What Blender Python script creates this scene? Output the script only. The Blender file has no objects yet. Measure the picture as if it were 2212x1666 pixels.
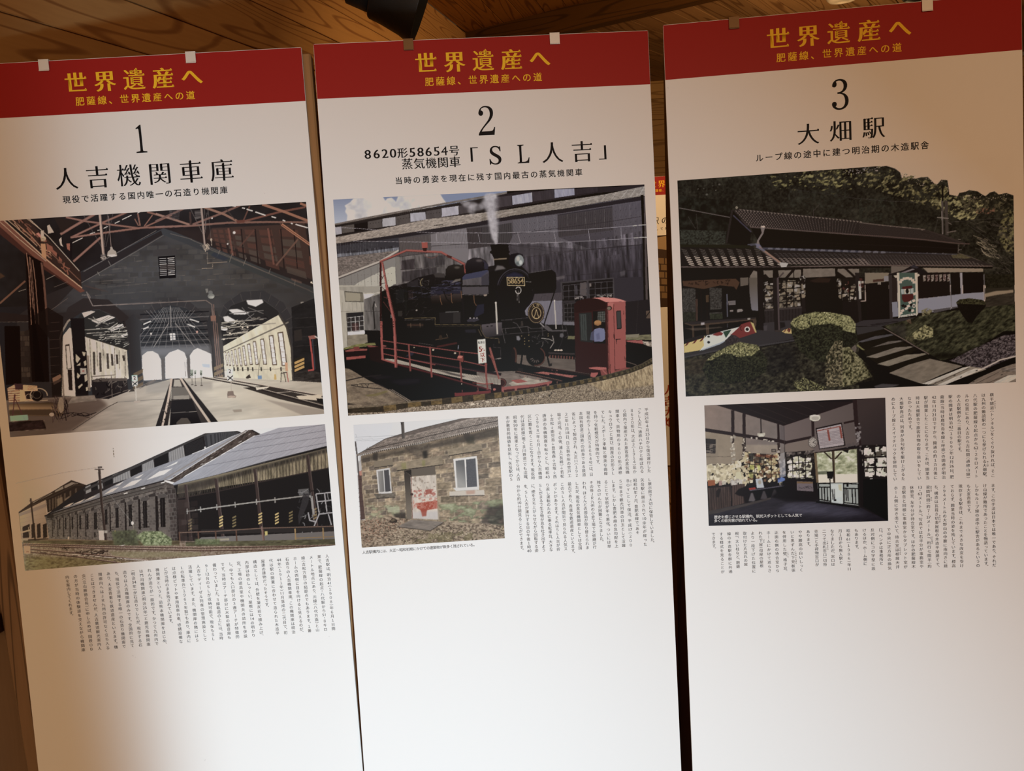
import bpy, bmesh, math, random
import numpy as np
from mathutils import Matrix, Vector
from mathutils.geometry import tessellate_polygon

SC = bpy.context.scene
COL = SC.collection
R = math.radians

# ------------------------------------------------------------------ camera, light, exposure
EYE = Vector((0.0, 0.0, 1.5))
PITCH, ROLL = R(12.0), R(3.5)
FPX = 1640.985                       # focal length for a 2212 px wide frame
_d0 = Vector((0, -math.sin(PITCH), -math.cos(PITCH)))
FWD = Vector((0, math.cos(PITCH), -math.sin(PITCH)))
RGT = math.cos(ROLL) * Vector((1, 0, 0)) + math.sin(ROLL) * _d0
DWN = -math.sin(ROLL) * Vector((1, 0, 0)) + math.cos(ROLL) * _d0
cam = bpy.data.cameras.new('camera')
cam.sensor_width = 36.0
cam.lens = FPX / 2212 * 36
cam.clip_start = 0.05
camo = bpy.data.objects.new('camera', cam)
COL.objects.link(camo)
m = Matrix.Identity(4)
for i, v in enumerate((RGT, -DWN, -FWD)):
    for j in range(3):
        m[j][i] = v[j]
m.translation = EYE
camo.matrix_world = m
SC.camera = camo

SC.view_settings.view_transform = 'Standard'
SC.view_settings.look = 'None'
SC.view_settings.gamma = 1.0
SC.view_settings.use_curve_mapping = False
SC.view_settings.exposure = 0.0
SC.cycles.use_denoising = True
SC.cycles.max_bounces = 6

world = bpy.data.worlds.new('room_ambient')
SC.world = world
world.use_nodes = True
world.node_tree.nodes['Background'].inputs[0].default_value = (1.0, 0.56, 0.27, 1)
world.node_tree.nodes['Background'].inputs[1].default_value = 0.045


def area(name, loc, direction, sx, sy, power, color, spread=180):
    l = bpy.data.lights.new(name, 'AREA')
    l.shape = 'RECTANGLE'
    l.size, l.size_y = sx, sy
    l.energy = power
    l.color = color
    l.spread = R(spread)
    o = bpy.data.objects.new(name, l)
    COL.objects.link(o)
    o.matrix_world = Matrix.Translation(loc) @ Vector(direction).to_track_quat('-Z', 'Y').to_matrix().to_4x4()
    return o


# unseen cool light placed to shape the boards' brightness; warm room light
area('cool_front_fill', (0.27, -0.665, 1.08), (-1.85, 1.0, -2.05), 0.06, 0.10, 64.0, (0.74, 0.94, 1.07))
area('warm_room_light', (0.6, -2.2, 2.3), (0, 1.0, -0.35), 3.0, 1.0, 50.0, (1.0, 0.58, 0.31))
area('far_board_fill', (0.75, 2.9, 2.3), (0.12, 1.0, -0.75), 0.4, 0.4, 22.0, (1.0, 0.62, 0.28))  # added fill, no visible source, brightens the distant board

area('lower_ceiling_fill', (2.2, 4.3, 1.7), (-0.1, -0.1, 1), 0.5, 0.5, 9.0, (1.0, 0.64, 0.30))  # added fill from below that lifts the lower ceiling boards


# ------------------------------------------------------------------ materials
def principled(name, col=(.8, .8, .8), rough=.5, metal=0.0, spec=.5):
    mt = bpy.data.materials.new(name)
    mt.use_nodes = True
    p = mt.node_tree.nodes['Principled BSDF']
    p.inputs['Base Color'].default_value = (*col, 1)
    p.inputs['Roughness'].default_value = rough
    p.inputs['Metallic'].default_value = metal
    p.inputs['Specular IOR Level'].default_value = spec
    return mt


def nd(mt, typ, **kw):
    n = mt.node_tree.nodes.new(typ)
    for k, v in kw.items():
        setattr(n, k, v)
    return n


def ln(mt, a, b):
    mt.node_tree.links.new(a, b)


def add_bump(mt, scale, strength, dist=.0004):
    p = mt.node_tree.nodes['Principled BSDF']
    tc = nd(mt, 'ShaderNodeTexCoord')
    no = nd(mt, 'ShaderNodeTexNoise')
    no.inputs['Scale'].default_value = scale
    bp = nd(mt, 'ShaderNodeBump')
    bp.inputs['Strength'].default_value = strength
    bp.inputs['Distance'].default_value = dist
    ln(mt, tc.outputs['Object'], no.inputs['Vector'])
    ln(mt, no.outputs['Fac'], bp.inputs['Height'])
    ln(mt, bp.outputs['Normal'], p.inputs['Normal'])


GLOSS, SPEC = 0.40, 0.18
M_BOARD = principled('white_laminated_board', (.80, .80, .80), GLOSS, 0, SPEC)
add_bump(M_BOARD, 900, .06)
M_CORE = principled('foam_board_core', (.62, .57, .50), .8)
M_RED = principled('red_print', (.31, .017, .015), GLOSS, 0, SPEC)
M_GOLD = principled('gold_print', (.86, .52, .03), GLOSS, 0, SPEC)
M_INK = principled('black_ink', (.012, .011, .012), GLOSS, 0, .06)
M_TEXT = principled('brown_black_ink', (.045, .032, .03), GLOSS, 0, .06)
M_WHITEINK = principled('white_ink', (.7, .7, .7), GLOSS, 0, SPEC)
M_STEEL = principled('brushed_steel', (.80, .78, .74), .38, .25)
add_bump(M_STEEL, 1500, .2)
M_STEELREFL = principled('steel_brown_reflection', (.22, .13, .06), .36, .55)  # steel with the wood's brown reflection put into its colour
add_bump(M_STEELREFL, 1500, .2)
M_BLACK = principled('black_lamp_paint', (.012, .011, .010), .5)
add_bump(M_BLACK, 600, .1)
M_OFFWHITE = principled('offwhite_plastic', (.7, .62, .5), .5)
add_bump(M_OFFWHITE, 300, .05)
M_REDINK = principled('red_brush_ink', (.35, .05, .02), .5)
M_LED = bpy.data.materials.new('warm_lamp_glow')


def wood(name, dark, light, axis, scale=1.0, rough=.5, ring=1.0):
    """plank wood: grain runs along `axis`; every piece gets its own cut through the object's random number"""
    mt = principled(name, light, rough, 0, .3)
    p = mt.node_tree.nodes['Principled BSDF']
    tc = nd(mt, 'ShaderNodeTexCoord')
    oi = nd(mt, 'ShaderNodeObjectInfo')
    mp = nd(mt, 'ShaderNodeMapping')
    s = [9.0 * scale] * 3
    s['xyz'.index(axis)] = .55 * scale
    mp.inputs['Scale'].default_value = s
    add = nd(mt, 'ShaderNodeVectorMath', operation='ADD')
    mul = nd(mt, 'ShaderNodeVectorMath', operation='SCALE')
    mul.inputs['Scale'].default_value = 37.0
    cx = nd(mt, 'ShaderNodeCombineXYZ')
    for k in range(3):
        ln(mt, oi.outputs['Random'], cx.inputs[k])
    ln(mt, cx.outputs[0], mul.inputs[0])
    ln(mt, tc.outputs['Object'], mp.inputs['Vector'])
    ln(mt, mp.outputs[0], add.inputs[0])
    ln(mt, mul.outputs[0], add.inputs[1])
    n1 = nd(mt, 'ShaderNodeTexNoise')
    n1.inputs['Scale'].default_value = .9
    n1.inputs['Detail'].default_value = 1.0
    n1.inputs['Distortion'].default_value = .25
    ln(mt, add.outputs[0], n1.inputs['Vector'])
    # rings: sine of the stretched noise field
    m1 = nd(mt, 'ShaderNodeMath', operation='MULTIPLY')
    m1.inputs[1].default_value = 62.0 * ring
    ln(mt, n1.outputs['Fac'], m1.inputs[0])
    sn = nd(mt, 'ShaderNodeMath', operation='SINE')
    ln(mt, m1.outputs[0], sn.inputs[0])
    rp = nd(mt, 'ShaderNodeMapRange')
    rp.inputs[1].default_value = .62
    rp.inputs[2].default_value = 1.0
    ln(mt, sn.outputs[0], rp.inputs[0])
    n2 = nd(mt, 'ShaderNodeTexNoise')
    n2.inputs['Scale'].default_value = 11.0
    n2.inputs['Detail'].default_value = 4.0
    ln(mt, add.outputs[0], n2.inputs['Vector'])
    sm = nd(mt, 'ShaderNodeMath', operation='MULTIPLY_ADD')
    sm.inputs[1].default_value = .75
    ln(mt, rp.outputs[0], sm.inputs[0])
    m3 = nd(mt, 'ShaderNodeMath', operation='MULTIPLY')
    m3.inputs[1].default_value = .45
    ln(mt, n2.outputs['Fac'], m3.inputs[0])
    ln(mt, m3.outputs[0], sm.inputs[2])
    mx = nd(mt, 'ShaderNodeMix', data_type='RGBA')
    mx.inputs[6].default_value = (*light, 1)
    mx.inputs[7].default_value = (*dark, 1)
    ln(mt, sm.outputs[0], mx.inputs[0])
    hv = nd(mt, 'ShaderNodeHueSaturation')
    vr = nd(mt, 'ShaderNodeMapRange')
    vr.inputs[3].default_value = .8
    vr.inputs[4].default_value = 1.15
    ln(mt, oi.outputs['Random'], vr.inputs[0])
    ln(mt, vr.outputs[0], hv.inputs['Value'])
    ln(mt, mx.outputs[2], hv.inputs['Color'])
    ln(mt, hv.outputs[0], p.inputs['Base Color'])
    bp = nd(mt, 'ShaderNodeBump')
    bp.inputs['Strength'].default_value = .15
    bp.inputs['Distance'].default_value = .001
    ln(mt, n2.outputs['Fac'], bp.inputs['Height'])
    ln(mt, bp.outputs[0], p.inputs['Normal'])
    return mt


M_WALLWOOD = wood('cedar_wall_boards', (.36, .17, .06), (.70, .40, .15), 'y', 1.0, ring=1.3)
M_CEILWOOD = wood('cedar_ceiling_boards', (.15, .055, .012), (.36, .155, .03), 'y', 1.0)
M_BEAMWOOD = wood('dark_beam_wood', (.03, .012, .003), (.07, .03, .006), 'x', 1.0)
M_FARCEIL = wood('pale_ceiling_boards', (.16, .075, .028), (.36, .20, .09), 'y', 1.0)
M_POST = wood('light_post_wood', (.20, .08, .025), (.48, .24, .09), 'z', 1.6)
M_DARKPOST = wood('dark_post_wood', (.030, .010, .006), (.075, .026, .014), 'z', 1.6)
M_LOWWOOD = wood('rough_frame_wood', (.07, .038, .02), (.21, .125, .07), 'z', 1.4)
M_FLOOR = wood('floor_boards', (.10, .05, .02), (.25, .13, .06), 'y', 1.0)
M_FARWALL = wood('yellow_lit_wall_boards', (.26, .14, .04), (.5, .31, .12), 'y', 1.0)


def emis(mt, col, st):
    mt.use_nodes = True
    p = mt.node_tree.nodes['Principled BSDF']
    p.inputs['Emission Color'].default_value = (*col, 1)
    p.inputs['Emission Strength'].default_value = st


emis(M_LED, (1.0, .75, .35), 3.0)


# ------------------------------------------------------------------ small modelling helpers
def link(o, parent=None):
    COL.objects.link(o)
    if parent is not None:
        o.parent = parent
    return o


def mesh_obj(name, verts, faces, mat, parent=None, smooth=False):
    me = bpy.data.meshes.new(name)
    me.from_pydata([tuple(v) for v in verts], [], faces)
    if isinstance(mat, (list, tuple)):
        for x in mat:
            me.materials.append(x)
    else:
        me.materials.append(mat)
    if smooth:
        for p in me.polygons:
            p.use_smooth = True
    me.update()
    return link(bpy.data.objects.new(name, me), parent)


def box_data(x0, x1, y0, y1, z0, z1, ch=0.0):
    """box with chamfered long edges"""
    bm = bmesh.new()
    bmesh.ops.create_cube(bm, size=1)
    for v in bm.verts:
        v.co = Vector(((x0 + x1) / 2 + v.co.x * (x1 - x0), (y0 + y1) / 2 + v.co.y * (y1 - y0), (z0 + z1) / 2 + v.co.z * (z1 - z0)))
    if ch:
        bmesh.ops.bevel(bm, geom=bm.edges[:], offset=ch, segments=1, affect='EDGES')
    return bm


def bm_obj(name, bm, mat, parent=None, smooth=False):
    me = bpy.data.meshes.new(name)
    bm.to_mesh(me)
    bm.free()
    me.materials.append(mat)
    if smooth:
        for p in me.polygons:
            p.use_smooth = True
    return link(bpy.data.objects.new(name, me), parent)


def box(name, x0, x1, y0, y1, z0, z1, mat, parent=None, ch=0.0):
    return bm_obj(name, box_data(x0, x1, y0, y1, z0, z1, ch), mat, parent)


def empty(name, mtx=None):
    o = bpy.data.objects.new(name, None)
    o.empty_display_size = .1
    COL.objects.link(o)
    if mtx is not None:
        o.matrix_world = mtx
    return o


def tag(o, label=None, cat=None, group=None, kind=None):
    for k, v in (('label', label), ('category', cat), ('group', group), ('kind', kind)):
        if v:
            o[k] = v
    return o


def frame(origin, xa, ya, za):
    m = Matrix.Identity(4)
    for i, v in enumerate((xa, ya, za)):
        v = Vector(v).normalized()
        for j in range(3):
            m[j][i] = v[j]
    m.translation = Vector(origin)
    return m


def lathe(name, prof, mat, parent=None, seg=32, mtx=None):
    """profile [(r, h)] turned round local Z"""
    vs, fs = [], []
    for r, h in prof:
        for k in range(seg):
            a = 2 * math.pi * k / seg
            vs.append(Vector((r * math.cos(a), r * math.sin(a), h)))
    for i in range(len(prof) - 1):
        for k in range(seg):
            a, b = i * seg + k, i * seg + (k + 1) % seg
            fs.append((a, b, b + seg, a + seg))
    if mtx is not None:
        vs = [mtx @ v for v in vs]
    return mesh_obj(name, vs, fs, mat, parent, smooth=True)
# ------------------------------------------------------------------ lettering
# Glyph outlines come from Blender's built-in font; the Ming (serif) style is made from them by
# thinning the horizontal strokes and adding the little triangles at the stroke ends.
_gl = {}
_raw = {}


def raw_glyph(ch):
    if ch in _raw:
        return _raw[ch]
    if ch == ' ' or ch == '　':
        _raw[ch] = []
        return []
    cu = bpy.data.curves.new('glyph', 'FONT')
    cu.body = ch
    ob = bpy.data.objects.new('glyph', cu)
    COL.objects.link(ob)
    dg = bpy.context.evaluated_depsgraph_get()
    dg.update()
    c = ob.to_curve(dg, apply_modifiers=False)
    out = []
    for s in c.splines:
        bp = s.bezier_points
        pts = []
        n = len(bp)
        for i in range(n):
            a, b = bp[i], bp[(i + 1) % n]
            p0, p1, p2, p3 = (np.array(v[:2]) for v in (a.co, a.handle_right, b.handle_left, b.co))
            chord = p3 - p0
            L = np.hypot(*chord)
            dev = 0
            if L > 1e-6:
                nn = np.array([-chord[1], chord[0]]) / L
                dev = max(abs((p1 - p0) @ nn), abs((p2 - p0) @ nn))
            pts.append(p0)
            k = 1 if dev < .002 else (3 if dev < .05 else 5)
            for t in range(1, k):
                u = t / k
                pts.append((1 - u) ** 3 * p0 + 3 * (1 - u) ** 2 * u * p1 + 3 * (1 - u) * u * u * p2 + u ** 3 * p3)
        cl = []
        for p in pts:
            if not cl or np.hypot(*(p - cl[-1])) > 1e-4:
                cl.append(p)
        if len(cl) > 1 and np.hypot(*(cl[0] - cl[-1])) < 1e-4:
            cl.pop()
        if len(cl) > 2:
            out.append(np.array(cl))
    ob.to_curve_clear()
    bpy.data.objects.remove(ob)
    bpy.data.curves.remove(cu)
    _raw[ch] = out
    return out


def area2(p):
    x, y = p[:, 0], p[:, 1]
    return (x * np.roll(y, -1) - y * np.roll(x, -1)).sum()


STY = {  # horizontal growth, vertical growth of the strokes, serif size
    'gothic': (.004, .004, 0), 'gothicb': (.012, .010, 0), 'mingm': (.018, -.004, 1),
    'ming': (.004, -.014, 1), 'mingh': (.010, -.015, 1), 'mingb': (.033, -.006, 1.3),
    'body': (.006, -.008, .8)}


def inside(pt, q):
    x, y = q[:, 0], q[:, 1]
    x2, y2 = np.roll(x, -1), np.roll(y, -1)
    c = (y > pt[1]) != (y2 > pt[1])
    xi = x + (pt[1] - y) * (x2 - x) / (np.where(y2 == y, 1e-9, y2 - y))
    return bool((c & (pt[0] < xi)).sum() % 2)


def tess_glyph(polys, raw, sgn):
    """each outline with the holes that lie in it is filled on its own"""
    outer = [k for k, q in enumerate(raw) if area2(q) * sgn > 0]
    groups = {k: [k] for k in outer}
    for k, q in enumerate(raw):
        if k in groups:
            continue
        best = [(abs(area2(raw[o])), o) for o in outer if inside(q[0], raw[o])]
        if best:
            groups[min(best)[1]].append(k)
    vs, fs, n = [], [], 0
    for g in groups.values():
        V, F = tess([polys[k] for k in g])
        vs.append(V)
        fs += [tuple(i + n for i in t) for t in F]
        n += len(V)
    return np.concatenate(vs), fs


def fill_area(V, F):
    f = np.array(F)
    a, b, c = V[f[:, 0]], V[f[:, 1]], V[f[:, 2]]
    return np.abs((b - a)[:, 0] * (c - a)[:, 1] - (b - a)[:, 1] * (c - a)[:, 0]).sum() / 2


def tess(polys):
    vs = [Vector((p[0], p[1], 0)) for q in polys for p in q]
    tr = tessellate_polygon([[Vector((p[0], p[1], 0)) for p in q] for q in polys])
    return np.array([(v.x, v.y) for v in vs]), [t for t in tr]


def glyph(ch, sty):
    key = (ch, sty)
    if key in _gl:
        return _gl[key]
    polys = raw_glyph(ch)
    gx, gy, ser = STY[sty]
    kana = '\u3040' <= ch <= '\u30ff'
    if kana:
        ser = 0
        gy *= .5
    if ch in '、。（）「」・→〜ー':
        ser = 0
    sgn = 1 if sum(area2(p) for p in polys) > 0 else -1
    out, extra = [], []
    for p in polys:
        d = np.roll(p, -1, 0) - p
        l = np.hypot(d[:, 0], d[:, 1])[:, None] + 1e-9
        t = d / l
        en = np.stack([t[:, 1], -t[:, 0]], 1) * sgn        # outward normal of each edge
        vn = en + np.roll(en, 1, 0)
        q = p.copy()
        q[:, 0] += gx * np.clip(vn[:, 0], -1, 1)
        q[:, 1] += gy * np.clip(vn[:, 1], -1, 1)
        out.append(q)
        if ser:
            n = len(p)
            for i in range(n):
                if en[i, 0] > .985 and .035 < l[i, 0] < .105:
                    a, b = (i, (i + 1) % n)
                    up = a if p[a, 1] > p[b, 1] else b
                    lo = b if up == a else a
                    pe, ne = (i - 1) % n, (i + 1) % n
                    if abs(t[pe, 0]) > .985 and abs(t[ne, 0]) > .985 and l[pe, 0] > .07 and l[ne, 0] > .07:
                        x, y = q[up]
                        extra.append(np.array([(x - .075 * ser, y), (x - .03 * ser, y + .052 * ser), (x + .012, y), (x + .006, q[lo][1])]))
    V, F = tess_glyph(out, polys, sgn) if out else (np.zeros((0, 2)), [])
    for shrink in (.5, .25, 0):
        # where the altered outline cannot be filled cleanly, alter it less
        if not out or abs(fill_area(V, F) - abs(sum(area2(q) for q in out)) / 2) < .012:
            break
        out = [p + (q - p) * shrink for p, q in zip(polys, out)]
        V, F = tess_glyph(out, polys, sgn)
    vs, fs = [V], list(F)
    n = len(V)
    for e in extra:
        vs.append(e)
        fs += [(n, n + 1, n + 2), (n, n + 2, n + 3)]
        n += 4
    V = np.concatenate(vs) if vs else V
    _gl[key] = (V, fs)
    return _gl[key]


def fw(c):
    return chr(ord(c) + 0xFEE0) if c.isascii() and (c.isdigit() or c.isalpha()) else c


class Print:
    """collects flat printed marks in board millimetres (x right, y down) and links them as one mesh"""

    def __init__(s):
        s.v, s.f, s.n = [], [], 0

    def add(s, V, F):
        s.v.append(V)
        s.f += [tuple(i + s.n for i in t) for t in F]
        s.n += len(V)

    def ch(s, c, cx, cy, em, sty, sx=1.0, rot=0, latin=False):
        V, F = glyph(c, sty)
        if not len(V):
            return
        if latin:
            mx = (V[:, 0].min() + V[:, 0].max()) / 2
            W = V - np.array([mx, .34])
        else:
            W = V - np.array([.5, .375])
        W = W * np.array([em * sx, em])
        if rot:
            W = np.stack([W[:, 1], -W[:, 0]], 1)           # a quarter turn clockwise
        s.add(np.stack([cx + W[:, 0], cy - W[:, 1]], 1), F)

    def row(s, txt, a, b, em, sty):
        """characters centred evenly from point a to point b"""
        n = len(txt)
        for i, c in enumerate(txt):
            u = i / max(1, n - 1)
            s.ch(fw(c), a[0] + (b[0] - a[0]) * u, a[1] + (b[1] - a[1]) * u, em, sty)

    def column(s, txt, x, y, em, sty, length=None):
        """vertical setting; two-digit numbers stand side by side, punctuation takes half a cell"""
        cells = []
        i = 0
        while i < len(txt):
            c = txt[i]
            if c == '[':
                j = txt.index(']', i)
                cells.append((txt[i + 1:j], 1.0))
                i = j + 1
                continue
            cells.append((c, .5 if c in '、。（）「」・' else 1.0))
            i += 1
        tot = sum(w for c, w in cells) - 1
        step = em
        if length:
            step = length / tot
            if abs(step / em - 1) > .13:
                step = em * (1.0 if step > em else .9)
        pos = 0
        for k, (c, w) in enumerate(cells):
            cy = y + (pos + (w - 1) / 2) * step
            pos += w
            g = em * .94
            if len(c) == 2:
                for q, dx in ((0, -.27), (1, .27)):
                    s.ch(c[q], x + dx * em, cy, g * 1.08, sty, 1.0, latin=True)
            elif c in '、。':
                s.ch(c, x + .62 * em, cy - .48 * em, g, sty)
            elif c in '（「':
                s.ch(c, x, cy - .27 * em, g, sty, rot=1)
            elif c in '）」':
                s.ch(c, x, cy + .27 * em, g, sty, rot=1)
            elif c in 'ー〜→':
                s.ch(c, x, cy, g, sty, rot=1)
            elif c in 'っゃゅょィッャュョぃ':
                s.ch(c, x + .08 * em, cy - .08 * em, g, sty)
            else:
                s.ch(fw(c), x, cy, g, sty)

    def obj(s, name, mat, parent, lift=.0004):
        V = np.concatenate(s.v)
        V3 = np.stack([(V[:, 0] - 300) / 1000, np.full(len(V), -lift), (1800 - V[:, 1]) / 1000], 1)
        me = bpy.data.meshes.new(name)
        nv, nf = len(V3), len(s.f)
        F = np.array(s.f, dtype=np.int32)
        # turn every triangle towards the reader (-y)
        a, b, c = V3[F[:, 0]], V3[F[:, 1]], V3[F[:, 2]]
        ny = (b - a)[:, 2] * (c - a)[:, 0] - (b - a)[:, 0] * (c - a)[:, 2]
        fl = ny > 0
        F[fl] = F[fl][:, ::-1]
        me.vertices.add(nv)
        me.vertices.foreach_set('co', V3.astype(np.float32).ravel())
        me.loops.add(nf * 3)
        me.loops.foreach_set('vertex_index', F.ravel())
        me.polygons.add(nf)
        me.polygons.foreach_set('loop_start', np.arange(0, nf * 3, 3, dtype=np.int32))
        me.update(calc_edges=True)
        me.materials.append(mat)
        return link(bpy.data.objects.new(name, me), parent)


def rect_print(name, x0, y0, x1, y1, mat, parent, lift=.0002):
    vs = [((x - 300) / 1000, -lift, (1800 - y) / 1000) for x, y in ((x0, y1), (x1, y1), (x1, y0), (x0, y0))]
    return mesh_obj(name, vs, [(0, 1, 2, 3)], mat, parent)


# big serif numerals, drawn as outlines on a 100 x 140 grid (y down)
NUM = {
    '1': [[(30, 22), (34, 20), (52, 8), (58, 6), (60, 8), (60, 122), (62, 130), (84, 133), (84, 138), (22, 138), (22, 133), (44, 130), (46, 122), (46, 30), (42, 24), (30, 27)]],
    '2': [[(12, 42), (12, 30), (20, 14), (36, 4), (54, 3), (72, 8), (84, 20), (87, 36), (83, 54), (70, 72), (48, 92), (32, 108), (24, 120), (72, 120), (82, 116), (88, 102), (93, 102), (88, 138), (8, 138), (8, 130), (20, 112), (40, 90), (60, 68), (68, 52), (70, 36), (66, 20), (56, 11), (42, 9), (28, 14), (24, 22), (34, 27), (37, 36), (32, 46), (22, 49)]],
    '3': [[(12, 34), (13, 22), (24, 8), (42, 2), (60, 3), (76, 11), (84, 26), (82, 44), (72, 57), (58, 64), (74, 70), (86, 84), (89, 102), (84, 120), (70, 134), (50, 140), (30, 138), (14, 128), (8, 114), (12, 104), (22, 101), (31, 106), (32, 117), (26, 124), (38, 132), (52, 132), (66, 124), (72, 108), (71, 88), (64, 74), (50, 68), (36, 68), (36, 61), (50, 60), (62, 52), (67, 38), (65, 22), (56, 11), (42, 9), (30, 13), (34, 22), (32, 34), (22, 39)]],
    'S': [[(84, 10), (86, 44), (80, 44), (74, 26), (62, 14), (46, 11), (32, 18), (28, 32), (34, 46), (54, 60), (76, 74), (88, 90), (89, 110), (80, 128), (64, 138), (46, 139), (28, 134), (20, 128), (14, 138), (9, 138), (7, 96), (13, 96), (20, 114), (32, 127), (48, 131), (64, 125), (70, 110), (66, 96), (48, 82), (28, 70), (14, 54), (11, 34), (20, 14), (36, 4), (54, 3), (70, 8), (76, 12), (79, 8)]],
    'L': [[(12, 4), (56, 4), (56, 9), (42, 12), (40, 20), (40, 128), (66, 128), (80, 118), (87, 98), (92, 98), (88, 138), (10, 138), (10, 133), (22, 130), (25, 122), (25, 20), (22, 12), (12, 9)]]}


def numeral(pr, k, cx, cy, h, wfac=1.0):
    for poly in NUM[k]:
        p = np.array(poly, float)
        # one round of corner cutting on the gentle corners keeps the curves round
        q = []
        n = len(p)
        for i in range(n):
            a, b, c = p[i - 1], p[i], p[(i + 1) % n]
            u, v = (b - a) / np.hypot(*(b - a)), (c - b) / np.hypot(*(c - b))
            if u @ v > .55:
                q += [b * .75 + a * .25, b * .75 + c * .25]
            else:
                q.append(b)
        p = (np.array(q) - np.array([50, 71])) * h / 136
        p[:, 0] *= wfac
        V, F = tess([p])
        pr.add(V + np.array([cx, cy]), F)
# ------------------------------------------------------------------ the room
U = Vector((math.sin(R(13.9)), math.cos(R(13.9)), 0))      # the wall boards run this way
CORNER = Vector((-.172, 5.598, 2.8))


def planked(name, mtx, length, widths, mat, thick=.02, gap=.003, proud=.0015, seed=1, start=None):
    """a surface laid with boards: local y runs along the boards, x across, z is the face"""
    root = empty(name, mtx)
    root['kind'] = 'structure'
    rnd = random.Random(seed)
    tot = sum(widths)
    if start is None:
        box('backing', 0, tot, 0, length, -.06, -thick - .001, mat, root)
    x = 0
    for i, w in enumerate(widths):
        dz = rnd.uniform(-proud, proud)
        y0 = start(x + w / 2) if start else 0
        if y0 < length - .1:
            box('plank', x + gap / 2, x + w - gap / 2, y0, length, -thick + dz, dz, mat, root, .0025)
        x += w
    return root


# left wall: boards about 14 cm wide along U, from the floor to the ceiling
W0 = CORNER - U * 6.6
W0.z = 0
seams = [0.0, .14, .28, .42, .56, .70, .84, .98, 1.12, 1.26, 1.40, 1.53, 1.66, 1.79, 1.91, 2.035, 2.165, 2.325, 2.46, 2.63, 2.80]
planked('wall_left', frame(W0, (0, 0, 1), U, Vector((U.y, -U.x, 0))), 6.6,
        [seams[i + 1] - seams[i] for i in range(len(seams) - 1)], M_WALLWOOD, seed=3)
# high ceiling: boards along U as well
FD = Vector((math.cos(R(37)), -math.sin(R(37)), 0))         # direction of the drop beam
C0 = CORNER - U * 4.6
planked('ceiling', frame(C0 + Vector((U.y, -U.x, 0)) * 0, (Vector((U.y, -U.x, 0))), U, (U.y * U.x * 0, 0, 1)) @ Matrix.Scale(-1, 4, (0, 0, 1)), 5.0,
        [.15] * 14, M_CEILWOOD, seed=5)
# the beam where the ceiling steps down
FN = Vector((-FD.y, FD.x, 0))
bm_ = box('beam', -.3, 4.6, 0, .10, 2.658, 2.86, M_BEAMWOOD, None, .004)
bm_.matrix_world = frame((CORNER.x, CORNER.y, 0), FD, FN, (0, 0, 1))
bm_.name = 'trim_1'
bm_['kind'] = 'structure'
# lower ceiling beyond it, boards turned towards the right
D = Vector((math.sin(R(34.8)), math.cos(R(34.8)), 0))
DX = Vector((D.y, -D.x, 0))
d0 = Vector((-1.6, 4.3, 2.672))
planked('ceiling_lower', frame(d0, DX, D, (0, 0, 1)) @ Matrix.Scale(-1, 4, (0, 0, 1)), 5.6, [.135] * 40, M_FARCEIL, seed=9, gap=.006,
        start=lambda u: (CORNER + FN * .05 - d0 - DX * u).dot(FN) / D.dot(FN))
# end wall with sideways boards, floor
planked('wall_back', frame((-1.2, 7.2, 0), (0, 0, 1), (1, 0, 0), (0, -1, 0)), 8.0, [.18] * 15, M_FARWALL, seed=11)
planked('floor', frame((-2.2, -1.2, 0), (1, 0, 0), (0, 1, 0), (0, 0, 1)), 8.5, [.15] * 50, M_FLOOR, seed=13)
# unseen blocker added behind the viewpoint to cast the left board's shade
blocker = box('shade_blocker', -.038, .038, -.02, .02, 0, 2.3, M_DARKPOST, None, .004)
blocker.location = (.008, -.24, 0)
blocker['kind'] = 'structure'


# ------------------------------------------------------------------ lamps under the ceiling
def cam_point(px, py, depth):
    """a point seen at this place of the photograph, this many metres in front of the lens"""
    return EYE + (RGT * ((px - 1106) / FPX) + DWN * ((py - 833) / FPX) + FWD) * depth


def spot(label, base_px, depth, ax_ang, rback, rrim, length, toward, group=None):
    k = depth / FPX
    ax = (RGT * math.cos(ax_ang) + DWN * math.sin(ax_ang) + FWD * toward).normalized()
    o = cam_point(*base_px, depth)
    x = ax.cross(Vector((0, 0, 1))).normalized()
    y = ax.cross(x)
    L = length * k
    root = empty('ceiling_spotlight', frame(o, x, y, ax))
    tag(root, label, 'lamp', group)
    rb, rr = rback * k, rrim * k
    lathe('lamp_hood', [(0, -.0), (rb * .97, 0), (rb, .004), (rb * 1.03, L * .3), (rb * 1.12, L * .7), (rr, L * .985), (rr, L), (rr - .004, L), (rb * .9, L * .25), (0, L * .2)], M_BLACK, root, 48)
    lathe('lamp_neck', [(0, -L * .52), (rb * .80, -L * .52), (rb * .84, -L * .50), (rb * .86, 0), (0, 0)], M_BLACK, root, 40)
    g = lathe('lens', [(0, L * .5), (rb * .85, L * .5), (rb * .85, L * .53), (0, L * .54)], M_OFFWHITE, root, 32)
    # arm up to the ceiling
    mw = frame(o, x, y, ax)
    inv = mw.inverted()
    top = Vector((o.x, o.y, 2.8))
    a, b = inv @ (o - ax * L * .3), inv @ top
    d = (b - a)
    q = d.to_track_quat('Z', 'X').to_matrix().to_4x4()
    lathe('arm', [(0, 0), (.013, 0), (.013, d.length), (0, d.length)], M_BLACK, root, 16, Matrix.Translation(a) @ q)
    lathe('ceiling_plate', [(0, d.length - .02), (.055, d.length - .02), (.055, d.length), (0, d.length)], M_BLACK, root, 24, Matrix.Translation(a) @ q)
    return root


spot('large black ceiling spotlight above the left corner of the middle board', (815, -36), 1.9, R(18.5), 73, 91, 104, .16)
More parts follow.
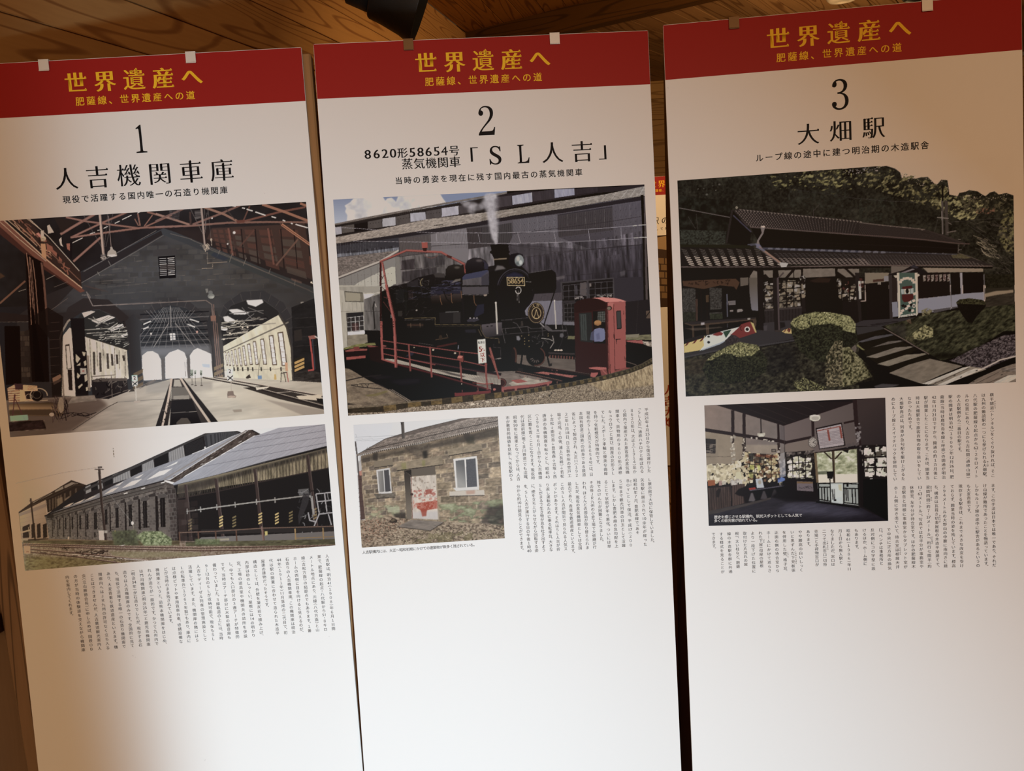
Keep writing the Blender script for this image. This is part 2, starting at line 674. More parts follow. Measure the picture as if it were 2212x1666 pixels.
# small one over the right board, mostly above the frame
spot('small black ceiling spotlight above the right clip of board 3', (1960, -18), 3.2, R(10), 20, 25, 42, .1)
# round off-white fitting on the lower ceiling
cp = cam_point(1820, -9, 1.0) - EYE
cp = EYE + cp * ((2.672 - 1.5) / cp.z)
disc = lathe('ceiling_disc', [(0, 0), (.082, 0), (.088, -.006), (.088, -.012), (.07, -.028), (.03, -.034), (.028, -.03), (0, -.03)], M_OFFWHITE, None, 40)
disc.location = cp
tag(disc, 'round off-white disc fixed to the pale wooden ceiling above board 3', 'ceiling fitting')
# ------------------------------------------------------------------ the three display boards
POSES = []
POSES.append(((-0.62491, 1.19124, 0.05402), (0.998976, 0.045136, 0.003156), (-0.044149, 0.987648, -0.150339), (-0.009903, 0.150046, 0.988629)))
POSES.append(((-0.0235, 1.18993, 0.05019), (0.999254, 0.03724, -0.010222), (-0.038356, 0.987849, -0.150609), (0.004489, 0.150889, 0.988541)))
POSES.append(((0.58968, 1.148, 0.05061), (0.995016, -0.099498, 0.006535), (0.099349, 0.983669, -0.15008), (0.008504, 0.149982, 0.988652)))
PW, PH, TH = .600, 1.800, .007
ROOTS = []
POSTS = []


def board_frame(i):
    o, x, y, z = POSES[i]
    return frame(o, x, y, z)


def loc(i, px, py):
    """reading on the photograph -> millimetres on board i (x right, y down from its top left corner)"""
    M = board_frame(i)
    d = RGT * ((px - 1106) / FPX) + DWN * ((py - 833) / FPX) + FWD
    n = M.col[1].to_3d()
    o = M.translation
    s = (o - EYE).dot(n) / d.dot(n)
    q = M.inverted() @ (EYE + d * s)
    return np.array([q.x * 1000 + 300, 1800 - q.z * 1000])


def clip(x, mat, parent, label):
    """bent sheet-metal hook over the top edge"""
    w, h, t = .0088, .0165, .0012
    X = (x - 300) / 1000
    y0 = -.0018
    prof = [(y0 - t, 1.8 - h), (y0 - t - .0012, 1.8 - h - .0012), (y0 - t - .0006, 1.8 - h - .002), (y0, 1.8 - h), (y0, 1.8008), (TH + .001, 1.8008), (TH + .001, 1.765), (TH + .001 + t, 1.765), (TH + .001 + t, 1.8008 + t), (y0 - t, 1.8008 + t)]
    vs = [(X + s * w, y, z) for s in (-1, 1) for y, z in prof]
    n = len(prof)
    fs = [(i, (i + 1) % n, n + (i + 1) % n, n + i) for i in range(n)]
    fs += [tuple(range(n - 1, -1, -1)), tuple(range(n, 2 * n))]
    o = mesh_obj('hanging_clip', vs, fs, mat, parent)
    o['label'] = label
    return o


def make_board(i, label, clips, corner_wear):
    root = empty('display_board', board_frame(i))
    tag(root, label, 'display board', 'exhibition boards hung side by side')
    core = box('foam_core', -.2998, .2998, .0004, TH, .0002, 1.7998, M_CORE, root)
    # laminated face with tiny knocks on its top corners
    bmf = bmesh.new()
    pts = [(-.3, 0), (.3, 0), (.3, 1.7985), (.2988, 1.8), (-.2985, 1.8), (-.3, 1.798)]
    vs = [bmf.verts.new((x, 0, z)) for x, z in pts]
    bmf.faces.new(vs)
    face = bm_obj('board_face', bmf, M_BOARD, root)
    band = rect_print('header_band', .3, .6, 599.7, 95.5, M_RED, root, .00012)
    for x, mt, lb in clips:
        clip(x, mt, root, lb)
    p = Print()
    for k, c in enumerate('世界遺産へ'):
        p.ch(c, 197 + k * 51.1, 41.0, 39, 'mingb')
    p.obj('title_lettering', M_GOLD, root)
    p = Print()
    for k, c in enumerate('肥薩線、世界遺産への道'):
        if c == '、':
            p.ch(c, 201 + k * 19.49, 74, 17, 'gothicb')
        else:
            p.ch(c, 201 + k * 19.49, 74, 16.2, 'gothicb')
    p.obj('subtitle_lettering', M_GOLD, root)
    ROOTS.append(root)
    return root


def heading(i, name, txt, a, b, em, sty, mat=None, parent=None):
    p = Print()
    p.row(txt, loc(i, *a), loc(i, *b), em, sty)
    return p.obj(name, mat or M_INK, parent or ROOTS[i])


def body(i, cols, first, last, foot, em, name='body_text', short=(), rubies=()):
    """columns right to left; first/last = centres of the top characters of the outer columns, foot = centre of the bottom character of a full column"""
    p = Print()
    A, B, F_ = loc(i, *first), loc(i, *last), loc(i, *foot)
    L = F_[1] - A[1]
    n = len(cols)
    for k, t in enumerate(cols):
        x = A[0] + (B[0] - A[0]) * k / (n - 1)
        y = A[1] + (B[1] - A[1]) * k / (n - 1)
        p.column(t, x, y, em, 'body', None if k in short else L)
        for col, off, s in rubies:
            if col == k:
                for q, c in enumerate(s):
                    p.ch(c, x + em * .72, y + (off + q * .5) * em, em * .46, 'gothic')
    return p.obj(name, M_TEXT, ROOTS[i])


WB = 'steel clip catching the light'
DB = 'steel clip reflecting the dark wood'
make_board(0, 'white board with magenta-red header and large number 1 about the stone engine shed', [(145.6, M_STEEL, WB), (403.2, M_STEEL, WB)], 0)
make_board(1, 'white board with red header and large number 2 about the steam locomotive', [(168.2, M_STEELREFL, DB), (430.1, M_STEEL, WB)], 1)
make_board(2, 'white board with red header and large number 3 about the wooden station', [(122.5, M_STEELREFL, DB), (446.5, M_STEEL, WB)], 2)
# board 1
p = Print()
x, y = loc(0, 302.8, 299.4)
numeral(p, '1', x, y, 51.5, .82)
p.obj('number_lettering', M_INK, ROOTS[0])
heading(0, 'heading_lettering', '人吉機関車庫', (143.2, 386.4), (479, 368), 43, 'mingh')
heading(0, 'tagline_lettering', '現役で活躍する国内唯一の石造り機関庫', (143.9, 431.6), (483.4, 410.8), 14.2, 'gothicb')
body(0, ['人吉駅は、明治[41]（1908）年6月1日開', '業で、肥薩線の起点・八代駅から[51]・8キロ', 'メートル地点にあり、川線（八代方面）と山', '線（吉松方面）の結節点でもあります。1番', 'ホームの西側に目を向けると見えるのが、', '石造りの人吉機関車庫。この機関庫は明治', '[44]年（1911年）[11]月落成の二代目で、初', '代は駅の開業に合わせて造られた木造平', '屋建の建物だったそうです。', '構造としては、外壁を凝灰岩で積み上げ、', '内部は砂のしっくい、屋根には[14]の明かり', '窓。工場の道具室や機関夫の詰所を併設', 'し、中でも入口部分の3連アーチが特徴的', 'です。当時はアーチ部分に木製の観音扉も', '備わっていました。3線軌道の上には、当時', '9〜[12]台のSLが収納可能で、現在もSL', '人吉やディーゼル列車の管理施設として', '活躍しています。また、機関庫の隣にはS', 'Lの転車台（1963年製）もあり、庫内に', 'は点検ピットや軍用貨車台車、修繕設備な', 'どが当時のまま残されています。', '機関庫というと、旧熊本機関庫をはじめ、', 'れんが造りが一般的です。かつて九州内で', 'は門司機関庫（明治[25]年）と鹿児島機関庫', '（明治[34]年）が石造りでしたが、現存する石', '造りは人吉機関庫のみです。全国的に見て', 'も、現役で活躍する唯一の石造り機関庫で', 'あり、大変貴重な鉄道遺産といえます。機', '関庫内へはJR九州の許可なく立ち入る', 'ことはできませんが、人吉鉄道観光案内人', '会（立山勝徳会長）に申し込めば、国鉄OB', 'の方が当時の体験談を交えながら機関庫', '内を案内してくれます。'],
     (706.8, 1201.5), (145.4, 1246.9), (719.3, 1358.2), 7.5, short=(8, 20, 32))
# board 2
p = Print()
x, y = loc(1, 1050.5, 260.8)
numeral(p, '2', x, y, 52.5, .92)
p.obj('number_lettering', M_INK, ROOTS[1])
p = Print()
for c, q in zip('8620形58654号', (427, 480, 530, 578, 635, 693, 742, 790, 838, 885, 943)):
    a = loc(1, 640 + q / 2.765, (923 - (q - 427) * 23 / 516) / 2.765)
    if c in '形号':
        p.ch(c, a[0], a[1], 19.5, 'mingm')
    else:
        p.ch(c, a[0], a[1], 22.5, 'mingm', 1.08, latin=True)
p.row('蒸気機関車', loc(1, 879.8, 354.4), loc(1, 982.5, 350.1), 20.5, 'mingm')
p.obj('class_lettering', M_INK, ROOTS[1])
p = Print()
for c, q in (('「', (1010, 342)), ('人', (1193.3, 329.8)), ('吉', (1257.4, 327.3)), ('」', (1316, 322))):
    a = loc(1, *q)
    p.ch(c, a[0], a[1], 41, 'mingh')
for c, q in (('S', (1070.4, 335.6)), ('L', (1130, 332.7))):
    a = loc(1, *q)
    numeral(p, c, a[0], a[1], 33.5, 1.08)
p.obj('heading_lettering', M_INK, ROOTS[1])
heading(1, 'tagline_lettering', '当時の勇姿を現在に残す国内最古の蒸気機関車', (861.3, 390.6), (1250.1, 372.5), 13.8, 'gothicb')
body(1, ['平成[21]年4月[25]日から復活運行した', '「SL人吉」。通称ハチロクと呼ばれる', '8620形は、大正3（1914）年か', 'ら国内で量産された旅客用の蒸気機', '関車で、貨物用の9600形（通称', 'キュウロク）と並び、国産の花形SL', 'でした。スポーク車輪と優美な曲線', 'を持つ化粧煙突が特徴的です。', '現在のSL人吉（58654号）は、日', '本国有鉄道（国鉄）の前身である鉄道', '省によって製造され、大正[11]（192', '2）年[11]月[18]日、日立製作所の笠戸工', '場で完成。その後、浦上（長崎）→若松', '→吉松→鹿児島→豊後森→吉塚→西', '唐津の各機関庫を転々とし、昭和[43]', '（1968）年6月1日から人吉機関', '区に籍を置くことになります。現役時', '代は湯前線（現くま川鉄道）でも活躍。', '昭和[50]年に廃車となってからは、人吉', '市が教育的価値を見出し、矢岳駅のS'],
     (1396.1, 885.3), (1096.5, 902.7), (1402.2, 1017.3), 7.6, short=(7,))
body(1, ['L展示館で大切に保管していました。', '矢岳駅に展示されて[10]余年が経った', '昭和[63]年7月、豊肥本線で「あそ', 'BOY」として復活。平成[17]（200', '5）年まで観光列車の目玉として活躍', 'します。しかし豊肥本線の急勾配を上', 'ることで状態が年々悪化。ついには単', '独でのけん引が困難になりました。', 'その後JR九州の小倉工場で大修繕が行', 'われ、ほとんどの部品が取り替えられま', 'したが、現役の蒸気機関車としては全国', '最古であり、貴重な鉄道遺産といえます。', 'このSL人吉が間近で見られる人気ス', 'ポットがあります。それはSL人吉が折', 'り返し運転のために乗る転車台。大きな', 'SLがまるで生き物が息を吐き出すよう', 'に、煙を立ち上がらせながら回転する姿', 'を、SL人吉が運行する日の午後1時[40]', '分から約[10]分間見ることができます。'],
     (1403, 1036.3), (1119.6, 1051.6), (1409.5, 1175), 7.6, short=(0, 7, 11, 18), rubies=[(3, .1, 'ボーイ')])
heading(1, 'caption_lettering', '人吉駅構内には、大正〜昭和初期にかけての建築物が数多く残されている。', (786.3, 1193.5), (1026, 1177.0), 6.6, 'gothic', M_TEXT)
# board 3
p = Print()
x, y = loc(2, 1815.2, 204.1)
numeral(p, '3', x, y, 52.5, .92)
p.obj('number_lettering', M_INK, ROOTS[2])
heading(2, 'heading_lettering', '大畑駅', (1745.8, 290), (1887.2, 276), 40, 'mingh')
heading(2, 'tagline_lettering', 'ループ線の途中に建つ明治期の木造駅舎', (1640.5, 341.4), (1997.3, 313.9), 14.2, 'gothicb')
body(2, ['横平隧道（トンネル）をくぐり抜ければ、そこ', 'は九州の難読駅の一つにも挙げられる大畑駅。', '八代駅の肥薩線0起点から[62]・2キロメート', 'ルの位置にあり、人吉から吉松間（通称山線）', 'の人吉駅側から二番目の駅です。', '駅の開業は明治[42]（1909）年[12]月[26]日。肥', '薩線（当時は鹿児島本線と呼称）の開通が明治', '[42]年[11]月[21]日ですから、開通の約1カ月後に', '駅が開業したことになります。これは、開業当', '時は大畑駅舎で旅客貨物の取り扱いをしてい', 'なかったためです。', '大畑駅周辺は、列車が急勾配を駆け上がるた', 'めにループ線とスイッチバックを併用してい'],
     (2142.1, 853.1), (1929.5, 862.6), (2144.7, 1027.5), 7.2, short=(4, 10), rubies=[(0, 1.7, 'ずいどう'), (1, 16.4, 'おこば')])
body(2, ['ます。この手法は日本では唯一であり、それだ', 'け山線が難所であったことを物語っています。', 'しかもループ線の途中に駅舎があるというの', 'も大変貴重です。', '現存する駅舎は、これまで大きな改変を受け', 'ておらず、開業当時の姿を残しています。標高', '294メートルの大野山の中腹に南向きに建', 'ち、構造は瓦葺き切妻屋根の木造平屋建てで、', '梁間四間（約7・[27]メートル）、桁行七間半（約', '[13]・[63]メートル）。写真では右半分が事務室や', '休憩室、左半分が待合室です。ほかの肥薩線木', '造駅舎と同様に事務室からタブレット室が', 'ホーム側に突き出ていて、待合室は棹縁天井'],
     (2145, 1048.8), (1935, 1054.6), (2147.6, 1221), 7.2, short=(3,),
     rubies=[(7, 7.2, 'きりづま'), (8, -.1, 'はりま'), (8, 2.7, 'けん'), (8, 12.6, 'けたゆき'), (12, 15.2, 'さおぶち')])
body(2, ['で中央に正方形の換気', '口。ベンチは事務所と', '反対側にコの字型に設', 'けるほか、ホーム側に', 'もあります。', '昭和[61]（1986）年[11]', '月1日から無人駅と', 'なりましたが、窓口は', '二つで出札窓口（切符', '売場）と手荷物窓口が', 'あります。', 'やや腰高の白いしっく', 'いと黒ずんだ下見板張', 'を併用した壁、格子窓、', '正面右側の待合室から', 'ホームにかけて巡らさ', 'れた下屋（母屋の屋根', 'より一段下げた位置に', '取付けた片流れの屋', '根）、太い柱など、肥薩', '線の木造駅舎群に共通', 'する様式を見ることが', 'できます。'],
     (1919.8, 1144.3), (1541.2, 1154.3), (1922.7, 1227.5), 7.2, short=(4, 10, 22),
     rubies=[(8, 2.6, 'しゅっさつ'), (12, 5.0, 'したみいたばり'), (13, 5.2, 'こうし'), (16, 1.9, 'げや')])


# ------------------------------------------------------------------ wooden uprights behind the boards
def upright(name, i, x0, x1, y0, y1, z0, z1, mat, label):
    """timber parallel to board i; x in board mm, y = metres behind its face"""
    o = box(name, (x0 - 300) / 1000, (x1 - 300) / 1000, y0, y1, z0, z1, mat, None, .003)
    o.matrix_world = board_frame(i)
    return tag(o, label, 'post')


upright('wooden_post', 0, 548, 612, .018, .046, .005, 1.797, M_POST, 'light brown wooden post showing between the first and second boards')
bp = box('gap_shade_strip', -.352, -.28, .09, .10, .4, 1.5, M_DARKPOST, None, .002)  # dark strip added to stand in for shade in the gap
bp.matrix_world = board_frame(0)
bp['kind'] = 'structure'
bp.name = 'gap_shade'
lp = upright('wooden_post', 0, -50, -8, .045, .085, .005, 1.2, M_LOWWOOD, 'weathered wooden post at the lower left beside the first board')
for v in lp.data.vertices:
    v.co.x -= (v.co.z - .5) * .052
wb = upright('wooden_board', 0, -260, -54, .092, .106, .005, 1.15, M_LOWWOOD, 'wide dark wooden board at the lower left edge, left of the narrow post')
wb['category'] = 'board'
upright('wooden_rail', 0, -230, -72, .030, .070, .755, .79, M_DARKPOST, 'short dark wooden rail end left of the lower left post')
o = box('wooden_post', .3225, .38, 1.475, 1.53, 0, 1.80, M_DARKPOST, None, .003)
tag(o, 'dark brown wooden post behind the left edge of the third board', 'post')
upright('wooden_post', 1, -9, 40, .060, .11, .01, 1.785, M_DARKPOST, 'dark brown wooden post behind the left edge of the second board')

# ------------------------------------------------------------------ a fourth board further back, seen through the gap
FAR = frame((.96, 4.4, -.09), (1, .0, 0), (0, 1, .0), (0, 0, 1))
far = empty('display_board', FAR)
tag(far, 'distant board with red header seen in the gap between boards 2 and 3', 'display board')
box('foam_core', -.2998, .2998, .0004, .007, .1002, 1.7998, M_CORE, far)
rect_print('board_face', 0, 0, 600, 1700, M_BOARD, far, .0)
rect_print('header_band', .3, .6, 599.7, 101, M_RED, far, .0006)
p = Print()
for k, c in enumerate('世界遺産へ'):
    p.ch(c, 197 + k * 51.1, 41.0, 42, 'mingb')
for k, c in enumerate('肥薩線、世界遺産への道'):
    p.ch(c, 201 + k * 19.49, 76, 16.5, 'gothicb')
p.obj('title_lettering', M_GOLD, far, .0012)
p = Print()
for k, c in enumerate('駅の石蔵'):
    p.ch(c, 208 + k * 56, 242, 44, 'mingh')
p.row('駅として残る石造りの蔵', (160, 288), (440, 288), 17, 'gothicb')
p.obj('heading_lettering', M_INK, far, .0012)
p = Print()
for k, c in enumerate(['昭和の石蔵が今も残る駅構内', '石造りの壁と瓦の屋根を', '見ることができます。', '駅の開業当時から', '使われてきました。', '今も残されています。'] * 2):
    p.column(c, 540 - k * 22, 800, 13, 'body')
p.obj('body_text', M_TEXT, far, .0012)
# red brush lettering low on it
p = Print()
for k, c in enumerate('人吉大畑'):
    p.ch(c, 268, 1230 + k * 66, 66, 'mingb')
p.obj('red_lettering', M_REDINK, far, .0012)
# ------------------------------------------------------------------ printed photographs
# Each photograph on the boards is a flat print: a fine mesh whose vertices carry ink colours that
# are painted here with numpy (no image files).  Readings are taken in enlarged views of the print.
SSA = 2                      # paint at twice the mesh density
GRID = 1.1                   # mesh vertices per millimetre


def s2l(c):
    c = np.asarray(c, float)
    return np.where(c <= .04045, c / 12.92, ((c + .055) / 1.055) ** 2.4)


def hom(i):
    """photograph pixel -> board millimetres, as a 3x3 matrix"""
    o, x, y, z = [np.array(v, float) for v in POSES[i]]
    O = o - .3 * x + 1.8 * z - np.array(EYE)
    K = np.array([[FPX, 0, 1106], [0, FPX, 833], [0, 0, 1.0]])
    Mt = np.array([list(RGT), list(DWN), list(FWD)])
    H = K @ Mt @ np.stack([x / 1000, -z / 1000, O], 1)
    return np.linalg.inv(H)


def proj4(src, dst):
    A, b = [], []
    for (x, y), (u, v) in zip(src, dst):
        A.append([x, y, 1, 0, 0, 0, -u * x, -u * y]); b.append(u)
        A.append([0, 0, 0, x, y, 1, -v * x, -v * y]); b.append(v)
    h = np.linalg.solve(np.array(A, float), np.array(b, float))
    return np.append(h, 1).reshape(3, 3)


def ap(H, p):
    q = np.c_[p, np.ones(len(p))] @ H.T
    return q[:, :2] / q[:, 2:3]


def pts(s):
    if isinstance(s, str):
        return np.array([[float(v) for v in t.split(',')] for t in s.split()])
    return np.array(s, float)


class Art:
    def __init__(s, board, rect, seed=1):
        s.b, s.rect = board, rect
        s.k = GRID * SSA
        s.w = int(round((rect[2] - rect[0]) * GRID)) * SSA
        s.h = int(round((rect[3] - rect[1]) * GRID)) * SSA
        s.c = np.zeros((s.h, s.w, 3), np.float32)
        s.H = hom(board)
        s.rng = np.random.default_rng(seed)
        s.view(0, 0, 1)

    def view(s, x0, y0, sc):
        """choose the enlarged view that the following readings refer to"""
        s.vx, s.vy, s.vs = x0, y0, sc
        s.u = s.k * .82 / sc                   # one view pixel in canvas pixels

    def T(s, p):
        p = pts(p)
        q = ap(s.H, p / s.vs + np.array([s.vx, s.vy]))
        return (q - np.array(s.rect[:2])) * s.k

    def mask(s, q, soft=0):
        """coverage of polygon q (canvas px) -> (slice, array)"""
        pad = int(soft * 2 + 1)
        x0 = max(0, int(np.floor(q[:, 0].min())) - pad); x1 = min(s.w, int(np.ceil(q[:, 0].max())) + pad + 1)
        y0 = max(0, int(np.floor(q[:, 1].min())) - pad); y1 = min(s.h, int(np.ceil(q[:, 1].max())) + pad + 1)
        if x1 <= x0 or y1 <= y0:
            return None
        X = np.arange(x0, x1) + .5
        m = np.zeros((y1 - y0, x1 - x0), bool)
        n = len(q)
        for i in range(n):
            (ax, ay), (bx, by) = q[i], q[(i + 1) % n]
            if ay > by:
                ax, ay, bx, by = bx, by, ax, ay
            r0 = max(y0, int(np.ceil(ay - .5))); r1 = min(y1, int(np.ceil(by - .5)))
            if r1 <= r0:
                continue
            ys = np.arange(r0, r1) + .5
            xi = ax + (ys - ay) * (bx - ax) / (by - ay)
            m[r0 - y0:r1 - y0] ^= X[None, :] < xi[:, None]
        m = m.astype(np.float32)
        if soft >= 1:
            m = blur(m, soft)
        return (slice(y0, y1), slice(x0, x1)), m

    def _put(s, sl, m, col, a):
        c = s.c[sl]
        m = (m * a)[..., None]
        s.c[sl] = c * (1 - m) + col * m

    def _col(s, sl, col):
        if len(col) == 5:                      # gradient: c0, c1, p0, p1, 'g'
            c0, c1, p0, p1, _ = col
            a, b = s.T([p0, p1])
            d = b - a
            yy, xx = np.mgrid[sl[0], sl[1]]
            t = np.clip(((xx - a[0]) * d[0] + (yy - a[1]) * d[1]) / (d @ d), 0, 1)[..., None]
            return (np.array(c0) * (1 - t) + np.array(c1) * t) / 255
        return np.array(col, np.float32)[None, None] / 255

    def P(s, p, col, a=1.0, soft=0):
        r = s.mask(s.T(p), soft * s.u)
        if r:
            s._put(r[0], r[1], s._col(r[0], col), a)

    def L(s, p, w, col, a=1.0, soft=0):
        q = s.T(p)
        hw = max(w * s.u / 2, .45)
        for i in range(len(q) - 1):
            d = q[i + 1] - q[i]
            l = np.hypot(*d)
            if l < 1e-6:
                continue
            n = np.array([-d[1], d[0]]) / l * hw
            e = d / l * (hw * .5 if len(q) > 2 else 0)
            r = s.mask(np.array([q[i] + n - e, q[i + 1] + n + e, q[i + 1] - n + e, q[i] - n - e]), soft * s.u)
            if r:
                s._put(r[0], r[1], s._col(r[0], col), a)

    def LL(s, segs, w, col, a=1.0):
        for t in segs.split(';'):
            s.L(t, w, col, a)

    def E(s, cx, cy, rx, ry, col, a=1.0, soft=0, rot=0, t0=0, t1=360):
        t = np.radians(np.linspace(t0, t1, 40))
        x, y = rx * np.cos(t), ry * np.sin(t)
        r = math.radians(rot)
        s.P(np.c_[cx + x * math.cos(r) - y * math.sin(r), cy + x * math.sin(r) + y * math.cos(r)], col, a, soft)

    def ring(s, cx, cy, rx, ry, w, col, a=1.0, t0=0, t1=360, rot=0):
        t = np.radians(np.linspace(t0, t1, 40))
        x, y = rx * np.cos(t), ry * np.sin(t)
        r = math.radians(rot)
        s.L(np.c_[cx + x * math.cos(r) - y * math.sin(r), cy + x * math.sin(r) + y * math.cos(r)], w, col, a)

    def noise(s, sl, scale, asp=1.0, ang=0.0, octv=3, seed=0):
        """0..1 fractal noise; scale = size of the features in view px, asp = stretch along ang (degrees)"""
        yy, xx = np.mgrid[sl[0], sl[1]].astype(np.float32)
        r = math.radians(ang)
        X = (xx * math.cos(r) + yy * math.sin(r)) / (scale * s.u * asp)
        Y = (-xx * math.sin(r) + yy * math.cos(r)) / (scale * s.u)
        out, amp, tot = 0, 1.0, 0
        for o in range(octv):
            out = out + amp * vnoise(X, Y, seed * 17 + o)
            tot += amp
            amp *= .6
            X, Y = X * 2.03 + 11, Y * 2.03 + 5
        return out / tot

    def mod(s, p, amt, scale, asp=1.0, ang=0.0, octv=3, seed=0, tint=(1, 1, 1), soft=0):
        r = s.mask(s.T(p), soft * s.u)
        if r:
            n = (s.noise(r[0], scale, asp, ang, octv, seed) - .5) * 2 * amt * r[1]
            s.c[r[0]] = np.clip(s.c[r[0]] * (1 + n[..., None] * np.array(tint)), 0, 1)

    def tex(s, p, cols, scale, asp=1.0, ang=0.0, octv=3, seed=0, a=1.0, soft=0, con=1.6, thr=None):
        """fill with a ramp of colours driven by noise; thr keeps only what lies above it"""
        r = s.mask(s.T(p), soft * s.u)
        if not r:
            return
        n = s.noise(r[0], scale, asp, ang, octv, seed)
        t = np.clip((n - .5) * con + .5, 0, 1)
        m = r[1]
        if thr is not None:
            m = m * np.clip((n - thr) * 14, 0, 1)
            t = np.clip((n - thr) / (.85 - thr), 0, 1)
        C = np.array(cols, float) / 255
        k = t * (len(C) - 1)
        i = np.clip(k.astype(int), 0, len(C) - 2)
        f = (k - i)[..., None]
        s._put(r[0], m, C[i] * (1 - f) + C[i + 1] * f, a)

    def quad(s, q):
        """unit square -> the quadrilateral q (tl tr br bl)"""
        return proj4([(0, 0), (1, 0), (1, 1), (0, 1)], pts(q))

    def sub(s, Q, u0, v0, u1, v1):
        return ap(Q, np.array([(u0, v0), (u1, v0), (u1, v1), (u0, v1)], float))

    def bricks(s, q, rows, n, cols, mortar, gap=.12, seed=0, a=1.0, jit=.25):
        Q = s.quad(q)
        rg = np.random.default_rng(seed)
        if mortar is not None:
            s.P(s.sub(Q, 0, 0, 1, 1), mortar, a)
        for r in range(rows):
            off = (r % 2) * .5
            e = [0.0]
            x = (1 - off) / n if off else 1 / n
            while x < 1 - .3 / n:
                e.append(x + rg.uniform(-jit, jit) / n * .5)
                x += 1 / n
            e.append(1.0)
            for i in range(len(e) - 1):
                c = np.array(cols[rg.integers(len(cols))], float) * rg.uniform(.85, 1.12)
                gx, gy = gap / n / 2, gap / rows / 2
                s.P(s.sub(Q, e[i] + gx, r / rows + gy, e[i + 1] - gx, (r + 1) / rows - gy), np.clip(c, 0, 255), a)

    def stripes(s, q, n, c0, c1=None, frac=.5, vert=True, a=1.0, seed=None):
        Q = s.quad(q)
        rg = np.random.default_rng(seed or 0)
        if c1 is not None:
            s.P(s.sub(Q, 0, 0, 1, 1), c1, a)
        for i in range(n):
            c = np.array(c0, float) * (rg.uniform(.85, 1.12) if seed else 1)
            u0, u1 = i / n, (i + frac) / n
            s.P(s.sub(Q, u0, 0, u1, 1) if vert else s.sub(Q, 0, u0, 1, u1), np.clip(c, 0, 255), a)

    def grid(s, q, nx, ny, col, w, a=1.0):
        Q = s.quad(q)
        for i in range(nx + 1):
            s.L(ap(Q, np.array([(i / nx, 0), (i / nx, 1)], float)), w, col, a)
        for j in range(ny + 1):
            s.L(ap(Q, np.array([(0, j / ny), (1, j / ny)], float)), w, col, a)

    def dots(s, p, n, r0, r1, cols, seed=0, a=1.0, asp=1.0):
        """small blobs strewn over a polygon (leaves, stones, papers)"""
        q = pts(p)
        rg = np.random.default_rng(seed)
        x0, y0 = q.min(0); x1, y1 = q.max(0)
        k = 0
        t = np.radians(np.arange(0, 360, 60))
        while k < n:
            c = rg.uniform((x0, y0), (x1, y1))
            if not inside(c, q):
                k += .2
                continue
            r = rg.uniform(r0, r1)
            e = np.c_[c[0] + r * asp * np.cos(t) * rg.uniform(.7, 1.2, 6), c[1] + r * np.sin(t) * rg.uniform(.7, 1.2, 6)]
            s.P(e, np.array(cols[rg.integers(len(cols))]), a)
            k += 1

    def papers(s, p, n, w, h, cols, seed=0, tilt=.3):
        q = pts(p)
        rg = np.random.default_rng(seed)
        x0, y0 = q.min(0); x1, y1 = q.max(0)
        k = 0
        while k < n:
            c = rg.uniform((x0, y0), (x1, y1))
            if not inside(c, q):
                k += .2
                continue
            t = rg.normal() * tilt
            a, b = w * rg.uniform(.6, 1.2) / 2, h * rg.uniform(.6, 1.2) / 2
            e = np.array([(-a, -b), (a, -b), (a, b), (-a, b)])
            R_ = np.array([[math.cos(t), -math.sin(t)], [math.sin(t), math.cos(t)]])
            s.P(e @ R_.T + c, np.array(cols[rg.integers(len(cols))]))
            k += 1

    def scribble(s, p, n, l, w, cols, seed=0, ang=None, a=1.0):
        """short strokes strewn over a polygon (pipes, twigs, clutter)"""
        q = pts(p)
        rg = np.random.default_rng(seed)
        x0, y0 = q.min(0); x1, y1 = q.max(0)
        k = 0
        while k < n:
            c = rg.uniform((x0, y0), (x1, y1))
            if not inside(c, q):
                k += .2
                continue
            t = rg.uniform(0, math.pi) if ang is None else math.radians(ang + rg.normal() * 12)
            d = np.array([math.cos(t), math.sin(t)]) * l * rg.uniform(.4, 1.2) / 2
            s.L([c - d, c + rg.normal(size=2) * l * .08, c + d], w * rg.uniform(.6, 1.3), np.array(cols[rg.integers(len(cols))]), a)
            k += 1

    def stripe_hazard(s, q, n, ca, cb, slant=.35):
        Q = s.quad(q)
        s.P(s.sub(Q, 0, 0, 1, 1), cb)
        for i in range(n):
            v0 = i / n
            e = ap(Q, np.array([(0, min(1, v0 + slant)), (1, v0), (1, min(1, v0 + .5 / n)), (0, min(1, v0 + slant + .5 / n))]))
            s.P(e, ca)

    # ---- hand over to the mesh
    def ink(s, white, veil=0.0, sat=.85, con=1.1, tint=(1, 1, 1)):
        """readings were taken off a lit print: divide by the paper white read beside the picture"""
        c = s.c.reshape(s.h // SSA, SSA, s.w // SSA, SSA, 3).mean((1, 3))
        # light unsharp pass, prints are crisp
        W = np.array(white, float) / 255                 # [rows][cols][3]
        gy = np.linspace(0, W.shape[0] - 1, c.shape[0]); gx = np.linspace(0, W.shape[1] - 1, c.shape[1])
        iy = np.clip(gy.astype(int), 0, W.shape[0] - 2); ix = np.clip(gx.astype(int), 0, W.shape[1] - 2)
        fy = (gy - iy)[:, None, None]; fx = (gx - ix)[None, :, None]
        L = s2l(W)
        w = (L[iy][:, ix] * (1 - fy) * (1 - fx) + L[iy + 1][:, ix] * fy * (1 - fx) + L[iy][:, ix + 1] * (1 - fy) * fx + L[iy + 1][:, ix + 1] * fy * fx)
        lin = np.clip(s2l(np.clip(c, 0, 1)) - veil, 0, 1) * np.array(tint)
        lum = (lin @ np.array([.3, .59, .11]))[..., None]
        lin = lum + (lin - lum) * sat
        r = np.clip(lin / w, 1e-4, 1)
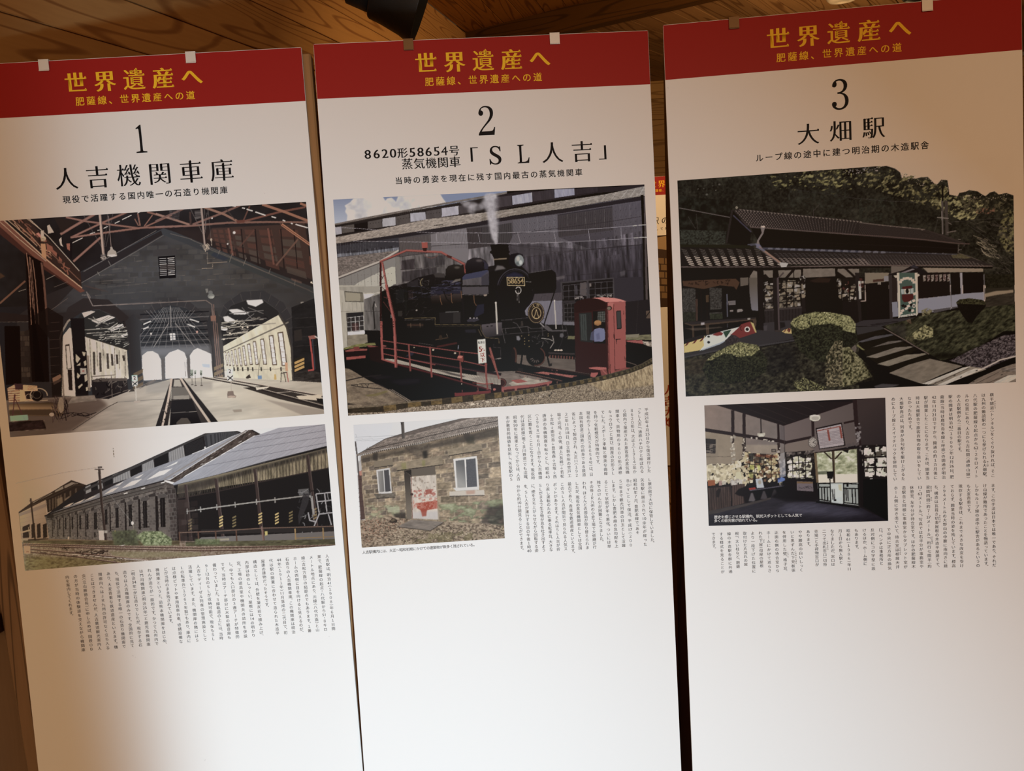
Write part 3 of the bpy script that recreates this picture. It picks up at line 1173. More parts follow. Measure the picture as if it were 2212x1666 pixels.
        r = r * (np.clip(lum / w.mean(-1, keepdims=True), 1e-3, 1) ** (con - 1))
        return np.clip(r * .80, .0035, .80)


def blur(m, r):
    """three box passes"""
    k = max(1, int(r * .6))
    for ax in (0, 1):
        for _ in range(2):
            p = np.cumsum(np.pad(m, [(k + 1, k) if i == ax else (0, 0) for i in range(2)], mode='edge'), ax)
            n = m.shape[ax]
            a = [slice(None)] * 2; b = [slice(None)] * 2
            a[ax] = slice(2 * k + 1, 2 * k + 1 + n); b[ax] = slice(0, n)
            m = (p[tuple(a)] - p[tuple(b)]) / (2 * k + 1)
    return m.astype(np.float32)


def vnoise(X, Y, seed):
    xi, yi = np.floor(X).astype(np.int64), np.floor(Y).astype(np.int64)
    fx, fy = X - xi, Y - yi
    fx, fy = fx * fx * (3 - 2 * fx), fy * fy * (3 - 2 * fy)

    def h(a, b):
        n = (a * 374761393 + b * 668265263 + seed * 1442695041) & 0xFFFFFFFF
        n = ((n ^ (n >> 13)) * 1274126177) & 0xFFFFFFFF
        return ((n ^ (n >> 16)) & 0xFFFF) / 65535.0
    return ((h(xi, yi) * (1 - fx) + h(xi + 1, yi) * fx) * (1 - fy) + (h(xi, yi + 1) * (1 - fx) + h(xi + 1, yi + 1) * fx) * fy).astype(np.float32)
# ---------------------------------------------------------------- board 2, upper print: the locomotive on the turntable
def pic_loco():
    s = Art(1, (15.8, 274.1, 580.6, 664.9), 2)
    V1, V2, V3, V4 = (700, 390, 5.821), (1040, 390, 5.672), (730, 620, 5.949), (1040, 620, 5.672)
    s.view(*V1)
    s.P('0,0 2300,0 2300,1600 0,1600', ((118, 130, 158), (158, 168, 185), (0, 200), (0, 540), 'g'))
    cloud = '290,510 300,440 270,395 285,350 262,320 330,282 372,235 470,222 560,212 740,210 770,262 800,232 850,222 895,262 905,280 935,205 1100,195 1460,178 1500,240 1535,285 1200,380 700,470'
    s.P(cloud, (186, 184, 182), 1, 10)
    s.tex(cloud, [(160, 162, 168), (190, 188, 186), (205, 202, 196)], 110, seed=3, a=.8, soft=14)
    s.P('370,290 560,240 640,330 500,420 400,400', (168, 170, 176), .4, 30)
    # the large shed: wall behind everything
    s.P('130,570 2300,190 2300,1600 130,1600', (84, 80, 83))
    s.P('140,575 2300,190 2300,400 140,720', (44, 39, 39))
    for q, c in (('140,592 222,580 228,672 146,688', (150, 150, 160)), ('228,578 380,552 382,645 230,668', (92, 86, 82)), ('388,552 550,522 552,628 388,650', (32, 27, 28)),
                 ('552,520 730,488 735,592 556,612', (88, 82, 80)), ('735,484 900,460 903,566 738,586', (160, 160, 166)), ('905,458 1080,420 1085,540 905,566', (86, 80, 78)),
                 ('1085,415 1275,398 1283,494 1088,526', (158, 158, 168)), ('1283,388 1475,358 1480,464 1285,492', (84, 78, 78)), ('1478,352 1690,322 1693,430 1482,462', (162, 160, 170)),
                 ('1695,322 1860,292 1860,400 1697,430', (76, 70, 72))):
        s.P(q, c)
        s.mod(q, .10, 30, 3, 80, seed=5)
    for x0, y0 in ((585, 545), (930, 490), (1310, 425)):
        for k in range(5):
            s.E(x0 + k * 35, y0 - k * 5, 5, 5, (50, 45, 45))
    s.P('130,548 500,470 900,395 1500,285 2300,145 2300,178 1500,308 900,422 500,500 135,570', (112, 104, 98))
    s.mod('130,548 900,395 2300,145 2300,178 900,422 135,570', .25, 12, 4, -10, seed=2)
    s.P('135,566 900,420 2300,176 2300,192 900,438 137,582', (50, 44, 42))
    # lower roof in sun
    rf = '140,716 700,615 1300,490 2300,372 2300,470 1500,590 800,702 150,797'
    s.P(rf, (148, 138, 128))
    s.mod(rf, .28, 9, 3, -12, seed=7)
    s.L('1380,572 1500,555', 8, (60, 55, 52))
    s.P('150,797 800,702 1500,590 2300,470 2300,520 1500,640 800,745 150,832', (46, 42, 48))
    # wall panels
    s.P('150,830 940,720 950,880 165,962', (62, 62, 70))
    s.stripes('160,800 690,760 690,880 165,930', 26, (80, 80, 86), None, .25, seed=4)
    s.P('165,925 500,900 940,842 945,882 165,966', (112, 116, 126))
    s.mod('165,905 940,815 945,882 165,966', .5, 14, 6, 88, seed=9)
    s.P('945,735 1330,688 1342,905 952,962', (94, 88, 88))
    s.stripes('945,735 1330,688 1342,905 952,962', 22, (78, 72, 74), None, .3)
    s.P('1340,680 1790,600 1812,795 1350,828', (122, 118, 122))
    s.P('1350,830 1812,797 1830,1060 1500,910 1345,900', (118, 114, 118))
    s.P('1792,608 2300,560 2300,840 1812,862', (72, 66, 68))
    s.stripes('1340,680 1790,600 1812,850 1350,870', 28, (100, 96, 100), None, .22)
    s.stripes('1792,610 2300,560 2300,840 1812,862', 24, (58, 52, 55), None, .35)
    s.P('1815,865 2300,800 2300,1200 1815,1100', (112, 108, 112))
    s.mod('1815,865 2300,800 2300,1200 1815,1100', .45, 30, 5, 88, seed=11)
    s.P('955,962 1500,900 1760,1060 1760,1300 900,1350 900,1000', (104, 100, 100))
    s.P('975,1010 1140,985 1140,1115 975,1125', (60, 54, 58), .9, 6)
    s.P('1260,960 1520,940 1520,1060 1260,1100', (70, 66, 70), .8, 10)
    s.P('985,1150 1420,1090 1420,1250 990,1275', (58, 54, 58), .85, 10)
    s.mod('950,962 1500,900 1760,1060 1760,1300 900,1350', .4, 26, 6, 88, seed=13)
    for t in ('945,880 955,962 1345,905', '1345,828 1815,797 2300,745', '1150,1115 1500,1075', '950,1125 1140,1115'):
        s.L(t, 5, (56, 52, 54))
    # low annex with its roof
    an = '165,975 935,880 700,1015 182,1222'
    s.P(an, (116, 108, 103))
    s.mod(an, .4, 9, 2, 10, seed=15)
    s.P('188,1245 700,1040 905,962 912,1300 815,1342 715,1412 190,1382', (128, 127, 124))
    s.P('330,1372 420,1292 620,1190 850,1088 895,1090 905,1300 715,1400 600,1392', (168, 168, 158))
    s.P('770,1130 850,1088 895,1090 905,1300 815,1340', (172, 172, 158))
    for x in (262, 345, 425, 505, 590, 672, 900):
        s.L([(x, 1235 - (x - 262) * .42), (x + 12, 1372)], 3, (100, 98, 94))
    for x in range(220, 880, 42):
        for y in (1372, 1290, 1205):
            if y > 1260 - (x - 190) * .38:
                s.E(x, y - (x - 200) * .05, 4, 4, (105, 100, 94))
    s.L('182,1222 700,1022 935,882', 22, (170, 164, 155))
    s.L('190,1242 700,1042 940,900', 6, (92, 86, 82))
    s.P('905,960 950,965 975,1280 915,1300', (122, 120, 116))
    s.P('188,1385 715,1415 715,1600 200,1600', (150, 148, 138))
    # wires
    s.LL('132,590 450,607 700,628;1160,650 1420,660 2300,662;370,765 1130,775 2300,797;1415,660 1420,770;1935,665 1962,790', 5, (150, 145, 152))
    # ---------- upper right quarter
    s.view(*V2)
    s.P('180,190 430,140 1600,80 2050,40 2050,100 1400,160 160,370', (46, 39, 42))
    for q, c in (('170,210 370,185 372,310 170,340', (74, 66, 70)), ('374,192 616,150 622,266 380,302', (152, 150, 162)), ('618,150 886,112 890,225 626,262', (66, 58, 62)), ('890,112 1135,99 1138,182 893,218', (140, 138, 152)),
                 ('1138,105 1420,85 1420,140 1140,180', (56, 48, 52))):
        s.P(q, c)
        s.stripes(q, 16, tuple(v * .9 for v in c), None, .25)
        s.mod(q, .1, 20, 4, 85, seed=6)
    rf = '0,408 400,345 1000,250 1500,175 2006,70 2006,188 1500,262 1000,350 400,430 0,498'
    s.P(rf, (134, 124, 112))
    s.mod(rf, .25, 9, 3, -10, seed=17)
    s.LL('1540,170 1470,250;1650,145 1590,235;1790,120 1700,225;1890,95 1820,205;1990,80 1930,185', 6, (160, 150, 138))
    s.L('1085,290 1200,262 1320,238 1425,205', 16, (158, 148, 138), .6)
    s.L('200,425 300,400 420,385', 14, (162, 152, 142), .6)
    s.P('180,472 1000,352 1500,264 2006,192 2010,1600 880,1600 560,1120 330,900 330,790 180,790', ((92, 86, 92), (56, 52, 60), (1000, 420), (1100, 1250), 'g'))
    s.P('0,500 400,432 1000,352 2006,192 2006,240 1000,400 400,480 0,540', (44, 39, 44))
    s.P('0,580 370,520 385,765 0,790', (74, 70, 72))
    s.stripes('0,580 370,520 385,765 0,790', 18, (60, 56, 59), None, .35)
    s.P('385,490 925,420 930,640 390,655', (104, 100, 106))
    s.P('390,660 930,640 945,700 1340,850 340,780', (100, 95, 101))
    s.P('1612,300 1945,250 1965,790 1620,800', (90, 84, 90))
    s.P('930,430 1600,325 1612,610 945,700', (74, 68, 70))
    s.L('930,428 1600,325', 14, (58, 54, 60))
    s.stripes('935,440 1600,345 1610,610 945,695', 30, (60, 54, 57), None, .3)
    for x in (1050, 1160, 1270, 1385, 1500):
        s.L([(x, 418 - (x - 1050) * .14), (x + 4, 560)], 5, (96, 90, 88))
    for x in (472, 575, 680, 782, 885):
        s.L([(x, 478 - (x - 472) * .13), (x + 4, 650)], 4, (126, 122, 126))
    for x in (1690, 1812):
        s.L([(x, 300), (x + 8, 470)], 5, (116, 110, 114))
    s.stripes('385,490 1960,260 1990,1180 330,1130', 150, (62, 57, 64), None, .3, a=.5)
    # rust and water streaks, seams
    s.mod('330,780 1340,740 1960,620 1985,1180 900,1240 560,1120', .55, 34, 7, 89, seed=19)
    s.P('340,800 800,770 800,880 520,920 340,860', (64, 60, 66), .6, 20)
    for q in ('870,880 1340,850 1340,960 880,1000', '1380,860 1700,800 1700,900 1380,960'):
        s.mod(q, .5, 18, 8, 89, seed=23)
    s.LL('392,655 930,590 1612,500 1945,445;340,790 900,880 1340,845 1970,785;530,940 1000,885 1340,850 1975,788;900,1180 1300,1150 1985,1090', 5, (50, 45, 50))
    s.P('345,800 1340,850 1340,862 520,942', (90, 85, 90), .3)
    for r in range(8):
        for k in range(26):
            x = 400 + k * 62
            y = 560 + r * 80 - k * 9
            if x > 480 or r > 5:
                s.E(x, y, 4, 5, (44, 40, 44), .8)
    s.P('880,1185 1020,1165 1020,1200 885,1230', (120, 112, 112), .5, 8)
    s.P('1690,1120 1760,1105 1755,1160 1700,1180', (110, 104, 108), .5, 12)
    # down pipe
    s.P('1945,180 1982,178 2000,600 2028,1600 1985,1600 1965,600', (22, 16, 18))
    s.P('1984,200 2006,195 2040,1600 2010,1600', (84, 74, 72))
    # wires over the right half
    s.LL('0,648 400,640 900,622 1400,595 1960,548;0,772 480,772 900,762 1400,740 2020,695;440,640 478,770;885,625 910,762;1305,600 1325,740;1705,578 1712,715', 6, (142, 136, 142))
    s.LL('1850,560 1900,553;1920,550 2010,545;1860,708 1920,705;1930,700 2025,698', 9, (170, 165, 168))
    # shed window
    s.P('965,1245 1620,1190 1635,1600 985,1600', (70, 66, 70))
    s.P('988,1262 1285,1235 1290,1600 998,1600', (28, 25, 28))
    s.P('1310,1232 1605,1208 1618,1600 1318,1600', (28, 25, 28))
    s.P('1205,1255 1282,1248 1282,1420 1200,1400', (92, 84, 84))
    s.P('1140,1290 1170,1285 1180,1400 1145,1400', (72, 68, 74), 1, 4)
    s.P('1315,1265 1340,1262 1342,1300 1316,1300', (120, 110, 105), 1, 3)
    s.grid('998,1290 1285,1262 1290,1560 1000,1570', 4, 4, (84, 80, 84), 6)
    s.grid('1318,1258 1608,1235 1616,1540 1320,1555', 4, 4, (84, 80, 84), 6)
    s.papers('1150,1420 1290,1410 1290,1450 1150,1460', 7, 30, 18, [(100, 95, 96), (130, 122, 118)], 3)
    s.papers('1330,1410 1600,1400 1600,1430 1330,1440', 14, 30, 14, [(110, 104, 100), (140, 132, 126)], 4)
    # smoke
    for i, (x, y, rx, ry, a) in enumerate(((178, 745, 22, 45, .8), (160, 680, 38, 60, .85), (150, 600, 52, 70, .85), (140, 520, 55, 70, .85), (125, 440, 55, 75, .8), (115, 350, 62, 80, .75), (105, 270, 75, 80, .75), (110, 205, 80, 45, .8), (60, 270, 60, 60, .45), (20, 310, 50, 45, .4), (-60, 330, 90, 45, .45), (-140, 300, 90, 40, .5), (-200, 280, 60, 25, .45), (-120, 360, 50, 60, .5))):
        s.E(x, y, rx, ry, (172, 168, 172), a, soft=min(rx, ry) * .45)
    s.tex('60,160 215,160 215,460 200,780 150,780 90,500 40,330', [(120, 114, 120), (190, 186, 188)], 38, seed=31, a=.35, soft=24)
    s.P('215,480 200,500 215,520', (120, 116, 120), .6, 6)
    # ---------- locomotive, upper parts
    s.view(*V1)
    body = '815,1342 1040,1292 1180,1220 1360,1180 1530,1200 1530,1110 1760,1060 1780,1160 2080,1080 2300,1040 2300,1600 820,1600'
    s.P(body, (30, 27, 30))
    s.P('1530,1245 1528,1130 1560,1078 1630,1056 1700,1060 1748,1090 1765,1150 1765,1250', ((44, 40, 38), (26, 23, 24), (1640, 1080), (1640, 1240), 'g'))
    s.E(1672, 1096, 34, 16, (120, 112, 100), .6, 14)
    s.P('1772,1165 1772,1080 1800,1010 1870,975 1960,972 2030,1010 2062,1060 2065,1150 1900,1165', ((46, 42, 48), (24, 21, 28), (1900, 990), (1900, 1150), 'g'))
    s.E(1950, 1010, 40, 16, (128, 116, 112), .55, 14)
    s.P('2000,1000 2062,1060 2065,1150 2020,1150', (66, 66, 92), .6, 10)
    s.L('2005,1030 2003,1080', 12, (20, 18, 20))
    s.scribble('830,1340 1180,1240 1530,1200 1560,1300 1730,1250 1730,1500 840,1500', 170, 80, 5, [(14, 12, 14), (60, 56, 58), (92, 88, 90), (20, 18, 22), (40, 38, 44)], 5)
    s.P('1320,1330 1700,1270 1730,1480 1340,1500', (56, 56, 80), .75, 14)
    s.scribble('1300,1300 1720,1260 1720,1500 1320,1500', 60, 150, 6, [(16, 14, 18), (30, 28, 36), (84, 84, 112)], 6, ang=-8)
    s.scribble('1300,1300 1720,1260 1720,1500 1320,1500', 16, 150, 6, [(16, 14, 18)], 7, ang=80)
    s.P('1590,1300 1650,1245 1720,1235 1715,1262 1650,1275', (128, 120, 108), .8, 4)
    s.ring(1245, 1285, 30, 48, 10, (128, 116, 84), 1, 90, 270)
    s.P('1380,1180 1440,1160 1520,1178 1520,1225 1400,1220', (66, 62, 62), 1, 4)
    s.P('1060,1420 1120,1415 1125,1505 1065,1505', (92, 78, 76), 1, 2)
    s.L('1060,1460 1125,1458', 6, (30, 26, 28))
    s.P('1040,1300 1180,1240 1190,1330 1060,1400', (58, 55, 60), .7, 10)
    # smoke deflector, near side
    s.P('1728,1215 1765,1172 2062,1112 2088,1145 2092,1380 2065,1440 1765,1442 1728,1400', (20, 18, 20))
    s.P('1740,1220 1772,1182 2055,1124 2070,1150 2070,1200 1742,1252', (66, 70, 98))
    s.P('1742,1252 2070,1200 2074,1375 2050,1425 1775,1428 1742,1395', ((96, 92, 96), (78, 74, 80), (1800, 1240), (1900, 1420), 'g'))
    s.mod('1742,1252 2070,1200 2074,1375 2050,1425 1775,1428', .15, 20, 6, 88, seed=31)
    # red gantry
    for t, w, c in (('712,1420 714,1020', 26, (72, 34, 34)), ('735,1030 832,1560', 26, (168, 92, 84)), ('742,1030 842,1560', 8, (96, 48, 44)),
                    ('712,1022 1040,882 1470,902 1560,950 1765,1055', 26, (158, 84, 76)), ('715,1030 1040,894 1470,916 1760,1066', 6, (92, 46, 42)), ('1762,1050 1775,1170', 18, (130, 66, 60))):
        s.L(t, w, c)
    s.LL('718,1260 760,1190;722,1200 742,1230;725,1300 770,1290;725,1330 780,1400', 6, (50, 36, 36))
    s.P('1228,780 1302,778 1305,850 1232,852', (158, 78, 68))
    s.P('1240,852 1295,850 1290,890 1250,890', (60, 34, 34))
    s.ring(1350, 925, 80, 50, 6, (120, 76, 66), 1, 0, 180)
    s.P('1540,935 1610,955 1600,985 1550,970', (84, 42, 38))
    # ---------- chimney, lamp, smokebox
    s.view(*V2)
    s.P('0,1180 180,1090 330,1080 560,1120 640,1250 640,1600 0,1600', (22, 20, 24))
    s.P('0,1180 90,1100 95,1390 60,1395 0,1395', (80, 78, 90), .8)
    s.P('108,792 215,780 328,785 334,860 347,870 345,886 316,905 318,1060 345,1095 165,1105 152,960 128,906 104,890 102,874 122,860', (24, 21, 23))
    s.P('145,960 308,950 312,966 150,978', (120, 104, 82))
    s.P('190,1040 262,1050 300,1085 200,1100 160,1110', (140, 134, 132), .7, 14)
    s.P('330,960 360,905 440,890 500,905 525,960 520,1030 470,1070 380,1070 330,1020', (26, 24, 34))
    s.E(462, 982, 62, 76, (62, 60, 64))
    s.E(462, 982, 54, 68, (126, 134, 134))
    s.E(448, 960, 22, 30, (176, 170, 160), .8, 6)
    s.E(478, 1005, 20, 28, (186, 192, 188), .8, 6)
    s.E(440, 1020, 20, 18, (90, 100, 102), .8, 6)
    s.P('385,1070 470,1070 450,1110 400,1110', (16, 14, 16))
    s.E(415, 1340, 240, 262, (28, 26, 32))
    s.ring(412, 1335, 218, 250, 10, (74, 72, 82), .8, 180, 330)
    s.E(418, 1345, 205, 240, (17, 16, 20))
    s.P('290,1160 400,1118 500,1150 530,1190 300,1190', (44, 46, 74), .9, 22)
    s.ring(418, 1345, 205, 240, 6, (52, 50, 56), .9)
    # right deflector
    s.P('565,1142 860,1096 905,1130 914,1170 915,1320 890,1375 640,1392 600,1250', (12, 10, 12))
    s.L('600,1130 860,1094', 4, (96, 92, 92))
    s.L('540,1240 612,1246', 6, (120, 116, 112))
    s.L('900,1370 840,1480', 12, (16, 14, 16))
    s.L('680,1393 725,1391', 8, (180, 170, 160))
    # number plate
    s.P('306,1184 528,1184 532,1294 312,1291', (168, 150, 108))
    s.P('316,1195 519,1194 522,1284 321,1281', (24, 18, 12))
    # wheel handle
    s.ring(450, 1347, 33, 40, 10, (176, 170, 162))
    s.LL('450,1347 430,1325;450,1347 475,1330;450,1347 455,1385', 7, (150, 145, 138))
    s.LL('437,1395 437,1470;452,1395 460,1500', 7, (128, 122, 118))
    # ---------- lower left quarter
    s.view(*V3)
    s.P('10,-20 345,-20 345,760 60,800', (166, 164, 152))
    s.P('15,0 560,-10 560,70 300,70 20,40', (150, 148, 138))
    s.mod('15,0 345,0 345,700 60,760', .08, 30, 5, 85, seed=44)
    s.P('85,52 325,72 332,198 95,192', (96, 94, 86))
    s.P('97,68 290,84 292,182 100,182', (150, 146, 128))
    s.P('292,84 322,86 326,190 294,184', (118, 114, 100))
    s.L('330,90 560,72', 12, (180, 178, 166))
    s.P('330,92 480,90 350,175', (184, 186, 190))
    for x in (60, 180, 240, 300):
        s.L([(x, 200), (x + 8, 320)], 3, (120, 118, 108))
    s.L('35,318 335,312', 5, (128, 124, 112))
    s.P('108,332 330,322 338,560 122,578', (58, 56, 58))
    s.P('112,335 328,326 330,372 116,390', (46, 46, 50))
    s.grid('118,398 332,372 338,556 124,572', 4, 3, (170, 172, 172), 6)
    s.L('224,375 234,565', 9, (176, 178, 178))
    s.P('180,470 270,460 275,560 190,565', (110, 60, 58), .4, 10)
    s.P('126,580 345,560 350,602 130,620', (192, 196, 202))
    s.P('122,622 378,608 392,712 128,765', (134, 128, 112))
    s.mod('122,622 378,608 392,712 128,765', .15, 40, 2, 0, seed=45)
    s.L('118,330 125,760', 6, (110, 106, 96))
    # tender side
    s.P('335,160 480,110 560,85 570,562 345,556', ((120, 118, 116), (84, 82, 82), (350, 300), (560, 300), 'g'))
    s.mod('335,160 560,85 570,562 345,556', .25, 30, 6, 86, seed=46)
    s.L('470,190 455,260 470,420 475,540', 16, (28, 26, 26), .8)
    s.L('480,215 495,260', 10, (176, 172, 168), .9)
    s.L('338,312 560,318', 5, (66, 62, 62))
    s.P('345,556 575,562 600,760 480,760 385,712 380,615 350,604', (22, 20, 22))
    s.P('75,785 250,735 478,715 492,748 90,812', (124, 126, 70))
    s.mod('75,785 250,735 478,715 492,748 90,812', .35, 10, 3, -8, seed=47)
    # body of the engine, dark
    s.P('560,60 700,20 1200,-20 2100,-20 2100,1200 1500,1020 760,880 575,760', (21, 19, 22))
    s.mod('560,60 2100,-20 2100,1200 575,760', .25, 60, 2, 0, seed=48)
    s.P('860,20 890,0 890,380 862,380', (30, 32, 30))
    s.P('740,40 855,20 855,200 745,215', (38, 40, 42), .8, 6)
    s.P('900,50 970,40 975,170 905,175', (66, 54, 54), .9, 3)
    s.grid('905,60 970,55 972,168 908,170', 3, 2, (30, 26, 28), 6)
    s.P('1190,95 1590,85 1590,190 1500,215 1200,215', ((66, 56, 54), (32, 26, 24), (1300, 100), (1300, 200), 'g'))
    s.P('1200,0 1580,-10 1590,85 1190,95', (52, 52, 76), .8, 8)
    s.scribble('900,0 1580,-10 1580,90 900,160', 50, 160, 7, [(14, 12, 16), (36, 36, 48), (78, 78, 96)], 11, ang=-4)
    s.scribble('560,20 1190,0 1190,360 700,380', 70, 70, 5, [(12, 11, 13), (46, 44, 46), (66, 62, 62)], 12)
    s.LL('1312,110 1320,180 1340,230;1455,80 1462,190 1490,240;1580,50 1592,150;1745,110 1752,200 1780,240', 8, (120, 84, 56))
    s.L('1360,60 1400,160 1500,240', 14, (12, 10, 12))
    s.P('1592,0 1930,-5 1935,70 1900,95 1600,95', (84, 80, 86))
    s.L('1590,100 1890,104 1935,80', 6, (110, 106, 108))
    s.P('1868,98 1915,96 1915,115 1880,122', (180, 160, 140), .8, 2)
    s.P('1790,230 1930,210 1890,330 1760,395 1750,350', (46, 48, 72), .8, 10)
    s.L('1600,110 1620,460', 14, (34, 30, 34))
    s.L('1925,100 1860,470', 12, (12, 10, 12))
    s.P('1300,330 1580,318 1580,468 1310,470', (40, 38, 40))
    s.L('1380,325 1550,318', 12, (96, 96, 96))
    s.P('1485,330 1570,328 1570,460 1480,465', (58, 56, 56), .8)
    s.P('1655,430 1690,405 1800,402 1815,425 1760,448 1665,450', (62, 60, 72))
    for x in (1700, 1748, 1785):
        s.E(x, 400, 10, 7, (176, 168, 170), 1, 2)
    s.E(1012, 300, 12, 10, (150, 144, 138), 1, 2)
    for t in ('860,405 1060,398 1250,398 1250,485 1540,486 1830,490', '1830,490 1840,560 1880,625 2030,655 2060,660 2068,730'):
        s.L(t, 7, (112, 98, 66))
    s.L('860,425 1230,420', 6, (88, 84, 84))
    s.L('1250,505 1820,510', 7, (60, 54, 46))
    s.P('1840,500 1990,470 2100,465 2100,640 1960,630 1880,600', (74, 70, 76))
    s.P('885,465 1100,462 1100,520 890,522', (40, 36, 34))
    s.LL('890,490 1100,490', 14, (78, 56, 44))
    s.LL('1055,465 1060,520;935,465 938,520', 6, (116, 96, 72))
    s.P('770,310 828,308 828,375 775,378', (66, 62, 58), .8, 2)
    s.P('675,355 690,355 695,398 680,400', (120, 124, 120), .8, 3)
    s.P('1630,550 1770,540 1780,590 1640,590', (48, 48, 60), .8, 6)
    s.L('1250,680 1420,650', 14, (78, 62, 46))
    s.E(1320, 650, 22, 34, (62, 50, 38))
    s.L('1270,770 1530,720', 26, (80, 38, 36))
    s.L('1395,600 1410,640', 7, (110, 96, 80))
    s.L('1548,750 1545,800', 12, (120, 124, 140))
    s.E(980, 778, 10, 8, (170, 160, 130))
    s.E(1225, 808, 14, 12, (190, 180, 160)); s.E(1505, 850, 14, 12, (180, 170, 150))
    s.L('1035,720 1230,750', 6, (86, 82, 80))
    # ---------- lower right quarter
    s.view(*V4)
    s.P('30,190 1140,150 1140,830 30,830', (20, 18, 22))
    s.P('620,172 985,168 990,462 780,462 720,430 540,345 530,290 560,250', (122, 120, 132))
    s.stripes('620,175 985,170 990,460 640,450', 40, (106, 104, 116), None, .35)
    s.P('615,85 985,70 985,168 620,175', (84, 78, 84))
    s.stripes('615,85 985,70 985,168 620,175', 40, (66, 60, 66), None, .35)
    s.E(410, 45, 240, 262, (26, 24, 28), t0=0, t1=180)
    s.E(413, 45, 205, 236, (15, 14, 17), t0=0, t1=180)
    s.P('395,20 480,20 470,44 400,44', (15, 14, 17))
    s.ring(450, 43, 33, 40, 10, (176, 170, 162), 1, 0, 180)
    s.LL('437,88 437,170;452,88 460,195;450,43 455,80', 8, (118, 112, 108))
    s.P('985,170 1145,165 1145,470 990,462', (56, 52, 56))
    s.P('1005,200 1145,195 1145,425 1015,415', (30, 28, 30))
    s.grid('1008,210 1145,200 1145,420 1015,415', 3, 4, (90, 86, 88), 5)
    s.P('995,425 1145,430 1145,470 1000,466', (112, 110, 118))
    s.L('905,20 765,460', 14, (12, 10, 12))
    # running plate curl and poles
    s.P('0,462 250,432 250,592 120,608 50,620 10,560', ((92, 86, 92), (60, 56, 60), (60, 470), (90, 600), 'g'))
    s.P('60,478 85,476 86,488 62,490', (28, 24, 26))
    s.P('112,472 137,470 138,482 114,484', (28, 24, 26))
    s.L('10,560 50,622 210,632 215,690', 7, (104, 90, 62))
    s.L('0,600 -40,520', 7, (104, 90, 62))
    s.P('166,200 185,200 204,580 184,580', (176, 172, 162))
    s.E(175, 194, 12, 12, (190, 186, 176))
    s.P('884,180 900,178 918,515 904,516', (166, 160, 152))
    s.E(892, 170, 10, 12, (180, 176, 168))
    # front beam with rails and fittings
    s.P('250,600 540,560 560,720 300,760', (24, 22, 25))
    s.LL('245,515 560,485 610,512 785,500;385,432 430,450 470,510 492,555;250,520 290,690;290,505 300,570;565,480 580,570;740,480 750,600;985,470 1000,560', 8, (86, 82, 82))
    s.P('780,462 815,480 870,530 1040,525 1040,545 820,545 760,500', (88, 84, 86))
    s.LL('240,582 500,562 790,535;270,408 560,378 790,390;240,408 375,404', 7, (72, 68, 70))
    s.P('480,420 505,418 512,478 482,480', (62, 56, 52))
    for x, y in ((527, 630), (527, 665), (527, 700), (490, 600), (578, 590), (580, 660), (582, 730), (815, 575), (816, 600)):
        s.E(x, y, 6, 6, (150, 130, 80))
    s.P('425,600 460,598 478,640 460,660 430,650', (120, 120, 126), 1, 4)
    s.P('960,570 1000,565 1010,605 985,625 955,610', (96, 94, 98), 1, 4)
    s.scribble('600,600 860,570 880,700 620,720', 26, 70, 6, [(10, 9, 10), (78, 76, 78), (110, 106, 102), (40, 38, 42)], 8)
    s.L('735,628 830,640 870,660', 9, (150, 146, 138))
    s.L('870,600 885,680 840,750', 12, (130, 124, 118))
    s.L('1030,480 1060,600 1020,620', 7, (66, 62, 64))
    s.L('1000,600 970,700 940,760', 5, (60, 56, 58))
    # wheels and what is seen beneath
    s.P('420,830 1145,865 1150,1035 700,985 430,935', (104, 94, 86))
    s.mod('420,830 1145,865 1150,1035 700,985 430,935', .15, 40, 4, 5, seed=33)
    s.P('820,798 1140,812 1140,832 820,818', (66, 58, 58))
    s.stripes('830,832 1140,852 1140,888 830,868', 9, (120, 72, 62), (36, 30, 30), .4)
    for x in (905, 940, 975):
        s.E(x, 775, 18, 10, (190, 176, 158), 1, 2)
    s.E(400, 850, 34, 110, (84, 52, 42))
    s.E(388, 850, 26, 98, (34, 26, 26))
    s.E(665, 850, 118, 122, (26, 22, 24))
    s.ring(668, 850, 108, 112, 14, (92, 56, 46), 1, -60, 100)
    for ang in range(60, 180, 24):
        a = math.radians(ang)
        s.L([(665 + 38 * math.cos(a), 860 + 38 * math.sin(a)), (665 + 76 * math.cos(a), 855 + 76 * math.sin(a))], 12, (110, 100, 94), .8)
    s.LL('480,690 500,800 490,900 470,1000;780,700 800,830 830,960', 20, (14, 12, 14))
    s.P('445,990 505,990 512,1030 450,1035', (42, 36, 36))
    s.P('815,945 860,935 862,965 830,975', (42, 36, 36))
    s.P('0,640 250,720 420,930 430,1040 0,1090', (16, 13, 16))
    s.LL('150,740 235,745 235,860;148,700 150,745', 7, (66, 62, 64))
    s.P('196,870 235,862 245,880 200,892', (100, 96, 92), 1, 4)
    # head mark
    s.E(667, 320, 102, 129, (24, 18, 16))
    s.ring(667, 320, 92, 119, 7, (146, 124, 88))
    s.E(667, 320, 88, 114, (52, 42, 34))
    s.ring(671, 322, 54, 68, 9, (170, 146, 98))
    s.E(671, 322, 48, 62, (48, 38, 30))
    s.LL('670,275 655,340 640,375;670,275 688,340 704,375;636,370 655,385 690,385 706,368', 8, (176, 152, 104))
    s.L('715,440 765,490', 14, (140, 136, 136))
    # rails and red deck at the near end of the table
    s.P('-60,1040 420,1030 860,1150 830,1180 250,1240 -60,1290', (120, 110, 102))
    s.P('330,1180 430,1140 540,1104 640,1130 860,1160 800,1180 600,1192 370,1212', (160, 152, 138))
    s.mod('-60,1040 420,1030 860,1150 830,1180 250,1240 -60,1290', .2, 14, 5, 8, seed=35)
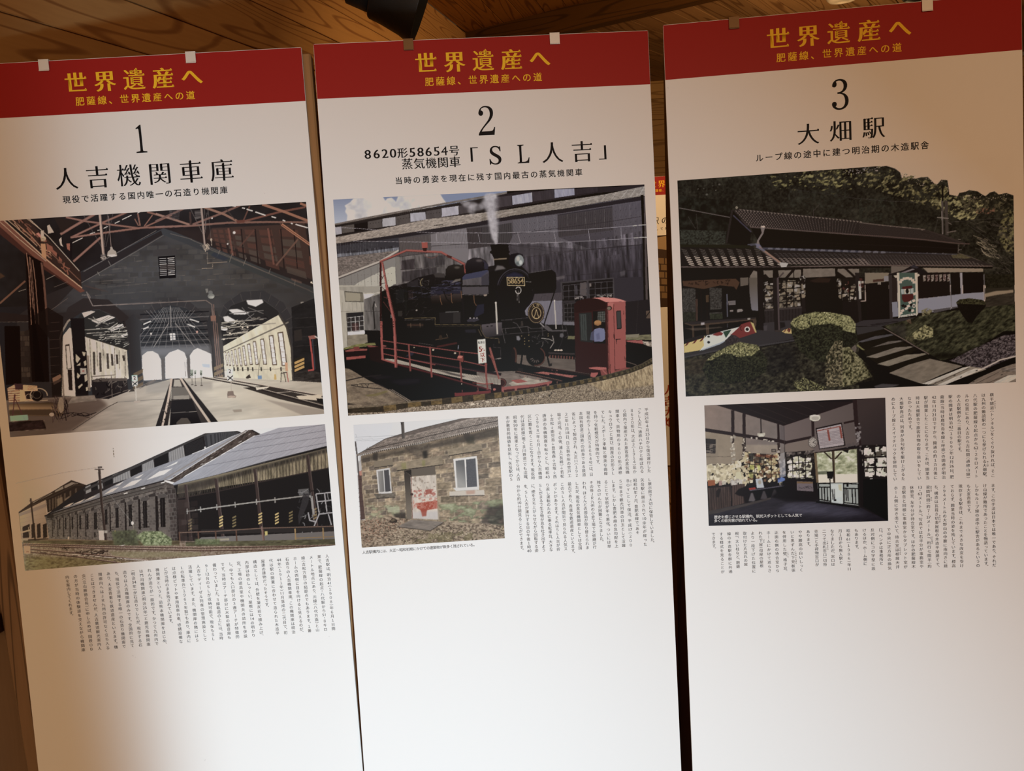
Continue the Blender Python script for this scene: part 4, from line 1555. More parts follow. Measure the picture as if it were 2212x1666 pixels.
    s.P('355,1142 480,1128 562,1160 440,1178', (158, 84, 78))
    s.P('630,1048 760,1038 1190,1092 1110,1112 900,1090', (158, 92, 84))
    s.mod('630,1048 760,1038 1190,1092 1110,1112', .25, 12, 2, 5, seed=36)
    s.L('420,1040 700,1095 985,1158', 26, (52, 36, 34))
    s.L('430,1030 700,1085 985,1148', 7, (124, 92, 78))
    s.L('720,985 1050,1035 1350,1085', 28, (44, 30, 30))
    s.L('800,985 1050,1022 1350,1070', 6, (104, 78, 70))
    s.L('830,1072 1120,1128', 22, (30, 20, 20))
    s.scribble('380,1080 620,1100 900,1150 960,1190 480,1100', 26, 24, 6, [(150, 90, 80), (60, 36, 34), (170, 120, 100)], 9)
    s.scribble('850,1010 1300,1070 1340,1100 900,1060', 22, 22, 6, [(160, 96, 84), (60, 36, 34)], 10)
    s.P('120,1185 250,1225 640,1190 862,1150 862,1180 640,1222 250,1262 120,1260', (152, 82, 78))
    s.P('125,1235 250,1262 640,1222 830,1190 830,1216 640,1250 400,1275 250,1300 130,1290', (76, 34, 36))
    for x, y in ((260, 1280), (420, 1255), (815, 1195)):
        s.P([(x - 14, y - 30), (x + 14, y - 32), (x + 14, y + 20), (x - 14, y + 22)], (160, 88, 82))
    s.P('1120,1095 1185,1092 1188,1140 1130,1150', (30, 22, 24))
    s.E(245, 1172, 62, 55, (66, 34, 32))
    s.ring(240, 1175, 52, 46, 8, (120, 68, 60))
    s.E(205, 1180, 14, 14, (190, 180, 165))
    s.L('100,745 130,880 210,1110', 20, (140, 76, 68))
    s.L('88,830 150,905', 14, (120, 64, 58))
    s.L('165,885 240,872', 7, (150, 144, 138))
    s.L('60,940 55,1100 75,1250', 20, (130, 66, 62))
    # red control cabin
    s.P('1760,185 2070,150 2078,610 1760,600', (40, 36, 40))
    s.LL('1915,170 1890,590', 4, (56, 52, 54))
    s.P('1745,600 2082,580 2085,650 1745,650', (108, 104, 76))
    s.mod('1745,600 2082,580 2085,650 1745,650', .3, 14, 3, 0, seed=37)
    s.P('1750,588 1930,575 1915,620 1750,618', (128, 122, 100))
    s.P('1060,600 1150,602 1150,640 1050,640', (110, 108, 74))
    s.P('1760,655 1965,652 1985,700 1780,672', (158, 84, 80))
    s.P('1965,665 2085,670 2085,735 1990,712', (150, 138, 124))
    s.mod('1965,665 2085,670 2085,735 1990,712', .6, 12, 2, 20, seed=38)
    s.P('1765,672 1990,705 2085,745 2088,900 1960,975 1770,990', (22, 19, 21))
    s.L('1770,915 1880,950 1930,985', 8, (112, 96, 84))
    s.P('2010,295 2060,290 2065,385 2015,385', (150, 120, 90), .5)
    s.L('2000,380 2060,300', 12, (40, 34, 34))
    s.P('1132,215 1165,175 1260,145 1360,138 1440,150 1512,185 1545,190 1556,1085 1400,1070 1150,1035', (60, 27, 27))
    s.P('1132,215 1165,175 1260,145 1360,138 1440,150 1512,185 1530,260 1400,285 1140,320', (50, 22, 22))
    s.P('1540,190 1600,183 1760,182 1768,1000 1630,1010 1625,1062 1556,1088', (158, 82, 76))
    s.P('1355,136 1500,128 1620,135 1700,152 1770,178 1600,186 1520,186 1440,150', (196, 120, 110))
    s.P('1190,322 1345,312 1360,682 1208,665', (44, 46, 46))
    s.P('1200,335 1280,330 1292,660 1215,650', (66, 74, 72))
    s.stripes('1205,345 1335,335 1345,660 1215,650', 5, (40, 42, 42), None, .2)
    s.P('1362,300 1512,292 1515,695 1372,690', (26, 22, 24))
    s.P('1420,305 1508,300 1510,430 1420,430', (62, 66, 62))
    s.grid('1425,310 1508,305 1508,425 1425,425', 3, 4, (110, 112, 108), 4)
    s.E(1420, 490, 34, 42, (42, 26, 22))
    s.E(1421, 440, 44, 32, (166, 118, 62))
    s.P('1380,450 1462,450 1462,464 1382,466', (150, 104, 54))
    s.P('1378,520 1440,500 1500,512 1512,560 1510,640 1480,668 1380,672 1372,600', (112, 118, 152))
    s.P('1340,560 1375,530 1378,660 1325,650', (84, 90, 120), .8)
    s.P('1400,580 1440,560 1450,640 1410,650', (90, 94, 128), .6, 6)
    s.L('1525,270 1548,1060', 8, (84, 38, 36))
    s.L('1616,212 1632,1050', 6, (84, 38, 36))
    s.L('1548,230 1570,1060', 6, (110, 54, 50))
    s.P('1645,302 1660,290 1706,290 1714,505 1700,518 1655,518', (46, 42, 42))
    s.P('1655,305 1700,300 1704,500 1662,505', (66, 66, 66))
    s.LL('1738,290 1738,340;1750,850 1755,905', 7, (100, 48, 44))
    s.L('1620,580 1625,640', 14, (70, 34, 32))
    s.L('1640,645 1700,640', 10, (36, 26, 26))
    s.L('1650,640 1648,700', 7, (36, 26, 26))
    s.P('1548,200 1560,192 1612,195 1615,215 1590,280 1545,260', (176, 100, 90))
    s.E(1562, 260, 34, 28, (70, 40, 36))
    s.E(1558, 262, 22, 20, (120, 106, 90))
    s.P('1310,988 1400,978 1525,985 1530,1010 1450,1018 1320,1000', (176, 96, 90))
    s.P('1450,1015 1528,1008 1550,1085 1470,1102', (136, 70, 66))
    s.L('1480,1018 1545,1085', 12, (170, 94, 86))
    s.P('1340,1050 1425,1048 1420,1072 1385,1112 1330,1095', (168, 90, 84))
    s.P('1625,1025 1760,985 1865,992 1800,1025 1630,1050', (140, 74, 68))
    s.L('1575,950 1570,1020 1580,1075', 6, (60, 30, 30))
    # kerb and gravel
    gr = '-60,1440 300,1330 700,1275 1100,1215 1500,1140 1800,1060 2100,940 2110,1365 -60,1480'
    s.P(gr, (138, 124, 102))
    s.tex(gr, [(84, 72, 60), (138, 124, 102), (176, 162, 136)], 9, seed=41, con=1.5, octv=2)
    s.tex('1300,1180 1800,1060 2100,940 2105,1200 1500,1280', [(120, 104, 76), (166, 146, 108), (186, 168, 128)], 14, 3, 80, seed=42, con=2, a=.8, soft=20)
    kb = [(-60, 1355), (300, 1315), (700, 1255), (1100, 1190), (1500, 1110), (1800, 1030), (1960, 970), (2100, 890)]
    s.L(kb, 62, (62, 54, 40))
    for i in range(30):
        u = i / 30 * 7
        k = int(u)
        f = u - k
        a = np.array(kb[k]) * (1 - f) + np.array(kb[k + 1]) * f
        u2 = min(6.999, (i + .5) / 30 * 7)
        k2 = int(u2)
        b = np.array(kb[k2]) * (1 - u2 + k2) + np.array(kb[k2 + 1]) * (u2 - k2)
        s.L([a, b], 56 - i, (118, 98, 52) if i < 18 else (98, 90, 60), .7)
    s.L([(x, y - 26) for x, y in kb], 8, (96, 86, 66))
    s.mod([(x, y - 32) for x, y in kb] + [(x, y + 32) for x, y in kb[::-1]], .3, 10, 2, -8, seed=43)
    s.dots('0,1390 400,1350 900,1280 900,1330 0,1440', 46, 5, 14, [(176, 166, 148), (150, 140, 122), (60, 54, 48)], 5)
    s.dots('0,1400 120,1395 120,1450 0,1455', 8, 10, 20, [(196, 188, 172)], 6)
    s.view(*V3)
    # pit
    s.P('95,800 500,745 590,930 740,990 1200,1110 1950,1330 1970,1390 960,1472 640,1312 400,1200 150,1052 88,1040', (25, 22, 28))
    s.P('640,1210 900,1180 1060,1180 1050,1230 820,1260', (62, 60, 72), .35, 30)
    s.P('380,1130 760,1150 500,1190', (60, 56, 60), .4, 20)
    s.P('390,748 575,760 600,990 420,940', (44, 22, 24))
    # ground at left
    gd = '88,1040 150,1052 400,1200 640,1312 960,1472 500,1530 130,1560'
    s.P(gd, (132, 118, 98))
    s.tex(gd, [(104, 92, 78), (136, 122, 102), (152, 138, 114)], 50, 3, 10, seed=49, a=.8)
    s.mod(gd, .15, 8, 2, 10, seed=50)
    s.L('100,1205 300,1160 560,1130', 14, (46, 42, 42), .9)
    s.L('170,1260 300,1245 480,1240 560,1262 640,1310', 9, (58, 52, 50), .9)
    s.L('175,1262 330,1290 560,1308', 12, (58, 52, 50), .9)
    s.LL('250,1250 260,1275;300,1246 330,1290;350,1243 390,1290;400,1242 380,1290', 7, (58, 52, 50), .9)
    s.P('350,1390 480,1370 620,1330 650,1345 500,1400 380,1405', (120, 112, 62), .7, 8)
    s.P('130,1490 240,1505 130,1515', (52, 46, 44), .9)
    s.LL('650,1315 890,1470;680,1315 925,1470', 7, (60, 54, 50))
    s.LL('665,1315 905,1470;695,1315 945,1470', 6, (160, 148, 132))
    # walkway and rails
    s.P('590,920 755,930 920,975 1210,1050 1600,1110 2090,1180 2090,1260 1880,1245 1560,1170 1200,1090 920,1010 740,985', (168, 162, 148))
    s.stripes('590,920 2090,1190 2090,1260 740,985', 60, (120, 112, 104), None, .3, a=.6)
    s.P('1700,1180 1860,1140 2090,1165 2090,1240 1900,1240', (130, 124, 116), .6)
    s.P('1240,1060 1400,1085 1560,1130 1440,1120', (60, 54, 54), .7, 4)
    s.P('1380,1110 1560,1125 1640,1150 1600,1160', (60, 54, 54), .7, 4)
    s.L('900,930 1250,985 1560,1040 2090,1120', 34, (44, 34, 40))
    s.L('980,940 1400,1010 2090,1140', 6, (112, 58, 60))
    s.L('570,935 740,985 1200,1105 1600,1220 1960,1322', 20, (96, 40, 42))
    s.L('570,945 740,998 1200,1122 1600,1240 1960,1345', 8, (52, 20, 22))
    s.P('860,900 960,880 990,835 940,828 920,850', (60, 64, 88), .7, 8)
    for t in ('580,690 900,738 1200,780 1560,830 1810,858', '580,782 915,828 1200,885 1560,940 1910,1018', '590,858 740,890 1250,1000'):
        s.L(t, 13, (140, 72, 68))
    for t, w in (('912,738 922,900 932,1078', 20), ('1183,772 1195,960 1206,1158', 22), ('1560,830 1568,900', 16), ('1570,960 1590,1220', 22), ('1895,970 1905,1150 1922,1312', 22)):
        s.L(t, w, (152, 80, 74))
        s.L(t, 5, (96, 46, 44))
    s.P('1530,915 1548,880 1608,885 1612,960 1600,968 1540,940', (136, 66, 58))
    s.P('1545,880 1606,884 1590,915 1535,912', (190, 112, 98))
    s.L('1610,850 1618,970', 12, (70, 30, 30))
    s.E(1590, 1245, 7, 7, (190, 184, 170))
    for t, w, c in (('556,0 552,440', 24, (54, 26, 26)), ('558,450 562,620 575,925', 30, (160, 82, 76)), ('625,-20 690,280 722,420 738,700 748,1025', 38, (166, 88, 82)), ('640,-20 706,300 735,420 750,700 758,1025', 9, (96, 44, 42)), ('575,930 735,978', 20, (160, 84, 78))):
        s.L(t, w, c)
    for y in (460, 490, 520):
        s.E(556, y, 6, 6, (70, 32, 32)); s.E(716, y - 10, 6, 7, (40, 18, 18))
    s.LL('585,190 680,320;590,130 660,150;580,20 640,60', 7, (110, 56, 52))
    s.P('580,745 625,755 620,768 580,765', (150, 84, 78))
    # red bogie and beam at the far left, beam near the kerb
    s.P('88,820 200,790 380,795 378,815 110,835', (150, 80, 74))
    s.P('200,770 270,765 290,810 215,815', (130, 62, 58))
    s.P('372,745 520,765 440,775 395,772', (140, 76, 70))
    s.P('90,835 378,815 378,880 100,900', (40, 24, 28))
    s.P('110,902 355,880 356,912 115,938', (160, 80, 74))
    s.P('1498,1360 1700,1350 1965,1328 1968,1362 1502,1406', (124, 52, 54))
    s.LL('1597,1322 1598,1352;1795,1290 1805,1340;1780,1335 1810,1335', 10, (130, 70, 66))
    s.L('1730,1230 1880,1245 1990,1240', 9, (150, 66, 60))
    s.P('1960,1240 2100,1260 2100,1360 1975,1350', (48, 24, 26))
    s.E(2010, 1315, 18, 16, (176, 100, 90))
    s.L('1955,785 2000,930 2068,1180', 20, (148, 82, 74))
    s.L('1938,875 2000,945', 15, (126, 66, 60))
    # sign board
    s.P('1790,678 1893,668 1908,972 1808,985', (196, 198, 190))
    s.L('1790,678 1893,668 1908,972 1808,985 1790,678', 4, (150, 150, 140))
    # kerb front
    kb = [(132, 1580), (590, 1565), (960, 1500), (1340, 1470), (1750, 1425), (2100, 1385)]
    s.P('130,1600 600,1570 960,1530 1750,1460 2110,1420 2110,1560 140,1660', (134, 122, 104))
    s.tex('130,1600 600,1570 960,1530 1750,1460 2110,1420 2110,1560 140,1660', [(88, 78, 68), (142, 128, 108), (190, 178, 158)], 10, seed=51, con=1.6, octv=2)
    s.L(kb, 84, (66, 56, 40))
    for a, b in (((590, 1565), (750, 1540)), ((900, 1510), (1070, 1495)), ((1200, 1480), (1340, 1468)), ((1460, 1455), (1600, 1440)), ((1740, 1425), (1890, 1408)), ((2010, 1395), (2100, 1385))):
        s.L([a, b], 74, (124, 102, 56), .85)
    s.P('130,1540 480,1520 960,1465 1340,1440 1340,1452 960,1482 480,1540 130,1560', (120, 108, 88))
    s.mod('130,1540 960,1460 2100,1345 2100,1420 960,1545 130,1640', .3, 16, 2, -5, seed=52)
    s.dots('1100,1540 1600,1500 2100,1460 2100,1520 1300,1560', 26, 6, 18, [(190, 180, 160), (156, 146, 128)], 8)
    s.P('1700,1500 1750,1488 1755,1515 1705,1522', (206, 196, 176))
    s.P('1900,1465 1945,1462 1940,1485 1905,1486', (200, 190, 170))
    return s
# ---------------------------------------------------------------- board 1, upper print: inside the stone engine house
def pic_engine_house():
    s = Art(0, (15.8, 275.8, 585.0, 666.0), 3)
    V0 = (0, 430, 2.989)
    A1, A2, A3, A4 = (0, 440, 5.978), (340, 430, 5.978), (0, 680, 5.978), (340, 660, 5.978)
    s.view(*V0)
    s.P('-100,-50 2300,-50 2300,1600 -100,1600', (36, 30, 32))
    # roof space
    s.P('-50,120 2000,0 2040,640 -50,700', ((34, 26, 24), (46, 44, 50), (300, 300), (1400, 300), 'g'))
    s.tex('-50,120 2000,0 2040,640 -50,700', [(26, 20, 20), (44, 40, 44)], 120, seed=1, a=.4)
    s.P('1060,200 1980,160 2010,560 1300,300', (54, 42, 42), .7, 30)
    # boards of the far gable upper right
    s.view(*A2)
    s.P('700,380 1900,320 2010,1050 1500,840 1150,700 900,600 640,520', (74, 54, 50), .9, 8)
    Q = s.quad('700,390 1880,380 2010,1080 760,660')
    for j in range(5):
        for i in range(7):
            c = (84, 74, 68) if (i + j) % 3 and i > 1 and j > 0 else (92, 58, 50)
            s.P(s.sub(Q, i / 7 + .02, j / 5 + .03, (i + .82) / 7, (j + .86) / 5), c, .75, 3)
    for x in (915, 1425):
        s.L([(x, 380), (x + 75, 850)], 22, (118, 72, 60), .9)
        s.L([(x + 26, 380), (x + 100, 850)], 8, (60, 42, 40))
    for x in (1080, 1260, 1590, 1760):
        s.L([(x, 390), (x + 45, 900)], 16, (44, 34, 36))
    s.L('1060,620 1250,400', 20, (96, 62, 54), .8)
    s.L('1530,860 1815,520', 22, (112, 80, 68), .9)
    s.L('940,570 1860,840', 5, (70, 60, 58))
    # ---- stone gable
    s.view(*V0)
    gable = '1055,215 1150,240 2040,600 2060,1200 1900,1200 860,1280 210,1300 120,1200 110,760 300,620 520,530'
    s.P(gable, ((44, 36, 36), (66, 66, 70), (400, 800), (1500, 600), 'g'))
    s.tex('1055,225 2030,610 2040,700 1500,700 560,720 320,740 520,530', [(46, 42, 42), (70, 70, 74), (84, 84, 88)], 90, 2, 0, seed=3, a=.45)
    s.P('900,420 1500,380 1500,560 900,600', (84, 86, 92), .35, 80)
    rg = np.random.default_rng(7)
    for r in range(13):
        y0 = 300 + r * 34
        half = (y0 - 215) * 2.2
        for k in range(40):
            x = 1060 - half + k * 76 + (r % 2) * 38
            if x < 1060 - half + 30 or x > 1060 + half * .92 or x < 560 or x > 1960:
                continue
            y = y0 - (x - 1060) * .035
            w, h = rg.uniform(52, 72), 28
            v = rg.uniform(-9, 10)
            b = 64 + 10 * math.exp(-((x - 1350) / 350) ** 2)
            if r > 9 and (700 < x < 1900):
                continue
            s.P([(x, y), (x + w, y - w * .035), (x + w, y + h - w * .035), (x, y + h)], (b + v + 1, b + v - 2, b + v - 4), .5, 1)
            if rg.random() < .3:
                s.L([(x, y + h), (x + w * .9, y + h - w * .035)], 2.5, (128, 112, 96), rg.uniform(.25, .6))
            if rg.random() < .15:
                s.L([(x + w, y), (x + w, y + h)], 2, (128, 112, 96), .4)
    # sloping copings
    s.P('1055,190 1130,215 2040,585 2040,620 1100,252 1052,232 520,545 505,480', (58, 60, 66))
    s.P('1380,330 2035,575 2035,640 1340,355', (60, 64, 68))
    s.P('510,480 1040,205 1050,232 520,545', (44, 38, 40))
    s.LL('540,470 1010,205;525,543 880,340 1055,236;1230,262 2035,610;1290,300 2000,590;1100,225 1240,262', 4, (96, 88, 84))
    s.LL('1420,330 1400,375;1500,350 1480,410;1590,380 1570,430;1745,450 1735,480;1905,520 1900,560;700,400 715,430;630,470 645,495', 3, (118, 110, 102))
    s.P('1380,345 1480,385 1440,400 1360,365', (50, 56, 72), .8, 4)
    # shuttered vent
    s.P('985,330 1135,318 1140,360 990,372', (62, 58, 60))
    s.P('1020,372 1130,365 1136,510 1030,515', (26, 24, 28))
    s.stripes('1028,385 1074,382 1078,500 1034,503', 10, (176, 170, 170), None, .32, vert=False, seed=3)
    s.stripes('1082,382 1126,378 1130,498 1086,500', 10, (176, 170, 170), None, .32, vert=False, seed=4)
    s.P('1034,425 1126,420 1126,455 1034,458', (70, 60, 58), .6, 3)
    # roof trusses
    s.view(*A1)
    c = (112, 72, 58)
    for t, w in (('790,395 1120,200 1240,130', 34), ('920,440 1300,260 1650,110', 26), ('950,750 1300,440', 30), ('860,180 1100,230 1400,270 1800,320', 24), ('920,440 1420,370 1830,315 2220,300', 26),
                 ('1860,300 1970,150', 16), ('1780,130 1810,290', 20), ('1740,200 1790,290', 14), ('1880,300 2220,150', 20), ('1900,110 2220,200', 26)):
        s.L(t, w, c)
        s.L(t, w * .25, (150, 104, 86), .5)
    for t in ('925,515 1070,445', '1260,350 1290,345', '1160,395 1230,372', '1340,322 1392,298', '1485,258 1548,228', '1578,210 1700,152', '1775,125 1830,98'):
        s.L(t, 9, (206, 198, 190))
    s.LL('1080,150 1330,590;1390,130 1420,370;1395,130 1350,560;1460,130 1370,560', 4, (92, 80, 76))
    s.P('700,180 1000,230 800,380', (44, 32, 28), .8, 6)
    # crane girder and pipes, upper left
    s.P('-20,200 30,205 620,720 1100,1130 1040,1150 560,840 -20,370', (98, 52, 34))
    s.P('-20,280 560,800 1050,1150 560,845 -20,380', (64, 32, 24))
    s.P('100,200 330,185 1040,870 1060,1090 600,690', (52, 34, 28))
    for t, w, cc in (('40,205 330,470 620,740 1060,1090', 12, (168, 122, 84)), ('90,203 380,450 640,700', 9, (148, 106, 74)), ('150,200 420,440 560,600', 12, (140, 92, 60)), ('0,235 250,460 600,745', 7, (180, 132, 92)),
                     ('330,180 520,330', 9, (150, 110, 80)), ('370,190 640,440 1025,870', 8, (176, 152, 122)), ('240,190 500,440', 14, (112, 62, 40)), ('620,600 1040,1000', 10, (110, 66, 44))):
        s.L(t, w, cc)
    s.scribble('120,205 330,190 900,800 900,940', 40, 90, 12, [(126, 66, 38), (40, 24, 22), (92, 50, 34), (150, 98, 62)], 3, ang=42)
    s.scribble('120,205 330,190 900,800 900,940', 14, 70, 16, [(120, 62, 36), (40, 24, 22)], 4, ang=80)
    for q in ('612,290 640,275 700,375 625,388', '765,470 795,435 800,520 820,560 785,540'):
        s.P(q, (190, 172, 146))
    s.P('860,520 905,515 905,610 870,590', (132, 72, 48))
    s.P('600,510 680,560 700,640 610,600', (122, 64, 40))
    s.P('690,600 740,640 735,690 690,650', (124, 64, 40)); s.P('760,680 800,720 805,760 765,730', (118, 62, 40))
    s.P('468,392 500,375 550,430 530,450', (170, 84, 62))
    s.P('530,355 568,350 570,420 530,430', (186, 164, 128))
    s.E(562, 455, 34, 34, (170, 128, 84))
    s.LL('535,450 590,465;532,465 590,485', 5, (90, 60, 40))
    s.P('528,520 590,520 605,730 545,690', (150, 98, 52))
    s.P('905,480 940,480 930,720 905,700', (30, 22, 24))
    # pendant lamp and hanging rod
    s.P('1275,128 1305,128 1355,655 1320,660', (150, 120, 102))
    s.P('1300,128 1308,128 1358,655 1345,655', (96, 78, 70))
    s.P('1300,660 1365,655 1370,720 1310,728', (86, 74, 70))
    s.scribble('1300,650 1370,650 1370,730 1305,730', 10, 30, 8, [(150, 132, 116), (50, 44, 44)], 5)
    s.L('1400,160 1438,565', 7, (120, 96, 88))
    s.P('1425,560 1450,560 1460,592 1500,620 1514,680 1440,692 1384,680 1392,625 1425,595', (140, 124, 110))
    s.P('1390,665 1440,690 1508,680 1480,658 1420,660', (196, 184, 166))
    # dark columns and pipes at the left
    s.P('330,640 560,760 610,1560 640,2300 380,2300 370,1560', (26, 16, 15))
    for t, w, cc in (('345,640 378,900 410,1560', 12, (120, 76, 52)), ('385,690 405,1000 448,1560', 8, (124, 80, 58)), ('398,700 425,1000 460,1560', 8, (112, 70, 50)), ('425,730 460,1000 505,1560', 10, (122, 78, 54)),
                     ('540,770 570,1000 615,1560', 26, (92, 56, 40))):
        s.L(t, w, cc)
    s.L('0,1290 330,1000', 24, (96, 58, 38))
    s.LL('600,980 715,925;245,1135 340,1105', 6, (170, 146, 126), .7)
    s.LL('640,1390 880,1220;700,1080 880,1010;0,1530 370,1525', 5, (96, 78, 68))
    s.P('0,890 70,940 0,975', (72, 44, 24), .8, 8)
    s.P('-10,1400 365,1440 370,1520 -10,1530', (40, 28, 26), .9, 6)
    # conduit on the gable
    s.LL('1060,1180 1130,1182 1150,1230 1150,1280 1180,1318 1500,1300 2230,1250;1140,1165 1165,1200 1165,1270 1195,1305', 6, (120, 106, 98))
    s.LL('1500,1285 1508,1360;1855,1310 1862,1345', 5, (120, 108, 100))
    s.L('1090,1060 1400,1140', 16, (70, 54, 50), .8)
    s.LL('1180,1010 1650,985;1300,925 1480,920;1440,850 1640,832;1370,1080 1900,1030;1230,1185 1960,1130', 5, (122, 104, 92), .55)
    # ---- truss and lamps right half
    s.view(*A2)
    for t, w, cc in (('-20,365 420,350 900,310 1420,300 1960,305', 26, (122, 86, 76)), ('-20,195 420,335', 26, (134, 98, 84)), ('460,330 800,200 1080,80', 26, (116, 82, 74)), ('600,110 860,200 1050,300', 30, (134, 96, 80)),
                     ('1120,290 1600,165 1900,110', 26, (112, 70, 60)), ('1360,75 1640,170 1940,285', 34, (146, 98, 76)), ('-20,290 130,220 340,130', 24, (110, 78, 70)), ('1600,330 1980,600', 34, (178, 118, 82)),
                     ('1580,320 1970,590', 12, (110, 66, 50)), ('1190,95 1110,280', 18, (100, 66, 58)), ('1840,60 1930,95', 30, (150, 100, 76)), ('420,170 430,340', 26, (70, 52, 50)), ('860,100 1000,270', 10, (70, 58, 58))):
        s.L(t, w, cc)
    s.P('1010,280 1130,270 1120,310 1030,312', (104, 58, 48))
    s.stripes('150,150 290,145 280,275 160,280', 9, (90, 82, 84), None, .3, vert=False)
    s.stripes('480,160 560,155 560,260 490,265', 8, (130, 122, 122), None, .4, vert=False)
    for t in ('970,92 1010,98', '1090,118 1130,125', '1150,135 1228,158', '1262,170 1395,215', '1470,230 1530,248', '1615,275 1650,290', '1720,315 1745,325', '1780,330 1938,375'):
        s.L(t, 15, (212, 210, 210))
    s.E(990, 437, 17, 17, (226, 228, 230), 1, 5); s.E(905, 582, 10, 10, (214, 216, 218), 1, 3); s.E(705, 252, 11, 11, (200, 192, 186), 1, 3)
    s.P('555,118 580,118 622,590 600,600', (142, 122, 114))
    s.LL('425,130 585,450;650,120 690,530;640,180 612,450;605,130 625,400', 5, (108, 98, 96))
    s.E(693, 528, 13, 18, (160, 142, 126)); s.L('697,545 700,605', 9, (150, 136, 124))
    s.P('575,600 665,580 670,640 655,665 610,670 590,640', (120, 108, 100), .9)
    s.scribble('580,590 665,585 660,700 600,700', 9, 40, 8, [(176, 156, 134), (60, 56, 58)], 6)
    s.L('640,690 648,840', 5, (130, 118, 106))
    s.LL('570,900 720,895;650,830 900,815;710,840 712,880', 7, (168, 144, 118), .7)
    s.P('1845,1330 1870,1325 2030,1368 2030,1395 2005,1398 1850,1358', (206, 200, 188))
    s.P('618,1160 650,1158 655,1205 630,1215', (160, 158, 150))
    s.E(685, 1210, 28, 26, (142, 146, 144)); s.E(692, 1255, 44, 34, (160, 166, 158)); s.E(695, 1268, 34, 18, (196, 200, 190))
    s.E(1985, 1078, 12, 12, (220, 196, 178)); s.E(2000, 1090, 8, 8, (220, 196, 178))
    s.P('1955,740 1985,745 1985,860 1965,850', (124, 72, 54), .8)
    s.P('1720,1020 1860,1070 1860,1095 1730,1050', (112, 86, 76), .7, 4)
    # ---- three arches
    s.view(*V0)
    # bluish haze over the middle of the gable
    s.P('700,560 2000,560 2030,760 1900,720 1700,600 1400,620 1300,700 1100,640 900,760 760,700 560,720', (60, 60, 64), .5, 30)
    left = '395,1280 385,900 440,790 540,725 640,715 740,760 800,830 830,930 860,1280'
    mid = '940,1280 920,1150 905,900 930,800 1000,720 1100,684 1200,705 1290,770 1335,860 1360,960 1385,1245'
    right = '1450,1240 1440,950 1420,800 1490,690 1600,650 1700,655 1790,720 1850,830 1880,950 1890,1200'
    for q in (left, mid, right):
        s.P(q, (46, 46, 50))
    s.P('440,700 540,640 700,650 830,760 870,900 830,900 800,820 740,755 640,712 540,722 440,785 395,880 385,960 360,900', (46, 38, 38), .9)
    s.P('880,900 900,780 990,680 1100,640 1220,660 1330,750 1375,870 1345,900 1335,855 1290,765 1200,700 1100,680 1000,716 925,800 905,900', (56, 54, 58), .9)
    s.P('1390,830 1450,680 1560,600 1700,590 1830,670 1900,800 1920,950 1885,950 1855,830 1790,715 1700,650 1600,645 1490,685 1420,795', (56, 56, 62), .9)
    for cx, cy, rx, ry in ((1110, 905, 235, 250), (1640, 880, 260, 265)):
        for a in range(195, 350, 14):
            r = math.radians(a)
            s.L([(cx + rx * .88 * math.cos(r), cy + ry * .88 * math.sin(r)), (cx + rx * 1.05 * math.cos(r), cy + ry * 1.07 * math.sin(r))], 3, (92, 86, 84), .6)
    # centre: roof trusses seen through the arch
    rr = '930,800 1000,720 1100,684 1200,705 1290,770 1335,860 1350,965 1150,985 910,990 905,900'
    s.P(rr, (50, 52, 58))
    for k, y in enumerate((738, 770, 800, 828, 852, 876, 898, 918, 936, 950)):
        s.L([(905, y + 8), (1350, y - 12)], 7 - k * .4, (96, 92, 94) if k % 2 else (30, 30, 36))
    for x in range(-6, 7):
        s.L([(1105 + x * 8, 700), (1115 + x * 46, 960)], 3, (122, 118, 118), .75)
        s.L([(1100 + x * 26, 720), (1105 + x * 14, 800)], 3, (140, 134, 132), .6)
    s.LL('1130,800 1260,960;1090,800 990,960;1100,690 1103,830', 5, (124, 118, 116))
    for t in ('925,810 975,788', '1225,775 1285,795', '1210,808 1260,828', '925,840 960,825'):
        s.L(t, 8, (206, 202, 198), .8)
    s.P('1095,868 1130,866 1134,908 1100,912', (206, 206, 212)); s.LL('1114,866 1116,912;1096,882 1132,880;1098,898 1134,896', 4, (70, 70, 76))
    s.E(975, 870, 6, 7, (206, 190, 170)); s.E(1272, 858, 6, 8, (190, 140, 126))
    s.P('905,955 1355,935 1360,1000 915,1010', (74, 74, 82), .6, 12)
    # far openings blazing white
    glow = (218, 220, 224)
    s.P('915,1150 918,1010 950,985 985,982 1020,1000 1040,1040 1045,1165 925,1170', glow)
    s.P('1068,1160 1066,1020 1095,990 1150,970 1190,990 1206,1030 1215,1155', glow)
    s.P('1230,1150 1225,1010 1250,975 1275,962 1330,985 1362,1000 1375,1165 1240,1165', glow)
    s.P('900,960 1360,940 1370,1030 1350,1160 930,1180', (210, 214, 222), .28, 26)
    s.P('1300,1062 1355,1065 1355,1090 1310,1085', (150, 166, 200), .8, 3)
    s.P('1230,1080 1300,1075 1300,1092 1232,1095', (186, 194, 212), .8, 3)
    for x in (1052, 1218):
        s.P([(x - 12, 1030), (x + 10, 1030), (x + 8, 1160), (x - 6, 1165)], (92, 88, 88), .9, 2)
    s.L('1192,1050 1200,1145', 3, (110, 104, 104)); s.L('1205,1050 1212,1145', 3, (110, 104, 104))
    # left bay: white wall and skylights
    s.P('400,1270 392,960 410,880 450,830 560,890 820,975 832,1160 560,1220 500,1275', (172, 158, 136))
    s.P('450,830 545,725 640,716 740,760 800,830 830,930 832,980 700,935 555,890', (44, 42, 42))
    for q in ('530,735 590,722 615,728 545,765', '590,785 700,750 745,765 640,808', '700,835 790,800 800,825 720,855', '780,880 825,860 825,880 790,895'):
        s.P(q, (206, 202, 194))
